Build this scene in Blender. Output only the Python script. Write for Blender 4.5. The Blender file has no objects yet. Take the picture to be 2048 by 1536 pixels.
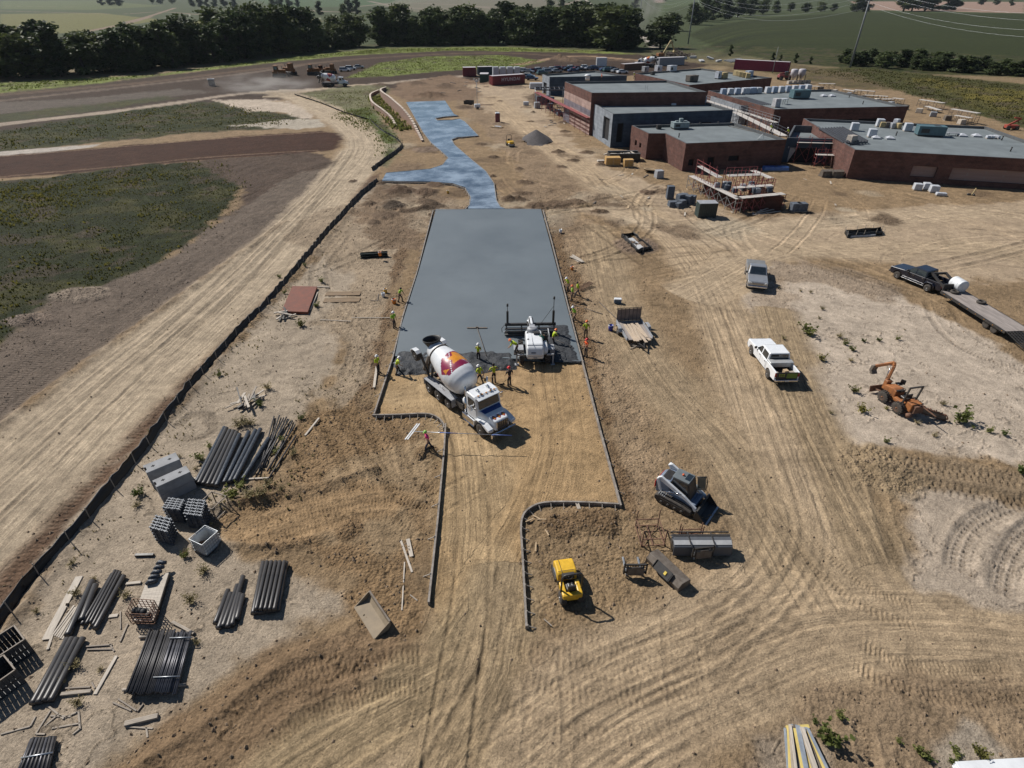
import bpy, bmesh, math, random
import numpy as np
from mathutils import Vector, Matrix, Euler
R = math.radians
random.seed(7); RNG = np.random.default_rng(7)
SC = bpy.context.scene; COL = SC.collection

# ------------------------------------------------------------------ camera (a drone 26.5 m up)
CAM_H = 26.5; FPX = 1150.0; PITCH = math.atan(783 / 1150.0)
cam = bpy.data.objects.new('camera', bpy.data.cameras.new('camera')); COL.objects.link(cam)
cam.location = (0, 0, CAM_H); cam.rotation_euler = (math.pi / 2 - PITCH, 0, 0)
cam.data.sensor_width = 36; cam.data.lens = FPX / 2048 * 36
cam.data.clip_start = 0.5; cam.data.clip_end = 30000
SC.camera = cam

# ------------------------------------------------------------------ sky, sun, exposure
SUN_AZ = R(143)      # direction towards the sun, counter-clockwise from +x: left and beyond
SUN_EL = R(44)
wd = bpy.data.worlds.new('World'); SC.world = wd; wd.use_nodes = True
nt = wd.node_tree
sky = nt.nodes.new('ShaderNodeTexSky'); sky.sky_type = 'NISHITA'; sky.sun_disc = False
sky.sun_elevation = SUN_EL; sky.sun_rotation = math.pi / 2 - SUN_AZ
sky.air_density = 1.0; sky.dust_density = 0.3; sky.ozone_density = 3.5
bg = nt.nodes['Background']; nt.links.new(sky.outputs[0], bg.inputs[0]); bg.inputs[1].default_value = 0.05
sun = bpy.data.objects.new('sun', bpy.data.lights.new('sun', 'SUN')); COL.objects.link(sun)
sun.data.energy = 5.0; sun.data.angle = R(0.53); sun.data.color = (1.0, 0.952, 0.88)
sd = Vector((math.cos(SUN_AZ) * math.cos(SUN_EL), math.sin(SUN_AZ) * math.cos(SUN_EL), math.sin(SUN_EL)))
sun.rotation_euler = sd.to_track_quat('Z', 'Y').to_euler(); sun.location = sd * 100
SC.view_settings.view_transform = 'Standard'; SC.view_settings.look = 'None'
SC.view_settings.exposure = 0.20; SC.view_settings.gamma = 1.0
try: SC.view_settings.use_curve_mapping = False
except Exception: pass

# ------------------------------------------------------------------ photo pixel -> point on the ground (or at height z)
_c, _s = math.cos(PITCH), math.sin(PITCH)
def G(x, y, z=0.0):
 a = (x - 1024) / FPX; b = (y - 768) / FPX
 dy = _c - b * _s; dz = -_s - b * _c
 t = (CAM_H - z) / (-dz)
 return Vector((a * t, dy * t, z))
def GA(pts):   # array version
 return np.array([G(p[0], p[1])[:2] for p in pts])
def ang(p, q): return math.atan2(q[1] - p[1], q[0] - p[0])

# ------------------------------------------------------------------ materials
MATS = {}
def mat(name, rgb, rough=0.6, metal=0.0, var=0.18, scale=2.0, bump=0.0, bscale=20.0, rgb2=None, coat=0.0, spec=0.5, stretch=None):
 """procedural principled material: base colour broken by two noises (wear, dust), optional bump"""
 if name in MATS: return MATS[name]
 m = bpy.data.materials.new(name); m.use_nodes = True; MATS[name] = m
 n = m.node_tree.nodes; l = m.node_tree.links; b = n['Principled BSDF']
 tc = n.new('ShaderNodeTexCoord'); mp = n.new('ShaderNodeMapping'); l.new(tc.outputs['Object'], mp.inputs[0])
 if stretch: mp.inputs['Scale'].default_value = stretch
 n1 = n.new('ShaderNodeTexNoise'); n1.inputs['Scale'].default_value = scale; n1.inputs['Detail'].default_value = 6; n1.inputs['Roughness'].default_value = 0.65
 l.new(mp.outputs[0], n1.inputs['Vector'])
 cr = n.new('ShaderNodeValToRGB'); l.new(n1.outputs[0], cr.inputs[0])
 lo = rgb2 if rgb2 else tuple(c * (1 - var) for c in rgb); hi = rgb if rgb2 else tuple(min(1, c * (1 + var * 0.7)) for c in rgb)
 cr.color_ramp.elements[0].position = 0.32; cr.color_ramp.elements[1].position = 0.68
 cr.color_ramp.elements[0].color = (*lo, 1); cr.color_ramp.elements[1].color = (*hi, 1)
 l.new(cr.outputs[0], b.inputs['Base Color'])
 rr = n.new('ShaderNodeMapRange'); l.new(n1.outputs[0], rr.inputs[0])
 rr.inputs['To Min'].default_value = max(0.03, rough - 0.1); rr.inputs['To Max'].default_value = min(1, rough + 0.12)
 l.new(rr.outputs[0], b.inputs['Roughness'])
 b.inputs['Metallic'].default_value = metal; b.inputs['Coat Weight'].default_value = coat
 b.inputs['Specular IOR Level'].default_value = spec
 if bump:
  n2 = n.new('ShaderNodeTexNoise'); n2.inputs['Scale'].default_value = bscale; n2.inputs['Detail'].default_value = 4
  l.new(mp.outputs[0], n2.inputs['Vector'])
  bp = n.new('ShaderNodeBump'); bp.inputs['Distance'].default_value = bump; bp.inputs['Strength'].default_value = 0.8
  l.new(n2.outputs[0], bp.inputs['Height']); l.new(bp.outputs[0], b.inputs['Normal'])
 return m
def foliage_mat(name, dark, light, trans=0.25):
 if name in MATS: return MATS[name]
 m = bpy.data.materials.new(name); m.use_nodes = True; MATS[name] = m
 n = m.node_tree.nodes; l = m.node_tree.links; b = n['Principled BSDF']
 tc = n.new('ShaderNodeTexCoord'); oi = n.new('ShaderNodeObjectInfo')
 n1 = n.new('ShaderNodeTexNoise'); n1.inputs['Scale'].default_value = 0.45; n1.inputs['Detail'].default_value = 8
 l.new(tc.outputs['Object'], n1.inputs['Vector'])
 ad = n.new('ShaderNodeMath'); ad.operation = 'MULTIPLY_ADD'; l.new(oi.outputs['Random'], ad.inputs[0]); ad.inputs[1].default_value = 0.5
 l.new(n1.outputs[0], ad.inputs[2])
 cr = n.new('ShaderNodeValToRGB'); l.new(ad.outputs[0], cr.inputs[0])
 cr.color_ramp.elements[0].position = 0.42; cr.color_ramp.elements[1].position = 0.98
 cr.color_ramp.elements[0].color = (*dark, 1); cr.color_ramp.elements[1].color = (*light, 1)
 l.new(cr.outputs[0], b.inputs['Base Color']); b.inputs['Roughness'].default_value = 0.65
 b.inputs['Specular IOR Level'].default_value = 0.25
 tr = n.new('ShaderNodeBsdfTranslucent'); l.new(cr.outputs[0], tr.inputs[0])
 mx = n.new('ShaderNodeMixShader'); mx.inputs[0].default_value = trans
 l.new(b.outputs[0], mx.inputs[1]); l.new(tr.outputs[0], mx.inputs[2]); l.new(mx.outputs[0], n['Material Output'].inputs[0])
 return m
def glass_mat(name='window_glass', rgb=(0.02, 0.028, 0.035), rough=0.08):
 return mat(name, rgb, rough=rough, var=0.3, spec=0.8, coat=0.6)

# ------------------------------------------------------------------ mesh builder
class MB:
 def __init__(s): s.v = []; s.f = []; s.mi = []; s.sm = []; s.cur = 0; s.M = Matrix.Identity(4)
 def mset(s, i): s.cur = i; return s
 def _add(s, vs, fs, smooth=False):
  o = len(s.v); M = s.M
  s.v += [tuple(M @ Vector(p)) for p in vs]
  for f in fs: s.f.append(tuple(i + o for i in f)); s.mi.append(s.cur); s.sm.append(smooth)
  return s
 def box(s, c, d, rz=0.0, rx=0.0, ry=0.0, taper=(1, 1)):
  x, y, z = d[0] / 2, d[1] / 2, d[2] / 2; tx, ty = taper
  vs = [(-x, -y, -z), (x, -y, -z), (x, y, -z), (-x, y, -z), (-x * tx, -y * ty, z), (x * tx, -y * ty, z), (x * tx, y * ty, z), (-x * tx, y * ty, z)]
  E = Euler((rx, ry, rz)).to_matrix(); c = Vector(c)
  return s._add([tuple(E @ Vector(p) + c) for p in vs], [(0, 3, 2, 1), (4, 5, 6, 7), (0, 1, 5, 4), (1, 2, 6, 5), (2, 3, 7, 6), (3, 0, 4, 7)])
 def beam(s, p, q, w, h, up=(0, 0, 1)):
  p = Vector(p); q = Vector(q); d = q - p; L = d.length
  if L < 1e-6: return s
  d.normalize(); u = Vector(up)
  if abs(d.dot(u)) > 0.98: u = Vector((1, 0, 0))
  a = d.cross(u).normalized() * (w / 2); b = a.cross(d).normalized() * (h / 2)
  vs = [tuple(e + i * a + j * b) for e in (p, q) for i, j in ((-1, -1), (1, -1), (1, 1), (-1, 1))]
  return s._add(vs, [(0, 1, 2, 3), (7, 6, 5, 4), (0, 4, 5, 1), (1, 5, 6, 2), (2, 6, 7, 3), (3, 7, 4, 0)])
 def tube(s, pts, r, n=8, caps=True, closed=False):
  pts = [Vector(p) for p in pts]; N = len(pts); rs = r if isinstance(r, (list, tuple)) else [r] * N
  vs = []; fs = []; pu = None
  for i, p in enumerate(pts):
   if closed: d = pts[(i + 1) % N] - pts[i - 1]
   else: d = pts[min(i + 1, N - 1)] - pts[max(i - 1, 0)]
   d.normalize()
   if pu is None: pu = Vector((0, 0, 1)) if abs(d.z) < 0.9 else Vector((1, 0, 0))
   a = d.cross(pu).normalized(); b = a.cross(d).normalized(); pu = b
   for k in range(n):
    t = 2 * math.pi * k / n
    vs.append(tuple(p + (a * math.cos(t) + b * math.sin(t)) * rs[i]))
  for i in range(N if closed else N - 1):
   j = (i + 1) % N
   for k in range(n): fs.append((i * n + k, i * n + (k + 1) % n, j * n + (k + 1) % n, j * n + k))
  if caps and not closed: fs.append(tuple(reversed(range(n)))); fs.append(tuple((N - 1) * n + k for k in range(n)))
  return s._add(vs, fs, True)
 def cyl(s, p, q, r, n=14, r2=None): return s.tube([p, q], [r, r if r2 is None else r2], n)
 def prism(s, out, y0, y1, axis='y'):
  """outline (a,b) extruded: axis y -> (a, t, b); x -> (t, a, b); z -> (a, b, t)"""
  n = len(out)
  P = {'y': lambda a, b, t: (a, t, b), 'x': lambda a, b, t: (t, a, b), 'z': lambda a, b, t: (a, b, t)}[axis]
  vs = [P(a, b, y0) for a, b in out] + [P(a, b, y1) for a, b in out]
  fs = [tuple(range(n)), tuple(reversed(range(n, 2 * n)))] + [(i, n + i, n + (i + 1) % n, (i + 1) % n) for i in range(n)]
  return s._add(vs, fs)
 def lathe(s, prof, n=24, axis='x', c=(0, 0, 0), caps=True):
  vs = []; fs = []; m = len(prof); c = Vector(c)
  for a, r in prof:
   for k in range(n):
    t = 2 * math.pi * k / n; u, w = r * math.cos(t), r * math.sin(t)
    vs.append(tuple(c + Vector({'x': (a, u, w), 'y': (u, a, w), 'z': (u, w, a)}[axis])))
  for i in range(m - 1):
   for k in range(n): fs.append((i * n + k, i * n + (k + 1) % n, (i + 1) * n + (k + 1) % n, (i + 1) * n + k))
  if caps: fs.append(tuple(reversed(range(n)))); fs.append(tuple((m - 1) * n + k for k in range(n)))
  return s._add(vs, fs, True)
 def quad(s, a, b, c, d): return s._add([a, b, c, d], [(0, 1, 2, 3)])
 def ball(s, c, r, n=10, m=6, sz=1.0):
  prof = [(math.cos(math.pi * i / m) * -r * sz, max(0.001, math.sin(math.pi * i / m) * r)) for i in range(m + 1)]
  return s.lathe(prof, n, 'z', c, caps=False)
 def build(s, name, mats, parent=None, bevel=0.0, seg=1, loc=None):
  me = bpy.data.meshes.new(name); me.from_pydata(s.v, [], s.f)
  if not isinstance(mats, (list, tuple)): mats = [mats]
  for m in mats: me.materials.append(m)
  me.polygons.foreach_set('material_index', s.mi); me.polygons.foreach_set('use_smooth', s.sm)
  bm = bmesh.new(); bm.from_mesh(me); bmesh.ops.recalc_face_normals(bm, faces=bm.faces); bm.to_mesh(me); bm.free()
  me.update()
  o = bpy.data.objects.new(name, me); COL.objects.link(o)
  if parent is not None: o.parent = parent
  if loc is not None: o.location = loc
  if bevel:
   b = o.modifiers.new('bevel', 'BEVEL'); b.width = bevel; b.segments = seg; b.limit_method = 'ANGLE'; b.angle_limit = R(40)
  return o
def part(name, m, parent, fn, bevel=0.0, label=None, seg=1):
 b = MB(); fn(b); o = b.build(name, m, parent, bevel, seg)
 if label: o['label'] = label
 return o
def tag(o, label=None, cat=None, group=None, kind=None):
 if label: o['label'] = label
 if cat: o['category'] = cat
 if group: o['group'] = group
 if kind: o['kind'] = kind
 return o
def thing(name, label, cat, loc=(0, 0, 0), rz=0.0, group=None):
 o = bpy.data.objects.new(name, None); COL.objects.link(o); o.empty_display_size = 0.3
 o.location = loc; o.rotation_euler = (0, 0, rz)
 return tag(o, label, cat, group)
def dup(root, loc, rz=0.0, label=None, group=None, scale=None):
 r = root.copy(); COL.objects.link(r); r.location = loc; r.rotation_euler = (0, 0, rz)
 if scale: r.scale = scale if isinstance(scale, tuple) else (scale,) * 3
 if label: r['label'] = label
 if group: r['group'] = group
 for ch in list(root.children):
  c = ch.copy(); COL.objects.link(c); c.parent = r
  for g in list(ch.children):
   d = g.copy(); COL.objects.link(d); d.parent = c
 return r

# ================================================================== GROUND (one sheet to the horizon)
_tab = np.random.default_rng(3).random((256, 256)).astype(np.float32)
def vn(x, y, seed=0):
 x = x + seed * 17.31; y = y + seed * 9.77
 xi = np.floor(x).astype(np.int64); yi = np.floor(y).astype(np.int64); fx = (x - xi); fy = (y - yi)
 fx = fx * fx * (3 - 2 * fx); fy = fy * fy * (3 - 2 * fy)
 a = _tab[xi & 255, yi & 255]; b = _tab[(xi + 1) & 255, yi & 255]; c = _tab[xi & 255, (yi + 1) & 255]; d = _tab[(xi + 1) & 255, (yi + 1) & 255]
 return (a * (1 - fx) + b * fx) * (1 - fy) + (c * (1 - fx) + d * fx) * fy
def fbm(x, y, o=4, seed=0, g=0.5):
 r = 0; a = 1; t = 0
 for i in range(o): r = r + a * vn(x * 2 ** i, y * 2 ** i, seed + i * 5); t += a; a *= g
 return r / t
def sstep(a, b, x):
 t = np.clip((x - a) / (b - a), 0, 1); return t * t * (3 - 2 * t)
ts = np.concatenate([-np.geomspace(40, 1.0, 40), np.linspace(-0.97, 0.97, 1240), np.geomspace(1.0, 40, 40)])
ys = np.concatenate([np.linspace(-400, 0, 12), np.linspace(4, 8, 6), 9.0 + 0 * np.arange(1),
                     (np.geomspace(28, 190, 860) - 18), np.geomspace(174, 9000, 330)])
NT, NY = len(ts), len(ys)
WX = np.maximum(ys, 8) + 18
gx = (WX[:, None] * ts[None, :]).ravel(); gy = np.repeat(ys, NT)
NV = len(gx); gz = np.zeros(NV)
alb = np.tile(np.array([[0.235, 0.172, 0.112]]), (NV, 1))
trk = np.zeros((NV, 3)); clod = np.full(NV, 0.35); tread = np.zeros(NV); grass = np.zeros(NV)
# wobble used to roughen every zone edge
wob = (fbm(gx / 1.6, gy / 1.6, 4, 11) - 0.5)
wob2 = (fbm(gx / 9, gy / 9, 3, 23) - 0.5)
dist = np.hypot(gx, gy)
def sdist(pts, idx):
 """signed distance (inside > 0) of vertices idx to polygon pts (ground metres)"""
 px, py = gx[idx], gy[idx]; n = len(pts); best = np.full(len(px), 1e18); ins = np.zeros(len(px), bool)
 for i in range(n):
  ax, ay = pts[i]; bx, by = pts[(i + 1) % n]; dx, dy = bx - ax, by - ay
  L = dx * dx + dy * dy + 1e-12; t = np.clip(((px - ax) * dx + (py - ay) * dy) / L, 0, 1)
  best = np.minimum(best, (px - ax - t * dx) ** 2 + (py - ay - t * dy) ** 2)
  c = ((ay > py) != (by > py)) & (px < (bx - ax) * (py - ay) / (by - ay + 1e-12) + ax); ins ^= c
 d = np.sqrt(best); return np.where(ins, d, -d)
def zone(px, col=None, soft=0.5, rag=1.0, cl=None, td=None, gr=None, z=None, op=1.0, notrk=0.0):
 P = GA(px); lo = P.min(0) - soft * 3 - rag * 2; hi = P.max(0) + soft * 3 + rag * 2
 idx = np.nonzero((gx > lo[0]) & (gx < hi[0]) & (gy > lo[1]) & (gy < hi[1]))[0]
 if not len(idx): return
 s = sdist(P, idx) + rag * (wob[idx] * 1.6 + wob2[idx] * 1.5); w = sstep(-soft, soft, s) * op
 if col is not None: alb[idx] += (np.array(col) - alb[idx]) * w[:, None]
 if cl is not None: clod[idx] += (cl - clod[idx]) * w
 if td is not None: tread[idx] += (td - tread[idx]) * w
 if gr is not None: grass[idx] += (gr - grass[idx]) * w
 if z is not None: gz[idx] += z * w
 if notrk: trk[idx, 2] *= 1 - w * notrk
def smooth(P, n=8):
 P = np.array(P, float); Q = np.vstack([2 * P[0] - P[1], P, 2 * P[-1] - P[-2]]); out = []
 for i in range(1, len(Q) - 2):
  for t in np.linspace(0, 1, n, endpoint=False):
   a, b, c, d = Q[i - 1], Q[i], Q[i + 1], Q[i + 2]
   out.append(0.5 * (2 * b + (c - a) * t + (2 * a - 5 * b + 4 * c - d) * t * t + (3 * b - a - 3 * c + d) * t ** 3))
 out.append(Q[-2]); return np.array(out)
def pathuv(px, wid, world=False):
 C = smooth(np.array(px) if world else GA(px), 6); lo = C.min(0) - wid; hi = C.max(0) + wid
 idx = np.nonzero((gx > lo[0]) & (gx < hi[0]) & (gy > lo[1]) & (gy < hi[1]))[0]
 X, Y = gx[idx], gy[idx]; best = np.full(len(idx), 1e18); U = np.zeros(len(idx)); V = np.zeros(len(idx)); acc = 0.0
 for i in range(len(C) - 1):
  ax, ay = C[i]; dx, dy = C[i + 1] - C[i]; L = math.hypot(dx, dy)
  if L < 1e-6: continue
  t = np.clip(((X - ax) * dx + (Y - ay) * dy) / (L * L), 0, 1); ex, ey = X - ax - t * dx, Y - ay - t * dy; d = ex * ex + ey * ey
  m = d < best; best[m] = d[m]; U[m] = acc + t[m] * L; V[m] = ((dx * ey - dy * ex) / L)[m]; acc += L
 k = best < wid * wid
 return idx[k], U[k], V[k], acc
def road(px, wid, col=None, soft=1.0, st=1.0, cl=0.05, ntr=0, rut=0.04, td=0.0, op=1.0, seed=1, gr=0.0):
 """travelled way of half-width wid: colour, streak frame (u,v) and ntr pairs of wheel ruts in the geometry"""
 idx, U, V, L = pathuv(px, wid + soft * 2 + 1)
 e = np.abs(V) - wid + wob[idx] * 1.4 + wob2[idx] * 2.0; w = sstep(soft, -soft, e) * op
 if col is not None: alb[idx] += (np.array(col) - alb[idx]) * w[:, None]
 m = w > 0.15
 trk[idx[m], 0] = U[m] + seed * 31; trk[idx[m], 1] = V[m] + seed * 13; trk[idx[m], 2] = np.maximum(w[m] * st, trk[idx[m], 2] * 0)
 clod[idx] += (cl - clod[idx]) * w; tread[idx] += (td - tread[idx]) * w; grass[idx] += (gr - grass[idx]) * w
 gz[idx] += w * rut * 1.3 * (fbm(U * 0.06, V * 1.4, 5, seed + 40, 0.65) - 0.5) + w * rut * .8 * (fbm(U * .5, V * 2.2, 3, seed + 45) - .5)
 rg = np.random.default_rng(seed)
 for k in range(int(ntr * 1.6)):
  a, b, c, d = rg.uniform(-wid * .85, wid * .85), rg.uniform(0.2, wid * .45), rg.uniform(0.02, 0.07), rg.uniform(0, 6)
  o = a + b * np.sin(U * c + d); hw = rg.uniform(0.09, 0.24); amp = rut * rg.uniform(0.25, 0.85); fade = sstep(.40, .68, vn(U * 0.07, U * 0 + k, seed + 70)) * (.4 + .9 * vn(U * .5, V * .4, seed + k))
  tone = rg.uniform(-0.16, 0.10)
  for s in (-0.95, 0.95):
   q = np.abs(V - o - s); pr = np.exp(-(q / hw) ** 4); be = np.exp(-((q - hw * 1.7) / (hw * .6)) ** 2)
   gz[idx] += w * fade * amp * (be * 0.6 - pr); alb[idx] *= (1 + tone * w * fade * pr)[:, None]
def track(px, hw=0.28, depth=0.05, lug=None, tone=-0.12, pair=0.0, pitch=0.3, col=None):
 """one machine's track print: trench with berms, optional lug / bar pattern pressed in"""
 idx, U, V, L = pathuv(px, hw * 2.6 + pair)
 for s in ((-pair, pair) if pair else (0.0,)):
  q = np.abs(V - s + 0.15 * wob[idx]); pr = np.exp(-(q / hw) ** 4); be = np.exp(-((q - hw * 1.45) / (hw * .35)) ** 2)
  fd = sstep(0, 0.8, U) * sstep(L, L - 0.8, U)
  gz[idx] += fd * depth * (be * 0.7 - pr * 0.8)
  if lug == 'bar': gz[idx] += fd * pr * depth * 0.7 * np.sin(U * 2 * math.pi / pitch + np.sign(V - s) * 0.9)
  if lug == 'lug':
   t = np.sin(U * 2 * math.pi / pitch + np.where(np.sin((V - s) * 2 * math.pi / (pitch * 2.1)) > 0, 1.6, 0)) * np.abs(np.sin((V - s) * math.pi / (pitch * 1.05)))
   h = sstep(0.15, 0.65, t); gz[idx] -= fd * pr * depth * 1.2 * h; alb[idx] *= (1 - 0.20 * h * pr * fd)[:, None]
  alb[idx] *= (1 + tone * pr * fd)[:, None]
  if col is not None: alb[idx] += (np.array(col) - alb[idx]) * (pr * fd * 0.7)[:, None]
# ---- soil colours
TAN = (0.330, 0.252, 0.160); PALE = (0.395, 0.325, 0.245); SAND = (0.425, 0.360, 0.295); SAND2 = (0.335, 0.280, 0.220)
MOIST = (0.205, 0.142, 0.088); RED = (0.145, 0.088, 0.060); DRED = (0.048, 0.024, 0.017); GREY = (0.225, 0.180, 0.142)
GRN = (0.024, 0.029, 0.010); GRN2 = (0.150, 0.165, 0.050); YEL = (0.125, 0.120, 0.042); FIELD = (0.030, 0.037, 0.011); FIELD2 = (0.055, 0.056, 0.016)
# ---- far country first
far = sstep(230, 420, gy + 0.25 * np.abs(gx)); alb += (np.array((0.050, 0.062, 0.027)) - alb) * far[:, None]; clod *= (1 - far); grass += far * 0.5
zone([(0, 28), (200, 26), (330, 40), (170, 62), (0, 78)], YEL, 3, 3, 0, 0, 1)
zone([(0, 6), (200, 5), (330, 12), (180, 20), (0, 18)], (0.08, .095, .035), 8, 8, 0, 0, 1)
zone([(330, 52), (460, 32), (640, 36), (640, 52), (300, 68)], YEL, 3, 3, 0, 0, 1)
zone([(500, 0), (900, 0), (820, 10), (560, 16)], (0.055, .085, .035), 10, 8, 0, 0, 1)
for q in ([(0, 22), (120, 25), (240, 28), (330, 24), (500, 38), (640, 42)], [(250, 45), (300, 32), (350, 16)], [(180, 62), (260, 45), (300, 34)], [(0, 12), (150, 14), (330, 14)]):
 road(q, 3.2, (0.20, 0.15, 0.115), 2, 0.3, 0, 0, 0.0)
for q in ([(700, 14), (800, 8), (930, 12), (1060, 22), (1160, 6)], [(820, 22), (1000, 26), (1150, 18)], [(600, 20), (680, 24), (800, 24)], [(740, 6), (850, 18), (980, 14)]):
 road(q, 7.0, (0.215, 0.175, 0.145), 6, 0.3, 0, 0, 0.0)
zone([(820, 0), (1080, 0), (1130, 10), (1000, 28), (850, 26), (760, 12)], (.19, .165, .13), 20, 20, 0, 0, 0.3, op=.6)
road([(1160, 0), (1185, 14), (1205, 30), (1250, 52), (1290, 75), (1310, 95)], 3.4, (0.33, 0.295, 0.255), 1.5, 0.3, 0, 0, 0.0)
zone([(1300, 0), (1420, 0), (1400, 12), (1310, 10)], (0.21, .165, .14), 10, 8, 0, 0, 0)
zone([(1310, 40), (1340, 20), (1440, 6), (1330, 2)], (.07, .09, .04), 10, 8, 0, 0, 1)
zone([(1700, 8), (2048, 9), (2048, 30), (1900, 27), (1730, 24)], (0.26, 0.185, 0.150), 4, 4, 0, 0, 0)
zone([(1375, 70), (1420, 52), (1520, 38), (1700, 28), (2060, 31), (2300, 40), (2500, 160), (2060, 155), (1850, 148), (1700, 138), (1560, 122), (1450, 104)], FIELD, 3, 3, 0, 0, 1)
for k in range(26):   # crop rows sweeping round the hill
 a = k / 25.0; y0 = 60 + 85 * a
 q = [(1390 + 50 * a, y0 + 6 - 4 * a), (1500 + 30 * a, 44 + 80 * a ** 1.2), (1700, 32 + 100 * a ** 1.25), (2060, 34 + 108 * a ** 1.3)]
 idx, U, V, L = pathuv(q, 5); w = np.exp(-(V / (1.2 + 1.3 * random.random())) ** 2) * (0.5 + vn(U / 25, V * 0, k))
 alb[idx] *= (1 + random.uniform(-.3, .42) * w)[:, None]
zone([(1530, 132), (1620, 138), (1720, 135), (1850, 148), (2060, 170), (2300, 200), (2200, 300), (2060, 262), (1960, 232), (1860, 198), (1760, 174), (1640, 152)], FIELD2, 2, 3, 0, 0, 1)
zone([(1850, 160), (2060, 185), (2060, 235), (1930, 200)], (0.19, .15, .03), 8, 10, 0, 0, 1, op=.6)
zone([(1420, 128), (1560, 125), (1720, 148), (1790, 180), (1700, 178), (1560, 150)], (0.115, 0.088, 0.05), 3, 3, 0.1, 0, .5)
# ---- left middle distance
zone([(-300, 215), (0, 186), (200, 166), (400, 142), (560, 124), (700, 111), (900, 101), (1100, 104), (1270, 108), (1420, 130), (1300, 152), (1060, 152), (780, 180), (600, 195), (300, 235), (0, 300), (-300, 330)], (0.048, 0.033, 0.025), 1.5, 2.5, 0.25, 0.0, 0)
zone([(-300, 192), (0, 165), (300, 150), (560, 116), (760, 96), (1000, 94), (1240, 103), (1270, 109), (1100, 104), (900, 101), (700, 111), (560, 124), (400, 142), (200, 166), (0, 187), (-300, 222)], (.165, .195, .05), 1.5, 1.5, 0, 0, 1)
zone([(690, 156), (730, 140), (760, 126), (850, 113), (1000, 110), (1088, 122), (1040, 135), (900, 141), (780, 152)], (.150, .180, .046), 1.2, 1.5, 0, 0, 1)
for q, c, wd_ in (([(-100, 212), (200, 180), (480, 148), (620, 128)], (.13, .10, .08), 2.2), ([(-100, 200), (0, 190), (300, 164), (500, 140), (760, 115), (1000, 106), (1250, 122)], (.10, .07, .052), 3.0),
                  ([(620, 180), (760, 168), (880, 156), (960, 150)], (.30, .25, .20), 2.4), ([(560, 190), (640, 178), (700, 172)], PALE, 2.5), ([(1040, 128), (1150, 112), (1270, 120)], (.27, .19, .13), 2.5)):
 road(q, wd_, c, 1.0, 0.8, 0.1, 2, 0.05, seed=int(q[0][0]) % 50 + 3)
zone([(-100, 220), (0, 205), (160, 196), (360, 178), (420, 184), (300, 200), (0, 228), (-100, 236)], (.10, .083, .07), 1.5, 3, 0.15, 0, .2)
zone([(-100, 240), (120, 216), (330, 192), (360, 196), (160, 226), (-100, 258)], (.05, .052, .025), 2, 2.5, 0, 0, .6)
zone([(-300, 300), (0, 262), (150, 236), (350, 207), (440, 202), (560, 224), (622, 238), (560, 256), (400, 266), (200, 284), (0, 306), (-300, 345)], (.030, .035, .012), 1.5, 2.5, 0.05, 0, 1)
road([(-200, 275), (0, 249), (200, 226), (350, 206), (480, 188), (600, 180)], 2.2, (.325, .27, .22), 0.8, 0.8, 0.1, 2, 0.05, seed=5)
zone([(425, 201), (540, 198), (610, 212), (625, 238), (575, 228), (500, 222)], SAND, 1.0, 3, 0.1, 0, .1)
zone([(450, 252), (560, 240), (640, 238), (655, 252), (600, 258)], (.36, .32, .265), 0.8, 2, 0.2, 0, .1)
zone([(-60, 312), (0, 304), (60, 298), (200, 288), (180, 294), (0, 318)], (.40, .36, .32), .5, 1, .1, 0, 0)
zone([(-300, 360), (0, 312), (200, 296), (480, 273), (640, 262), (690, 268), (670, 300), (560, 312), (400, 322), (200, 342), (0, 358), (-300, 410)], DRED, 0.8, 1.0, 0.3, 0.25, 0)
for q in ([(-100, 362), (200, 336), (420, 314), (640, 300)], [(-60, 318), (200, 297), (480, 274), (660, 264)], [(300, 330), (470, 315), (650, 308)]):
 track(q, 0.5, 0.10, None, 0.3, col=(.19, .135, .10))
zone([(-300, 420), (0, 362), (120, 352), (300, 328), (440, 320), (478, 350), (484, 378), (466, 414), (400, 468), (330, 520), (205, 575), (130, 582), (62, 634), (0, 694), (-300, 900)], GRN, 0.6, 1.6, 0, 0, 1)
zone([(380, 322), (640, 304), (692, 335), (590, 402), (480, 440), (420, 455), (472, 410), (486, 372)], (.085, .062, .049), 0.8, 1.6, 0.6, 0.2, 0.1)
road([(400, 440), (500, 390), (600, 350), (690, 322)], 2.2, None, .5, .9, .5, 3, .09, seed=9)
zone([(588, 190), (700, 172), (770, 168), (785, 182), (745, 200), (762, 240), (806, 290), (775, 335), (742, 325), (757, 285), (735, 252), (690, 228), (640, 208)], (.155, .150, .085), 0.7, 1.5, 0.2, 0, .6)
zone([(660, 225), (735, 215), (765, 250), (806, 292), (770, 318), (762, 272), (735, 240)], (.09, .115, .035), 0.5, 1.2, 0, 0, 1)
# ---- treaded shoulder, haul road, red tread strip, fence line
zone([(-200, 830), (0, 690), (60, 632), (130, 580), (205, 573), (332, 520), (470, 420), (590, 345), (690, 330), (640, 392), (560, 452), (390, 572), (180, 722), (0, 855), (-200, 1000)], (.135, .108, .088), 0.6, 1.2, 0.45, 0.0, 0)
road([(-120, 905), (60, 750), (220, 640), (420, 500), (560, 410), (660, 345)], 2.6, None, .6, .6, .4, 0, .05, td=1.0, seed=12)
zone([(-300, 1400), (0, 1130), (130, 985), (260, 855), (400, 722), (560, 560), (650, 455), (735, 355), (762, 345), (700, 425), (560, 580), (400, 760), (230, 960), (90, 1130), (0, 1260), (-300, 1600)], (.125, .082, .058), 0.5, 0.8, 0.7, 0.0, 0)
road([(-60, 1260), (60, 1110), (200, 950), (330, 820), (480, 660), (600, 525), (690, 420)], 1.5, None, .5, .5, .5, 0, .05, td=1.0, seed=13)
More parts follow.
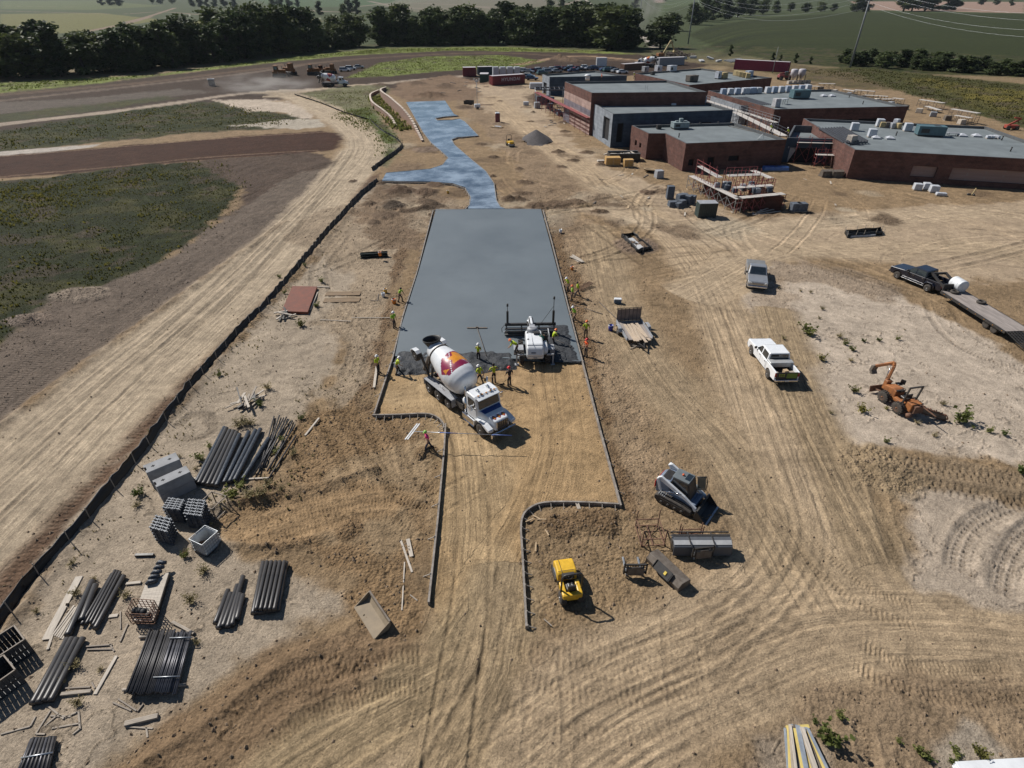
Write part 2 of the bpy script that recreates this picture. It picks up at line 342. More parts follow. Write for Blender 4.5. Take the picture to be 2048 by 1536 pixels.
zone([(700, 250), (755, 285), (742, 330), (690, 338), (560, 452), (390, 572), (180, 722), (0, 855), (-200, 1010), (-200, 1310), (0, 1128), (130, 985), (260, 855), (400, 722), (560, 560), (650, 455), (735, 355), (770, 320), (750, 270)], PALE, 0.9, 1.4, 0.05, 0, 0)
road([(560, 186), (600, 197), (648, 222), (700, 252), (728, 290), (690, 350), (600, 450), (440, 605), (260, 760), (90, 915), (-120, 1110)], 4.0, PALE, 1.2, .8, 0.05, 9, 0.06, seed=2)
road([(520, 186), (600, 192), (660, 212), (720, 245), (748, 285)], 1.6, PALE, 1.0, 1.0, .05, 3, .06, seed=21)
# ---- storage yard sand, moist cloddy ground, pad inside the forms
YARD = [(742, 365), (690, 430), (560, 590), (400, 770), (230, 970), (90, 1140), (0, 1270), (-200, 1500), (-200, 1620), (60, 1620), (330, 1450), (480, 1330), (620, 1255), (700, 1232), (690, 1185), (610, 1135), (520, 1110), (455, 1080), (436, 1040), (480, 980), (560, 900), (610, 830), (680, 720), (720, 600), (760, 470), (780, 370)]
zone(YARD, SAND2, 0.7, 1.8, 0.16, 0, 0)
zone([(560, 470), (640, 420), (720, 400), (790, 420), (830, 430), (800, 560), (770, 720), (740, 830), (640, 830), (690, 720), (640, 640), (700, 560)], (.30, .24, .178), 0.8, 2.0, .5, 0, 0)
zone([(560, 900), (620, 820), (760, 790), (890, 850), (890, 900), (850, 1280), (760, 1290), (690, 1230), (690, 1180), (610, 1130), (500, 1105), (440, 1050), (490, 1010), (600, 985)], (.218, .152, .094), 0.5, 1.6, 0.75, 0, 0)
zone([(700, 930), (850, 900), (858, 1080), (760, 1130), (640, 1100), (560, 1040)], (.275, .205, .135), 0.8, 2.0, 0.45, 0, 0)
zone([(430, 1060), (600, 990), (720, 960), (840, 985), (800, 1040), (640, 1075), (560, 1100), (455, 1085)], (.29, .205, .128), .4, .9, .3, 0, 0)
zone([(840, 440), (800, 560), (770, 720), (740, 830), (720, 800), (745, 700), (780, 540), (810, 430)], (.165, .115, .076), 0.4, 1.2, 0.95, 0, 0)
zone([(1085, 430), (1180, 440), (1250, 640), (1320, 900), (1290, 1010), (1245, 1015), (1165, 720)], (.275, .205, .14), 0.7, 2.2, 0.6, 0, 0)
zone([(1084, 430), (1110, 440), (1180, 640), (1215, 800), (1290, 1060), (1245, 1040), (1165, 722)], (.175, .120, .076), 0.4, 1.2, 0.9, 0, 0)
PAD = [(786, 712), (1162, 722), (1242, 1006), (1100, 1008), (1058, 1022), (1043, 1050), (1050, 1260), (1040, 1330), (980, 1420), (870, 1300), (858, 1205), (888, 900), (888, 856), (860, 832), (745, 828)]
zone(PAD, (.345, .245, .148), 0.4, 0.5, 0.12, 0, 0)
zone([(820, 745), (940, 760), (1000, 880), (1010, 1120), (880, 1200), (890, 860), (760, 800)], (.39, .295, .19), 1.5, 2, .1, 0, 0, op=.7)
road([(890, 745), (935, 860), (955, 1000), (950, 1180), (930, 1330)], 2.6, None, .8, 1.0, .1, 5, .05, seed=31)
road([(1100, 760), (1110, 880), (1080, 1000), (1000, 1180), (960, 1330)], 1.8, None, .8, 1.0, .1, 3, .05, seed=33)
zone([(1046, 1030), (1100, 1012), (1240, 1012), (1330, 1080), (1330, 1230), (1180, 1270), (1060, 1262)], (.24, .175, .112), 0.5, 1.2, 0.6, 0, 0)
zone([(1090, 1022), (1200, 1010), (1240, 1030), (1230, 1065), (1140, 1075), (1080, 1050)], (.17, .118, .074), .4, .9, 1.0, 0, 0, z=.22)
# ---- ground round the buildings and the pale sand on the right
zone([(760, 370), (850, 370), (940, 420), (860, 440), (840, 500), (760, 500), (700, 430)], (.20, .148, .105), 0.6, 2.0, 0.85, 0, 0)
zone([(1010, 300), (1080, 420), (1210, 430), (1150, 330), (1060, 250), (960, 190), (900, 190)], (.235, .175, .122), 0.8, 2.5, 0.6, 0, 0)
zone([(800, 165), (900, 150), (1000, 170), (940, 200), (812, 205), (780, 185)], (.185, .13, .092), 0.8, 2.5, 0.7, 0, 0)
zone([(940, 170), (1080, 170), (1100, 240), (1200, 330), (1500, 440), (2048, 400), (2300, 420), (2300, 560), (1900, 560), (1650, 500), (1480, 520), (1380, 480), (1240, 400), (1120, 300), (1000, 240)], (.355, .280, .205), 1.2, 3.0, .2, 0, 0)
road([(985, 200), (1060, 260), (1140, 320), (1250, 400), (1350, 470), (1430, 560), (1480, 670), (1530, 800), (1590, 960), (1620, 1080), (1560, 1200), (1400, 1320), (1200, 1420), (980, 1560)], 3.6, (.385, .300, .212), 1.3, 1.0, 0.05, 10, 0.035, seed=4)
road([(2200, 440), (1950, 425), (1720, 440), (1540, 455), (1400, 470), (1250, 430)], 3.0, (.395, .315, .23), 1.5, .9, .1, 6, .06, seed=6)
road([(2200, 560), (1980, 500), (1780, 500), (1560, 505), (1440, 560)], 3.0, (.385, .305, .22), 1.5, .9, .1, 5, .06, seed=7)
road([(1200, 480), (1240, 620), (1320, 760), (1450, 900), (1540, 1050)], 2.4, (.31, .24, .165), 1.3, .8, .2, 4, .05, seed=8)
zone([(1492, 545), (1560, 528), (1650, 540), (1780, 580), (1900, 640), (2060, 730), (2300, 850), (2300, 1000), (2060, 935), (1900, 905), (1760, 898), (1690, 892), (1640, 842), (1592, 770), (1525, 690), (1495, 610)], SAND, 0.5, 1.2, 0.10, 0, 0, notrk=1)
zone([(1560, 528), (1700, 540), (1800, 575), (1780, 600), (1640, 560), (1500, 560)], (.25, .195, .145), 0.8, 2.0, .6, 0, 0, op=.8)
zone([(1500, 570), (1560, 560), (1600, 600), (1580, 690), (1520, 640)], (.27, .21, .155), .8, 2, .6, 0, 0, op=.6)
road([(1560, 660), (1600, 780), (1650, 900), (1720, 1040), (1800, 1180), (2000, 1320), (2300, 1420)], 2.0, (.30, .232, .158), 1.0, 1.0, .2, 4, .04, seed=41)
road([(2300, 1290), (2048, 1265), (1850, 1250), (1640, 1260), (1440, 1330), (1200, 1440), (1000, 1620)], 3.0, (.36, .28, .196), 1.3, .8, .05, 7, .03, seed=42)
zone([(1680, 905), (1760, 905), (2060, 945), (2300, 1000), (2300, 1060), (2060, 1000), (1960, 985), (1840, 1010), (1700, 950)], (.235, .180, .125), 0.6, 1.5, 0.4, 0, 0)
zone([(1800, 985), (1880, 985), (2000, 1000), (2300, 1080), (2300, 1250), (2060, 1210), (1960, 1205), (1850, 1180), (1822, 1110)], (.37, .31, .25), 0.5, 1.3, 0.08, 0, 0, notrk=1)
zone([(1600, 1450), (1700, 1380), (1850, 1340), (2300, 1380), (2300, 1700), (1600, 1700), (1530, 1560)], (.25, .188, .13), 0.7, 1.8, 0.4, 0, 0, notrk=.4)
zone([(1520, 1490), (1590, 1450), (1660, 1500), (1680, 1600), (1540, 1600)], (.30, .245, .19), .4, .8, .2, 0, 0)
zone([(1860, 1470), (1930, 1440), (2020, 1500), (2100, 1620), (1860, 1600)], (.34, .29, .235), .4, 1.0, .2, 0, 0)
zone([(560, 1290), (700, 1260), (800, 1270), (860, 1290), (700, 1390), (520, 1500), (300, 1620), (160, 1620), (330, 1450)], (.205, .145, .095), 0.5, 1.4, 0.42, 0, 0, notrk=.5)
road([(955, 1270), (900, 1350), (760, 1430), (600, 1530), (480, 1620)], 2.0, (.305, .236, .155), .8, 1.0, .1, 5, .05, seed=51)
road([(1000, 1260), (985, 1340), (930, 1440), (860, 1560)], 1.6, (.30, .232, .155), .8, 1.0, .1, 4, .05, seed=52)
# ---- machine prints
for q, hw, dp, lg, tn, pr_, pt in (
 ([(1690, 895), (1800, 925), (1920, 945), (2060, 968)], .75, .09, 'lug', -.05, 0, .42), ([(1840, 965), (1930, 985), (2010, 1000), (2100, 1010)], .65, .08, 'lug', -.05, 0, .42),
 ([(1915, 1150), (1925, 1095), (1955, 1050), (2010, 1022), (2080, 1005)], .62, .09, 'lug', -.05, 0, .42), ([(2005, 1200), (2015, 1140), (2040, 1090), (2090, 1040)], .62, .09, 'lug', -.05, 0, .42),
 ([(1850, 600), (1865, 640), (1900, 680), (1960, 715), (2060, 745)], .3, .05, 'bar', -.16, 0, .3), ([(1900, 610), (1925, 650), (1975, 690), (2060, 720)], .3, .05, 'bar', -.16, 0, .3),
 ([(1000, 1300), (1120, 1345), (1280, 1360), (1420, 1330), (1500, 1270)], .45, .022, 'bar', -.05, .75, .3), ([(1060, 1275), (1160, 1310), (1300, 1320), (1430, 1270), (1480, 1190), (1470, 1100)], .45, .022, 'bar', -.05, .75, .3),
 ([(1330, 1180), (1420, 1160), (1480, 1090), (1500, 1010)], .4, .022, 'bar', -.05, .75, .3), ([(990, 1360), (1130, 1420), (1300, 1430), (1500, 1380)], .4, .022, 'bar', -.06, .75, .3),
 ([(560, 1040), (660, 1010), (760, 990), (860, 1000)], .4, .05, 'bar', -.06, .75, .22), ([(480, 1075), (620, 1040), (760, 1015), (850, 1040)], .4, .05, 'bar', -.06, .75, .22),
 ([(500, 1480), (620, 1400), (760, 1350), (860, 1340)], .4, .06, 'bar', -.1, .75, .24), ([(440, 1450), (560, 1360), (700, 1310)], .4, .06, 'bar', -.1, .0, .24),
 ([(1600, 1080), (1660, 1140), (1740, 1200), (1850, 1240)], .3, .04, 'bar', -.08, .7, .22), ([(1700, 1300), (1800, 1350), (1920, 1370), (2060, 1360)], .35, .05, 'bar', -.08, .7, .22),
 ([(1720, 1420), (1740, 1520), (1760, 1600)], .35, .06, 'bar', -.1, 0, .24), ([(350, 860), (385, 830), (420, 832), (425, 862), (385, 880), (352, 868)], .35, .05, 'bar', -.25, 0, .25),
 ([(700, 300), (640, 380), (500, 520), (300, 700)], .35, .06, None, -.2, .9, .3), ([(640, 400), (520, 540), (360, 680)], .5, .06, 'bar', -.28, 0, .3),
 ([(1700, 900), (1745, 960), (1770, 1050), (1800, 1140)], .4, .07, 'bar', -.12, 0, .25), ([(1130, 460), (1180, 520), (1280, 560), (1400, 540)], .3, .05, None, .1, .9, .3),
 ([(690, 470), (640, 540), (660, 620), (720, 690), (700, 760)], .3, .06, 'bar', -.12, .8, .25), ([(600, 560), (700, 520), (800, 470)], .3, .06, 'bar', -.12, .8, .25),
 ([(640, 800), (700, 900), (740, 980)], .4, .08, 'bar', -.15, .8, .25), ([(700, 800), (770, 870), (800, 960), (870, 1010)], .4, .07, 'bar', -.12, .8, .25)):
 track(q, hw, dp, lg, tn, pr_, pt)
rgt = np.random.default_rng(99)
for k in range(70):     # random short prints over the worked ground
 cx, cy = rgt.uniform(470, 1980), rgt.uniform(430, 1520)
 if 560 < cx < 1180 and 400 < cy < 840: continue
 if 1480 < cx and 540 < cy < 900: continue
 p = G(cx, cy); a = rgt.uniform(0, 6.28); c = rgt.uniform(-.12, .12); L = rgt.uniform(4, 12); q = []
 for i in range(6):
  q.append((p.x, p.y)); p = p + Vector((math.cos(a), math.sin(a), 0)) * (L / 6); a += c * L / 6
 C = [( *q_, ) for q_ in q]
 idx, U, V, L = pathuv(C, 1.8, True); hw = rgt.uniform(.12, .24); dp = rgt.uniform(.012, .03); fd = sstep(0, 1, U) * sstep(L, L - 1, U)
 for s in (-.85, .85):
  qd = np.abs(V - s); prf = np.exp(-(qd / hw) ** 4); be = np.exp(-((qd - hw * 1.45) / (hw * .4)) ** 2)
  gz[idx] += fd * dp * (be * .7 - prf * .8 + .5 * prf * np.sin(U * 2 * math.pi / .34)); alb[idx] *= (1 + rgt.uniform(-.16, .08) * prf * fd)[:, None]
for k in range(110):    # wheel marks wandering over the ground round the school and the far yard
 p = G(rgt.uniform(930, 2040), rgt.uniform(190, 540))
 if 45 < p.x and p.y > 105 or (p.x > 18 and p.y > 125): continue
 a = rgt.choice((-1.2, -.6, .1, .4, 2.0)) + rgt.uniform(-.5, .5); c = rgt.uniform(-.05, .05); q = []; L = rgt.uniform(10, 38)
 for i in range(7): q.append((p.x, p.y)); p = p + Vector((math.cos(a), math.sin(a), 0)) * (L / 6); a += c * L / 6
 idx, U, V, L = pathuv(q, 2.2, True); hw = rgt.uniform(.14, .4); fd = sstep(0, 4, U) * sstep(L, L - 4, U); tn = rgt.choice((-.30, -.22, .16, .24)); dp = rgt.uniform(.02, .08)
 for s in (-.95, .95):
  qd = np.abs(V - s + .3 * wob[idx]); prf = np.exp(-(qd / hw) ** 4) * fd * (.4 + vn(U * .6, V, k)); gz[idx] += dp * (np.exp(-((qd - hw * 1.5) / (hw * .5)) ** 2) * .8 * fd - prf); alb[idx] *= (1 + tn * prf)[:, None]
for k in range(130):     # darker turned-up patches and pale dusty ones
 cx, cy = rgt.uniform(740, 2040), rgt.uniform(165, 470); cx = cx if k % 2 else rgt.uniform(740, 1250); p = G(cx, cy); r = rgt.uniform(.8, 3.4) * (1 + p.y / 250); dq = np.hypot(gx - p.x, (gy - p.y) * rgt.uniform(.5, 1.3)); k_ = dq < r * 1.5; w = sstep(r, r * .3, dq[k_] + r * 1.4 * wob2[k_] + r * wob[k_]) * rgt.uniform(.35, .9)
 cl_ = np.array(((.105, .074, .052), (.16, .116, .082), (.37, .31, .235))[k % 3]); alb[k_] += (cl_ - alb[k_]) * w[:, None]; clod[k_] = np.maximum(clod[k_], w * (k % 3 < 2))
# ---- mounds and clods (real relief)
def mound(x, y, r, h, col=None, el=1.0, a=0.0):
 p = G(x, y); dx, dy = gx - p.x, gy - p.y; ca, sa = math.cos(a), math.sin(a); q = np.sqrt((dx * ca + dy * sa) ** 2 + ((-dx * sa + dy * ca) * el) ** 2)
 k = q < r * 1.6; n = fbm(gx[k] / 1.1, gy[k] / 1.1, 4, 61); w = np.clip(1 - q[k] / r * (0.75 + 0.5 * n), 0, 1)
 gz[k] += h * w ** 0.9 * (.55 + .9 * fbm(gx[k] / .8, gy[k] / .8, 3, 67)); clod[k] = np.maximum(clod[k], np.clip(w * 3, 0, 1) * .9)
 if col is not None: alb[k] += (np.array(col) - alb[k]) * np.clip(w * 4, 0, 1)[:, None]
DK = (.125, .088, .064)
for m_ in ((800, 382, 3.2, 1.1, DK, 1.6), (850, 385, 2.2, .7, DK), (785, 412, 2.0, .9, (.10, .078, .06)), (770, 432, 2.2, .6, (.15, .11, .08)), (832, 168, 5, 1.4, DK, 2), (860, 192, 6, 1.7, (.135, .092, .066), 1.8),
           (890, 172, 4, 1.0, DK), (1120, 118, 6, 2.2, DK), (1140, 122, 7, 1.6, DK), (985, 168, 5, .9, DK), (1030, 176, 5, .8, (.16, .12, .09), 2), (930, 215, 3, .6, DK), (1075, 190, 2.5, .5, DK), (870, 370, 2, .5, DK),
           (1295, 385, 1.6, .3, DK), (1275, 492, 3.2, .25, (.20, .15, .115)), (1170, 410, 1.5, .3, (.2, .15, .1)), (60, 640, 3.0, .5, (.17, .135, .11), 2), (160, 590, 3.5, .5, (.22, .18, .145), 1.6), (905, 255, 3, .5, DK),
           (850, 300, 3, .4, (.2, .15, .115)), (1130, 245, 2, .4, DK), (1000, 248, 2.2, .4, (.2, .15, .11)), (760, 170, 3, .6, DK), (850, 905, .9, .25, (.19, .135, .085)), (700, 1060, 1.0, .16, MOIST), (680, 1110, .9, .14, MOIST),
           (1760, 940, 3.0, .35, (.26, .2, .135)), (560, 130, 4, .6, DK), (1690, 328, 2.0, .3, (.19, .14, .1)), (1620, 255, 3, .2, None)):
 mound(*m_)
for k in range(30): mound(rgt.uniform(960, 1210), rgt.uniform(170, 430), rgt.uniform(.8, 2.2), rgt.uniform(.2, .6), (.13, .093, .066), rgt.uniform(.8, 2))
for k in range(16): mound(rgt.uniform(700, 880), rgt.uniform(360, 450), rgt.uniform(.7, 1.8), rgt.uniform(.2, .6), (.12, .088, .064), rgt.uniform(.8, 2))
near = sstep(420, 120, dist)
c1 = fbm(gx / 0.55, gy / 0.55, 3, 71); c2 = fbm(gx / 1.9, gy / 1.9, 3, 83); c3 = fbm(gx / 0.22, gy / 0.22, 2, 91)
gz += near * clod * (0.26 * np.maximum(c1 - 0.5, -0.1) + (0.15 + .24 * sstep(55, 90, dist)) * (c2 - 0.5) + 0.16 * (c3 - .5))
gz += near * (1 - grass) * 0.05 * (fbm(gx / 3.2, gy / 3.2, 4, 95) - .5)
cn = fbm(gx / 1.7 + wob * .5, gy / 1.3, 4, 141); cr_ = np.exp(-((cn - .5) / .011) ** 2) * sstep(.34, .52, vn(gx / 2.6, gy / 2.6, 151)) * near * (1 - grass) * sstep(.35, .1, trk[:, 2]) * sstep(85, 60, dist)
gz += .085 * cr_; alb *= (1 - .42 * cr_)[:, None]
rip = fbm(gx / .9 + 2.5 * wob2, gy / 2.4, 3, 131); gz += near * (1 - clod) * (1 - grass) * 0.05 * np.abs(rip - .5) * sstep(.2, 0, trk[:, 2])
# berm ridges beside the left haul road and yard edge
for q, hh, wd_ in (([(470, 1010), (560, 990), (640, 975), (700, 955)], .28, .4), ([(330, 1500), (480, 1400), (560, 1335), (640, 1290)], .14, .4), ([(0, 855), (180, 722), (390, 572), (560, 452)], .22, .6),
                   ([(30, 1240), (230, 960), (400, 765), (560, 585), (700, 425)], .2, .5), ([(455, 1090), (560, 1095), (640, 1075)], .2, .35)):
 idx, U, V, L = pathuv(q, 2); gz[idx] += hh * np.exp(-(V / wd_) ** 2) * (.4 + 1.2 * fbm(U / .8, V / .5, 3, 17))
 alb[idx] += (np.array((.165, .115, .075)) - alb[idx]) * (np.exp(-(V / wd_) ** 2) * .5 * (vn(U / .7, V / .5, 5)))[:, None]
# flat bed under the pavement and the buildings' pads
# hills at the far horizon
hill = sstep(1500, 5200, gy) * (40 + 60 * fbm(gx / 1500, gy / 2500, 3, 5)); gz += hill
gp_ = (grass > .4) & (dist < 420); q = sstep(.46, .62, fbm(gx[gp_] / 6, gy[gp_] / 4, 5, 171)); alb[gp_] += (np.array((.070, .064, .024)) - alb[gp_]) * (q * .55)[:, None]
q = sstep(.60, .70, fbm(gx[gp_] / 3.5, gy[gp_] / 3.5, 4, 181)); alb[gp_] += (np.array((.075, .056, .04)) - alb[gp_]) * (q * .6)[:, None]
soil = (1 - np.clip(grass, 0, 1))[:, None]; lum = alb.mean(1, keepdims=True); alb = np.clip(lum + (alb - lum) * (1 + .07 * soil) * (1 + soil * (np.array((.085, -.03, .10)))), .008, .9)
gz += sstep(430, 1500, gy) * sstep(100, 900, gx + 0.3 * gy) * 4.0
gm = bpy.data.meshes.new('ground')
ii = np.arange(NY - 1)[:, None] * NT + np.arange(NT - 1)[None, :]
quads = np.stack([ii, ii + 1, ii + NT + 1, ii + NT], -1).reshape(-1, 4)

SLAB = [(872, 418), (1082, 418), (1100, 484), (1135, 618), (1163, 722), (1000, 716), (790, 712), (800, 660), (812, 622), (838, 540)]
DRIVE = [(812, 204), (890, 201), (908, 228), (916, 231), (888, 233), (871, 236), (875, 240), (905, 239), (918, 237), (930, 243), (957, 271), (915, 274), (904, 278), (910, 290), (945, 320), (972, 342), (988, 366), (993, 400),
         (1001, 413), (1012, 417), (936, 417), (938, 408), (940, 392), (930, 374), (905, 366), (860, 363), (764, 361), (772, 346), (860, 338), (885, 330), (896, 315), (880, 300), (862, 285), (846, 264)]
def flat(px, top, below):
 P = np.array([G(x, y, top)[:2] for x, y in px]); lo = P.min(0) - 1; hi = P.max(0) + 1
 idx = np.nonzero((gx > lo[0]) & (gx < hi[0]) & (gy > lo[1]) & (gy < hi[1]))[0]
 s = sdist(P, idx); w = sstep(-0.35, 0.1, s); gz[idx] = gz[idx] * (1 - w) + np.minimum(gz[idx], below) * w
flat(SLAB, .24, .02); flat(DRIVE, .24, .02); flat(PAD, .0, .02)
flat([(1088, 150), (1290, 140), (1560, 150), (1815, 240), (2300, 280), (2300, 420), (1690, 352), (1575, 330), (1368, 340), (1220, 300), (1125, 240)], 0, .05)
print('verts', NV)
co = np.stack([gx, gy, gz], 1).astype(np.float32)
gm.vertices.add(NV); gm.vertices.foreach_set('co', co.ravel())
nq = len(quads); gm.loops.add(nq * 4); gm.polygons.add(nq)
gm.loops.foreach_set('vertex_index', quads.ravel().astype(np.int32)); gm.polygons.foreach_set('loop_start', np.arange(0, nq * 4, 4, dtype=np.int32))
gm.polygons.foreach_set('loop_total', np.full(nq, 4, np.int32)); gm.update(calc_edges=True)
gm.polygons.foreach_set('use_smooth', np.ones(nq, bool))
a = gm.attributes.new('alb', 'FLOAT_COLOR', 'POINT'); a.data.foreach_set('color', np.hstack([np.clip(alb, 0.01, 0.9), np.ones((NV, 1))]).astype(np.float32).ravel())
a = gm.attributes.new('aux', 'FLOAT_COLOR', 'POINT'); a.data.foreach_set('color', np.stack([np.clip(clod, 0, 1), np.clip(tread, 0, 1), np.clip(grass, 0, 1), np.ones(NV)], 1).astype(np.float32).ravel())
a = gm.attributes.new('trk', 'FLOAT_VECTOR', 'POINT'); a.data.foreach_set('vector', trk.astype(np.float32).ravel())
ground = bpy.data.objects.new('ground', gm); COL.objects.link(ground); tag(ground, kind='structure')
def zat(x, y):
 t = x / (max(y, 8) + 18); i = int(np.clip(np.searchsorted(ys, y), 1, NY - 1)); j = int(np.clip(np.searchsorted(ts, t), 1, NT - 1))
 return float(gz[i * NT + j])
def GZ(px, py):
 p = G(px, py); p.z = zat(p.x, p.y); return p
# material
m = bpy.data.materials.new('worked_soil'); m.use_nodes = True; n = m.node_tree.nodes; l = m.node_tree.links; b = n['Principled BSDF']
def N(t, **k):
 x = n.new(t)
 for a_, v in k.items(): setattr(x, a_, v)
 return x
def attr(nm): x = N('ShaderNodeAttribute'); x.attribute_name = nm; return x
def noise(vec, sc, det=5, ro=.6):
 x = N('ShaderNodeTexNoise'); x.inputs['Scale'].default_value = sc; x.inputs['Detail'].default_value = det; x.inputs['Roughness'].default_value = ro; l.new(vec, x.inputs['Vector']); return x.outputs[0]
def mrange(v, a, b_, c, d):
 x = N('ShaderNodeMapRange'); x.inputs[1].default_value = a; x.inputs[2].default_value = b_; x.inputs[3].default_value = c; x.inputs[4].default_value = d; l.new(v, x.inputs[0]); return x.outputs[0]
def mth(op, a_, b_):
 x = N('ShaderNodeMath', operation=op)
 for i, v in enumerate((a_, b_)):
  if isinstance(v, (int, float)): x.inputs[i].default_value = v
  else: l.new(v, x.inputs[i])
 return x.outputs[0]
geo = N('ShaderNodeNewGeometry'); pos = geo.outputs['Position']
A = attr('alb'); X = attr('aux'); T = attr('trk')
sx = N('ShaderNodeSeparateColor'); l.new(X.outputs['Color'], sx.inputs[0]); CL, TD, GR = sx.outputs[0], sx.outputs[1], sx.outputs[2]
st = N('ShaderNodeSeparateXYZ'); l.new(T.outputs['Vector'], st.inputs[0]); TU, TV, TW0 = st.outputs
mid_ = noise(pos, .8, 4, .6); patch = noise(pos, .45, 4, .65)
cv = N('ShaderNodeCombineXYZ'); l.new(mth('MULTIPLY', TU, 0.07), cv.inputs[0]); l.new(mth('MULTIPLY', mth('ADD', TV, mth('MULTIPLY', mid_, .35)), 3.4), cv.inputs[1])
TW = mth('MULTIPLY', TW0, mrange(patch, .34, .56, .34, 1.0))
strk = noise(cv.outputs[0], 1.6, 7, .68)
big = noise(pos, 0.22, 5, .6); mid = noise(pos, 1.7, 6, .65); fine = noise(pos, 9.0, 5, .7); peb = noise(pos, 30.0, 3, .6)
f = mth('MULTIPLY', mrange(big, .25, .75, .80, 1.18), mrange(mid, .25, .75, .72, 1.26))
f = mth('MULTIPLY', f, mrange(fine, .28, .72, .62, 1.36)); n07 = noise(pos, .62, 7, .72); f = mth('MULTIPLY', f, mrange(n07, .30, .70, .76, 1.20)); f = mth('MULTIPLY', f, mrange(peb, .3, .7, .74, 1.25))
sf = mrange(strk, .32, .68, .52, 1.38); sfm = N('ShaderNodeMix'); l.new(TW, sfm.inputs[0]); sfm.inputs[2].default_value = 1.0; l.new(sf, sfm.inputs[3])
f = mth('MULTIPLY', f, sfm.outputs[0])
g1 = noise(pos, .55, 6, .7); g2 = noise(pos, 5.0, 5, .75)
gf = mth('MULTIPLY', mrange(g1, .3, .7, .55, 1.5), mrange(g2, .3, .7, .45, 1.6)); gm_ = N('ShaderNodeMix'); l.new(GR, gm_.inputs[0]); gm_.inputs[2].default_value = 1.0; l.new(gf, gm_.inputs[3])
f = mth('MULTIPLY', f, gm_.outputs[0])
vm = N('ShaderNodeVectorMath', operation='SCALE'); l.new(A.outputs['Color'], vm.inputs[0]); l.new(f, vm.inputs['Scale'])
l.new(vm.outputs[0], b.inputs['Base Color']); b.inputs['Roughness'].default_value = .92; b.inputs['Specular IOR Level'].default_value = .15
# bump: pebbles and crust everywhere, clods where worked, cleat bars where a tracked machine ran
bars = N('ShaderNodeMath', operation='SINE'); l.new(mth('MULTIPLY', TU, 2 * math.pi / .33), bars.inputs[0])
lane = N('ShaderNodeMath', operation='SINE'); l.new(mth('MULTIPLY', TV, 2 * math.pi / 1.25), lane.inputs[0])
bm_ = mth('MULTIPLY', mth('MULTIPLY', bars.outputs[0], TD), mrange(mth('ADD', lane.outputs[0], mth('MULTIPLY', mid, 1.2)), -.1, .9, 0, 1))
vo = N('ShaderNodeTexVoronoi'); vo.inputs['Scale'].default_value = 5.5; l.new(pos, vo.inputs['Vector'])
h = mth('ADD', mth('MULTIPLY', fine, .085), mth('MULTIPLY', peb, .03))
h = mth('ADD', h, mth('MULTIPLY', mth('MULTIPLY', mth('SUBTRACT', 1.0, vo.outputs['Distance']), CL), .13)); h = mth('ADD', h, mth('MULTIPLY', bm_, .032))
h = mth('ADD', h, mth('MULTIPLY', mth('MULTIPLY', strk, TW), .10)); h = mth('ADD', h, mth('MULTIPLY', mth('MULTIPLY', g2, GR), .18))
bp = N('ShaderNodeBump'); bp.inputs['Strength'].default_value = 1.0; bp.inputs['Distance'].default_value = 1.0; l.new(h, bp.inputs['Height']); l.new(bp.outputs[0], b.inputs['Normal'])
gm.materials.append(m)

# ================================================================== CONCRETE, FORMS, FENCES
def slab_mat(name, rgb, r0, r1, sc, bump, glaze=0.0, vr=.2):
 m = bpy.data.materials.new(name); m.use_nodes = True; n = m.node_tree.nodes; l = m.node_tree.links; b = n['Principled BSDF']
 g = n.new('ShaderNodeNewGeometry')
 def nz(s, d, r=.6, st=None):
  x = n.new('ShaderNodeTexNoise'); x.inputs['Scale'].default_value = s; x.inputs['Detail'].default_value = d; x.inputs['Roughness'].default_value = r
  if st:
   mp = n.new('ShaderNodeMapping'); mp.inputs['Scale'].default_value = st; l.new(g.outputs['Position'], mp.inputs[0]); l.new(mp.outputs[0], x.inputs['Vector'])
  else: l.new(g.outputs['Position'], x.inputs['Vector'])
  return x.outputs[0]
 a = nz(sc, 6); c = nz(3.0, 5, .7, (0.25, 2.2, 1)); d = nz(14, 3)
 mx = n.new('ShaderNodeMath'); mx.operation = 'MULTIPLY_ADD'; l.new(c, mx.inputs[0]); mx.inputs[1].default_value = .45; l.new(a, mx.inputs[2])
 cr = n.new('ShaderNodeValToRGB'); l.new(mx.outputs[0], cr.inputs[0]); e = cr.color_ramp.elements
 e[0].position = .52 + .06 * (vr > .4); e[1].position = .95 - .06 * (vr > .4); e[0].color = (*[v * (1 - vr) for v in rgb], 1); e[1].color = (*[v * (1 + vr) for v in rgb], 1)
 l.new(cr.outputs[0], b.inputs['Base Color'])
 rr = n.new('ShaderNodeMapRange'); l.new(mx.outputs[0], rr.inputs[0]); rr.inputs[1].default_value = .5; rr.inputs[2].default_value = .95; rr.inputs[3].default_value = r0; rr.inputs[4].default_value = r1
 l.new(rr.outputs[0], b.inputs['Roughness']); b.inputs['Specular IOR Level'].default_value = .5; b.inputs['Coat Weight'].default_value = glaze; b.inputs['Coat Roughness'].default_value = .14
 h = n.new('ShaderNodeMath'); h.operation = 'MULTIPLY_ADD'; l.new(c, h.inputs[0]); h.inputs[1].default_value = 1.0; l.new(d, h.inputs[2])
 bp = n.new('ShaderNodeBump'); bp.inputs['Distance'].default_value = bump; bp.inputs['Strength'].default_value = 1; l.new(h.outputs[0], bp.inputs['Height']); l.new(bp.outputs[0], b.inputs['Normal'])
 return m
M_SLAB = slab_mat('green_concrete', (.108, .130, .146), .5, .62, .12, .005, .05, .10)
M_DRIVE = slab_mat('painted_glint_concrete', (.165, .200, .238), .10, .38, .24, .009, 1.0, .80)  # sky reflection painted as pale blue streaks in the base colour, under a glossy coat
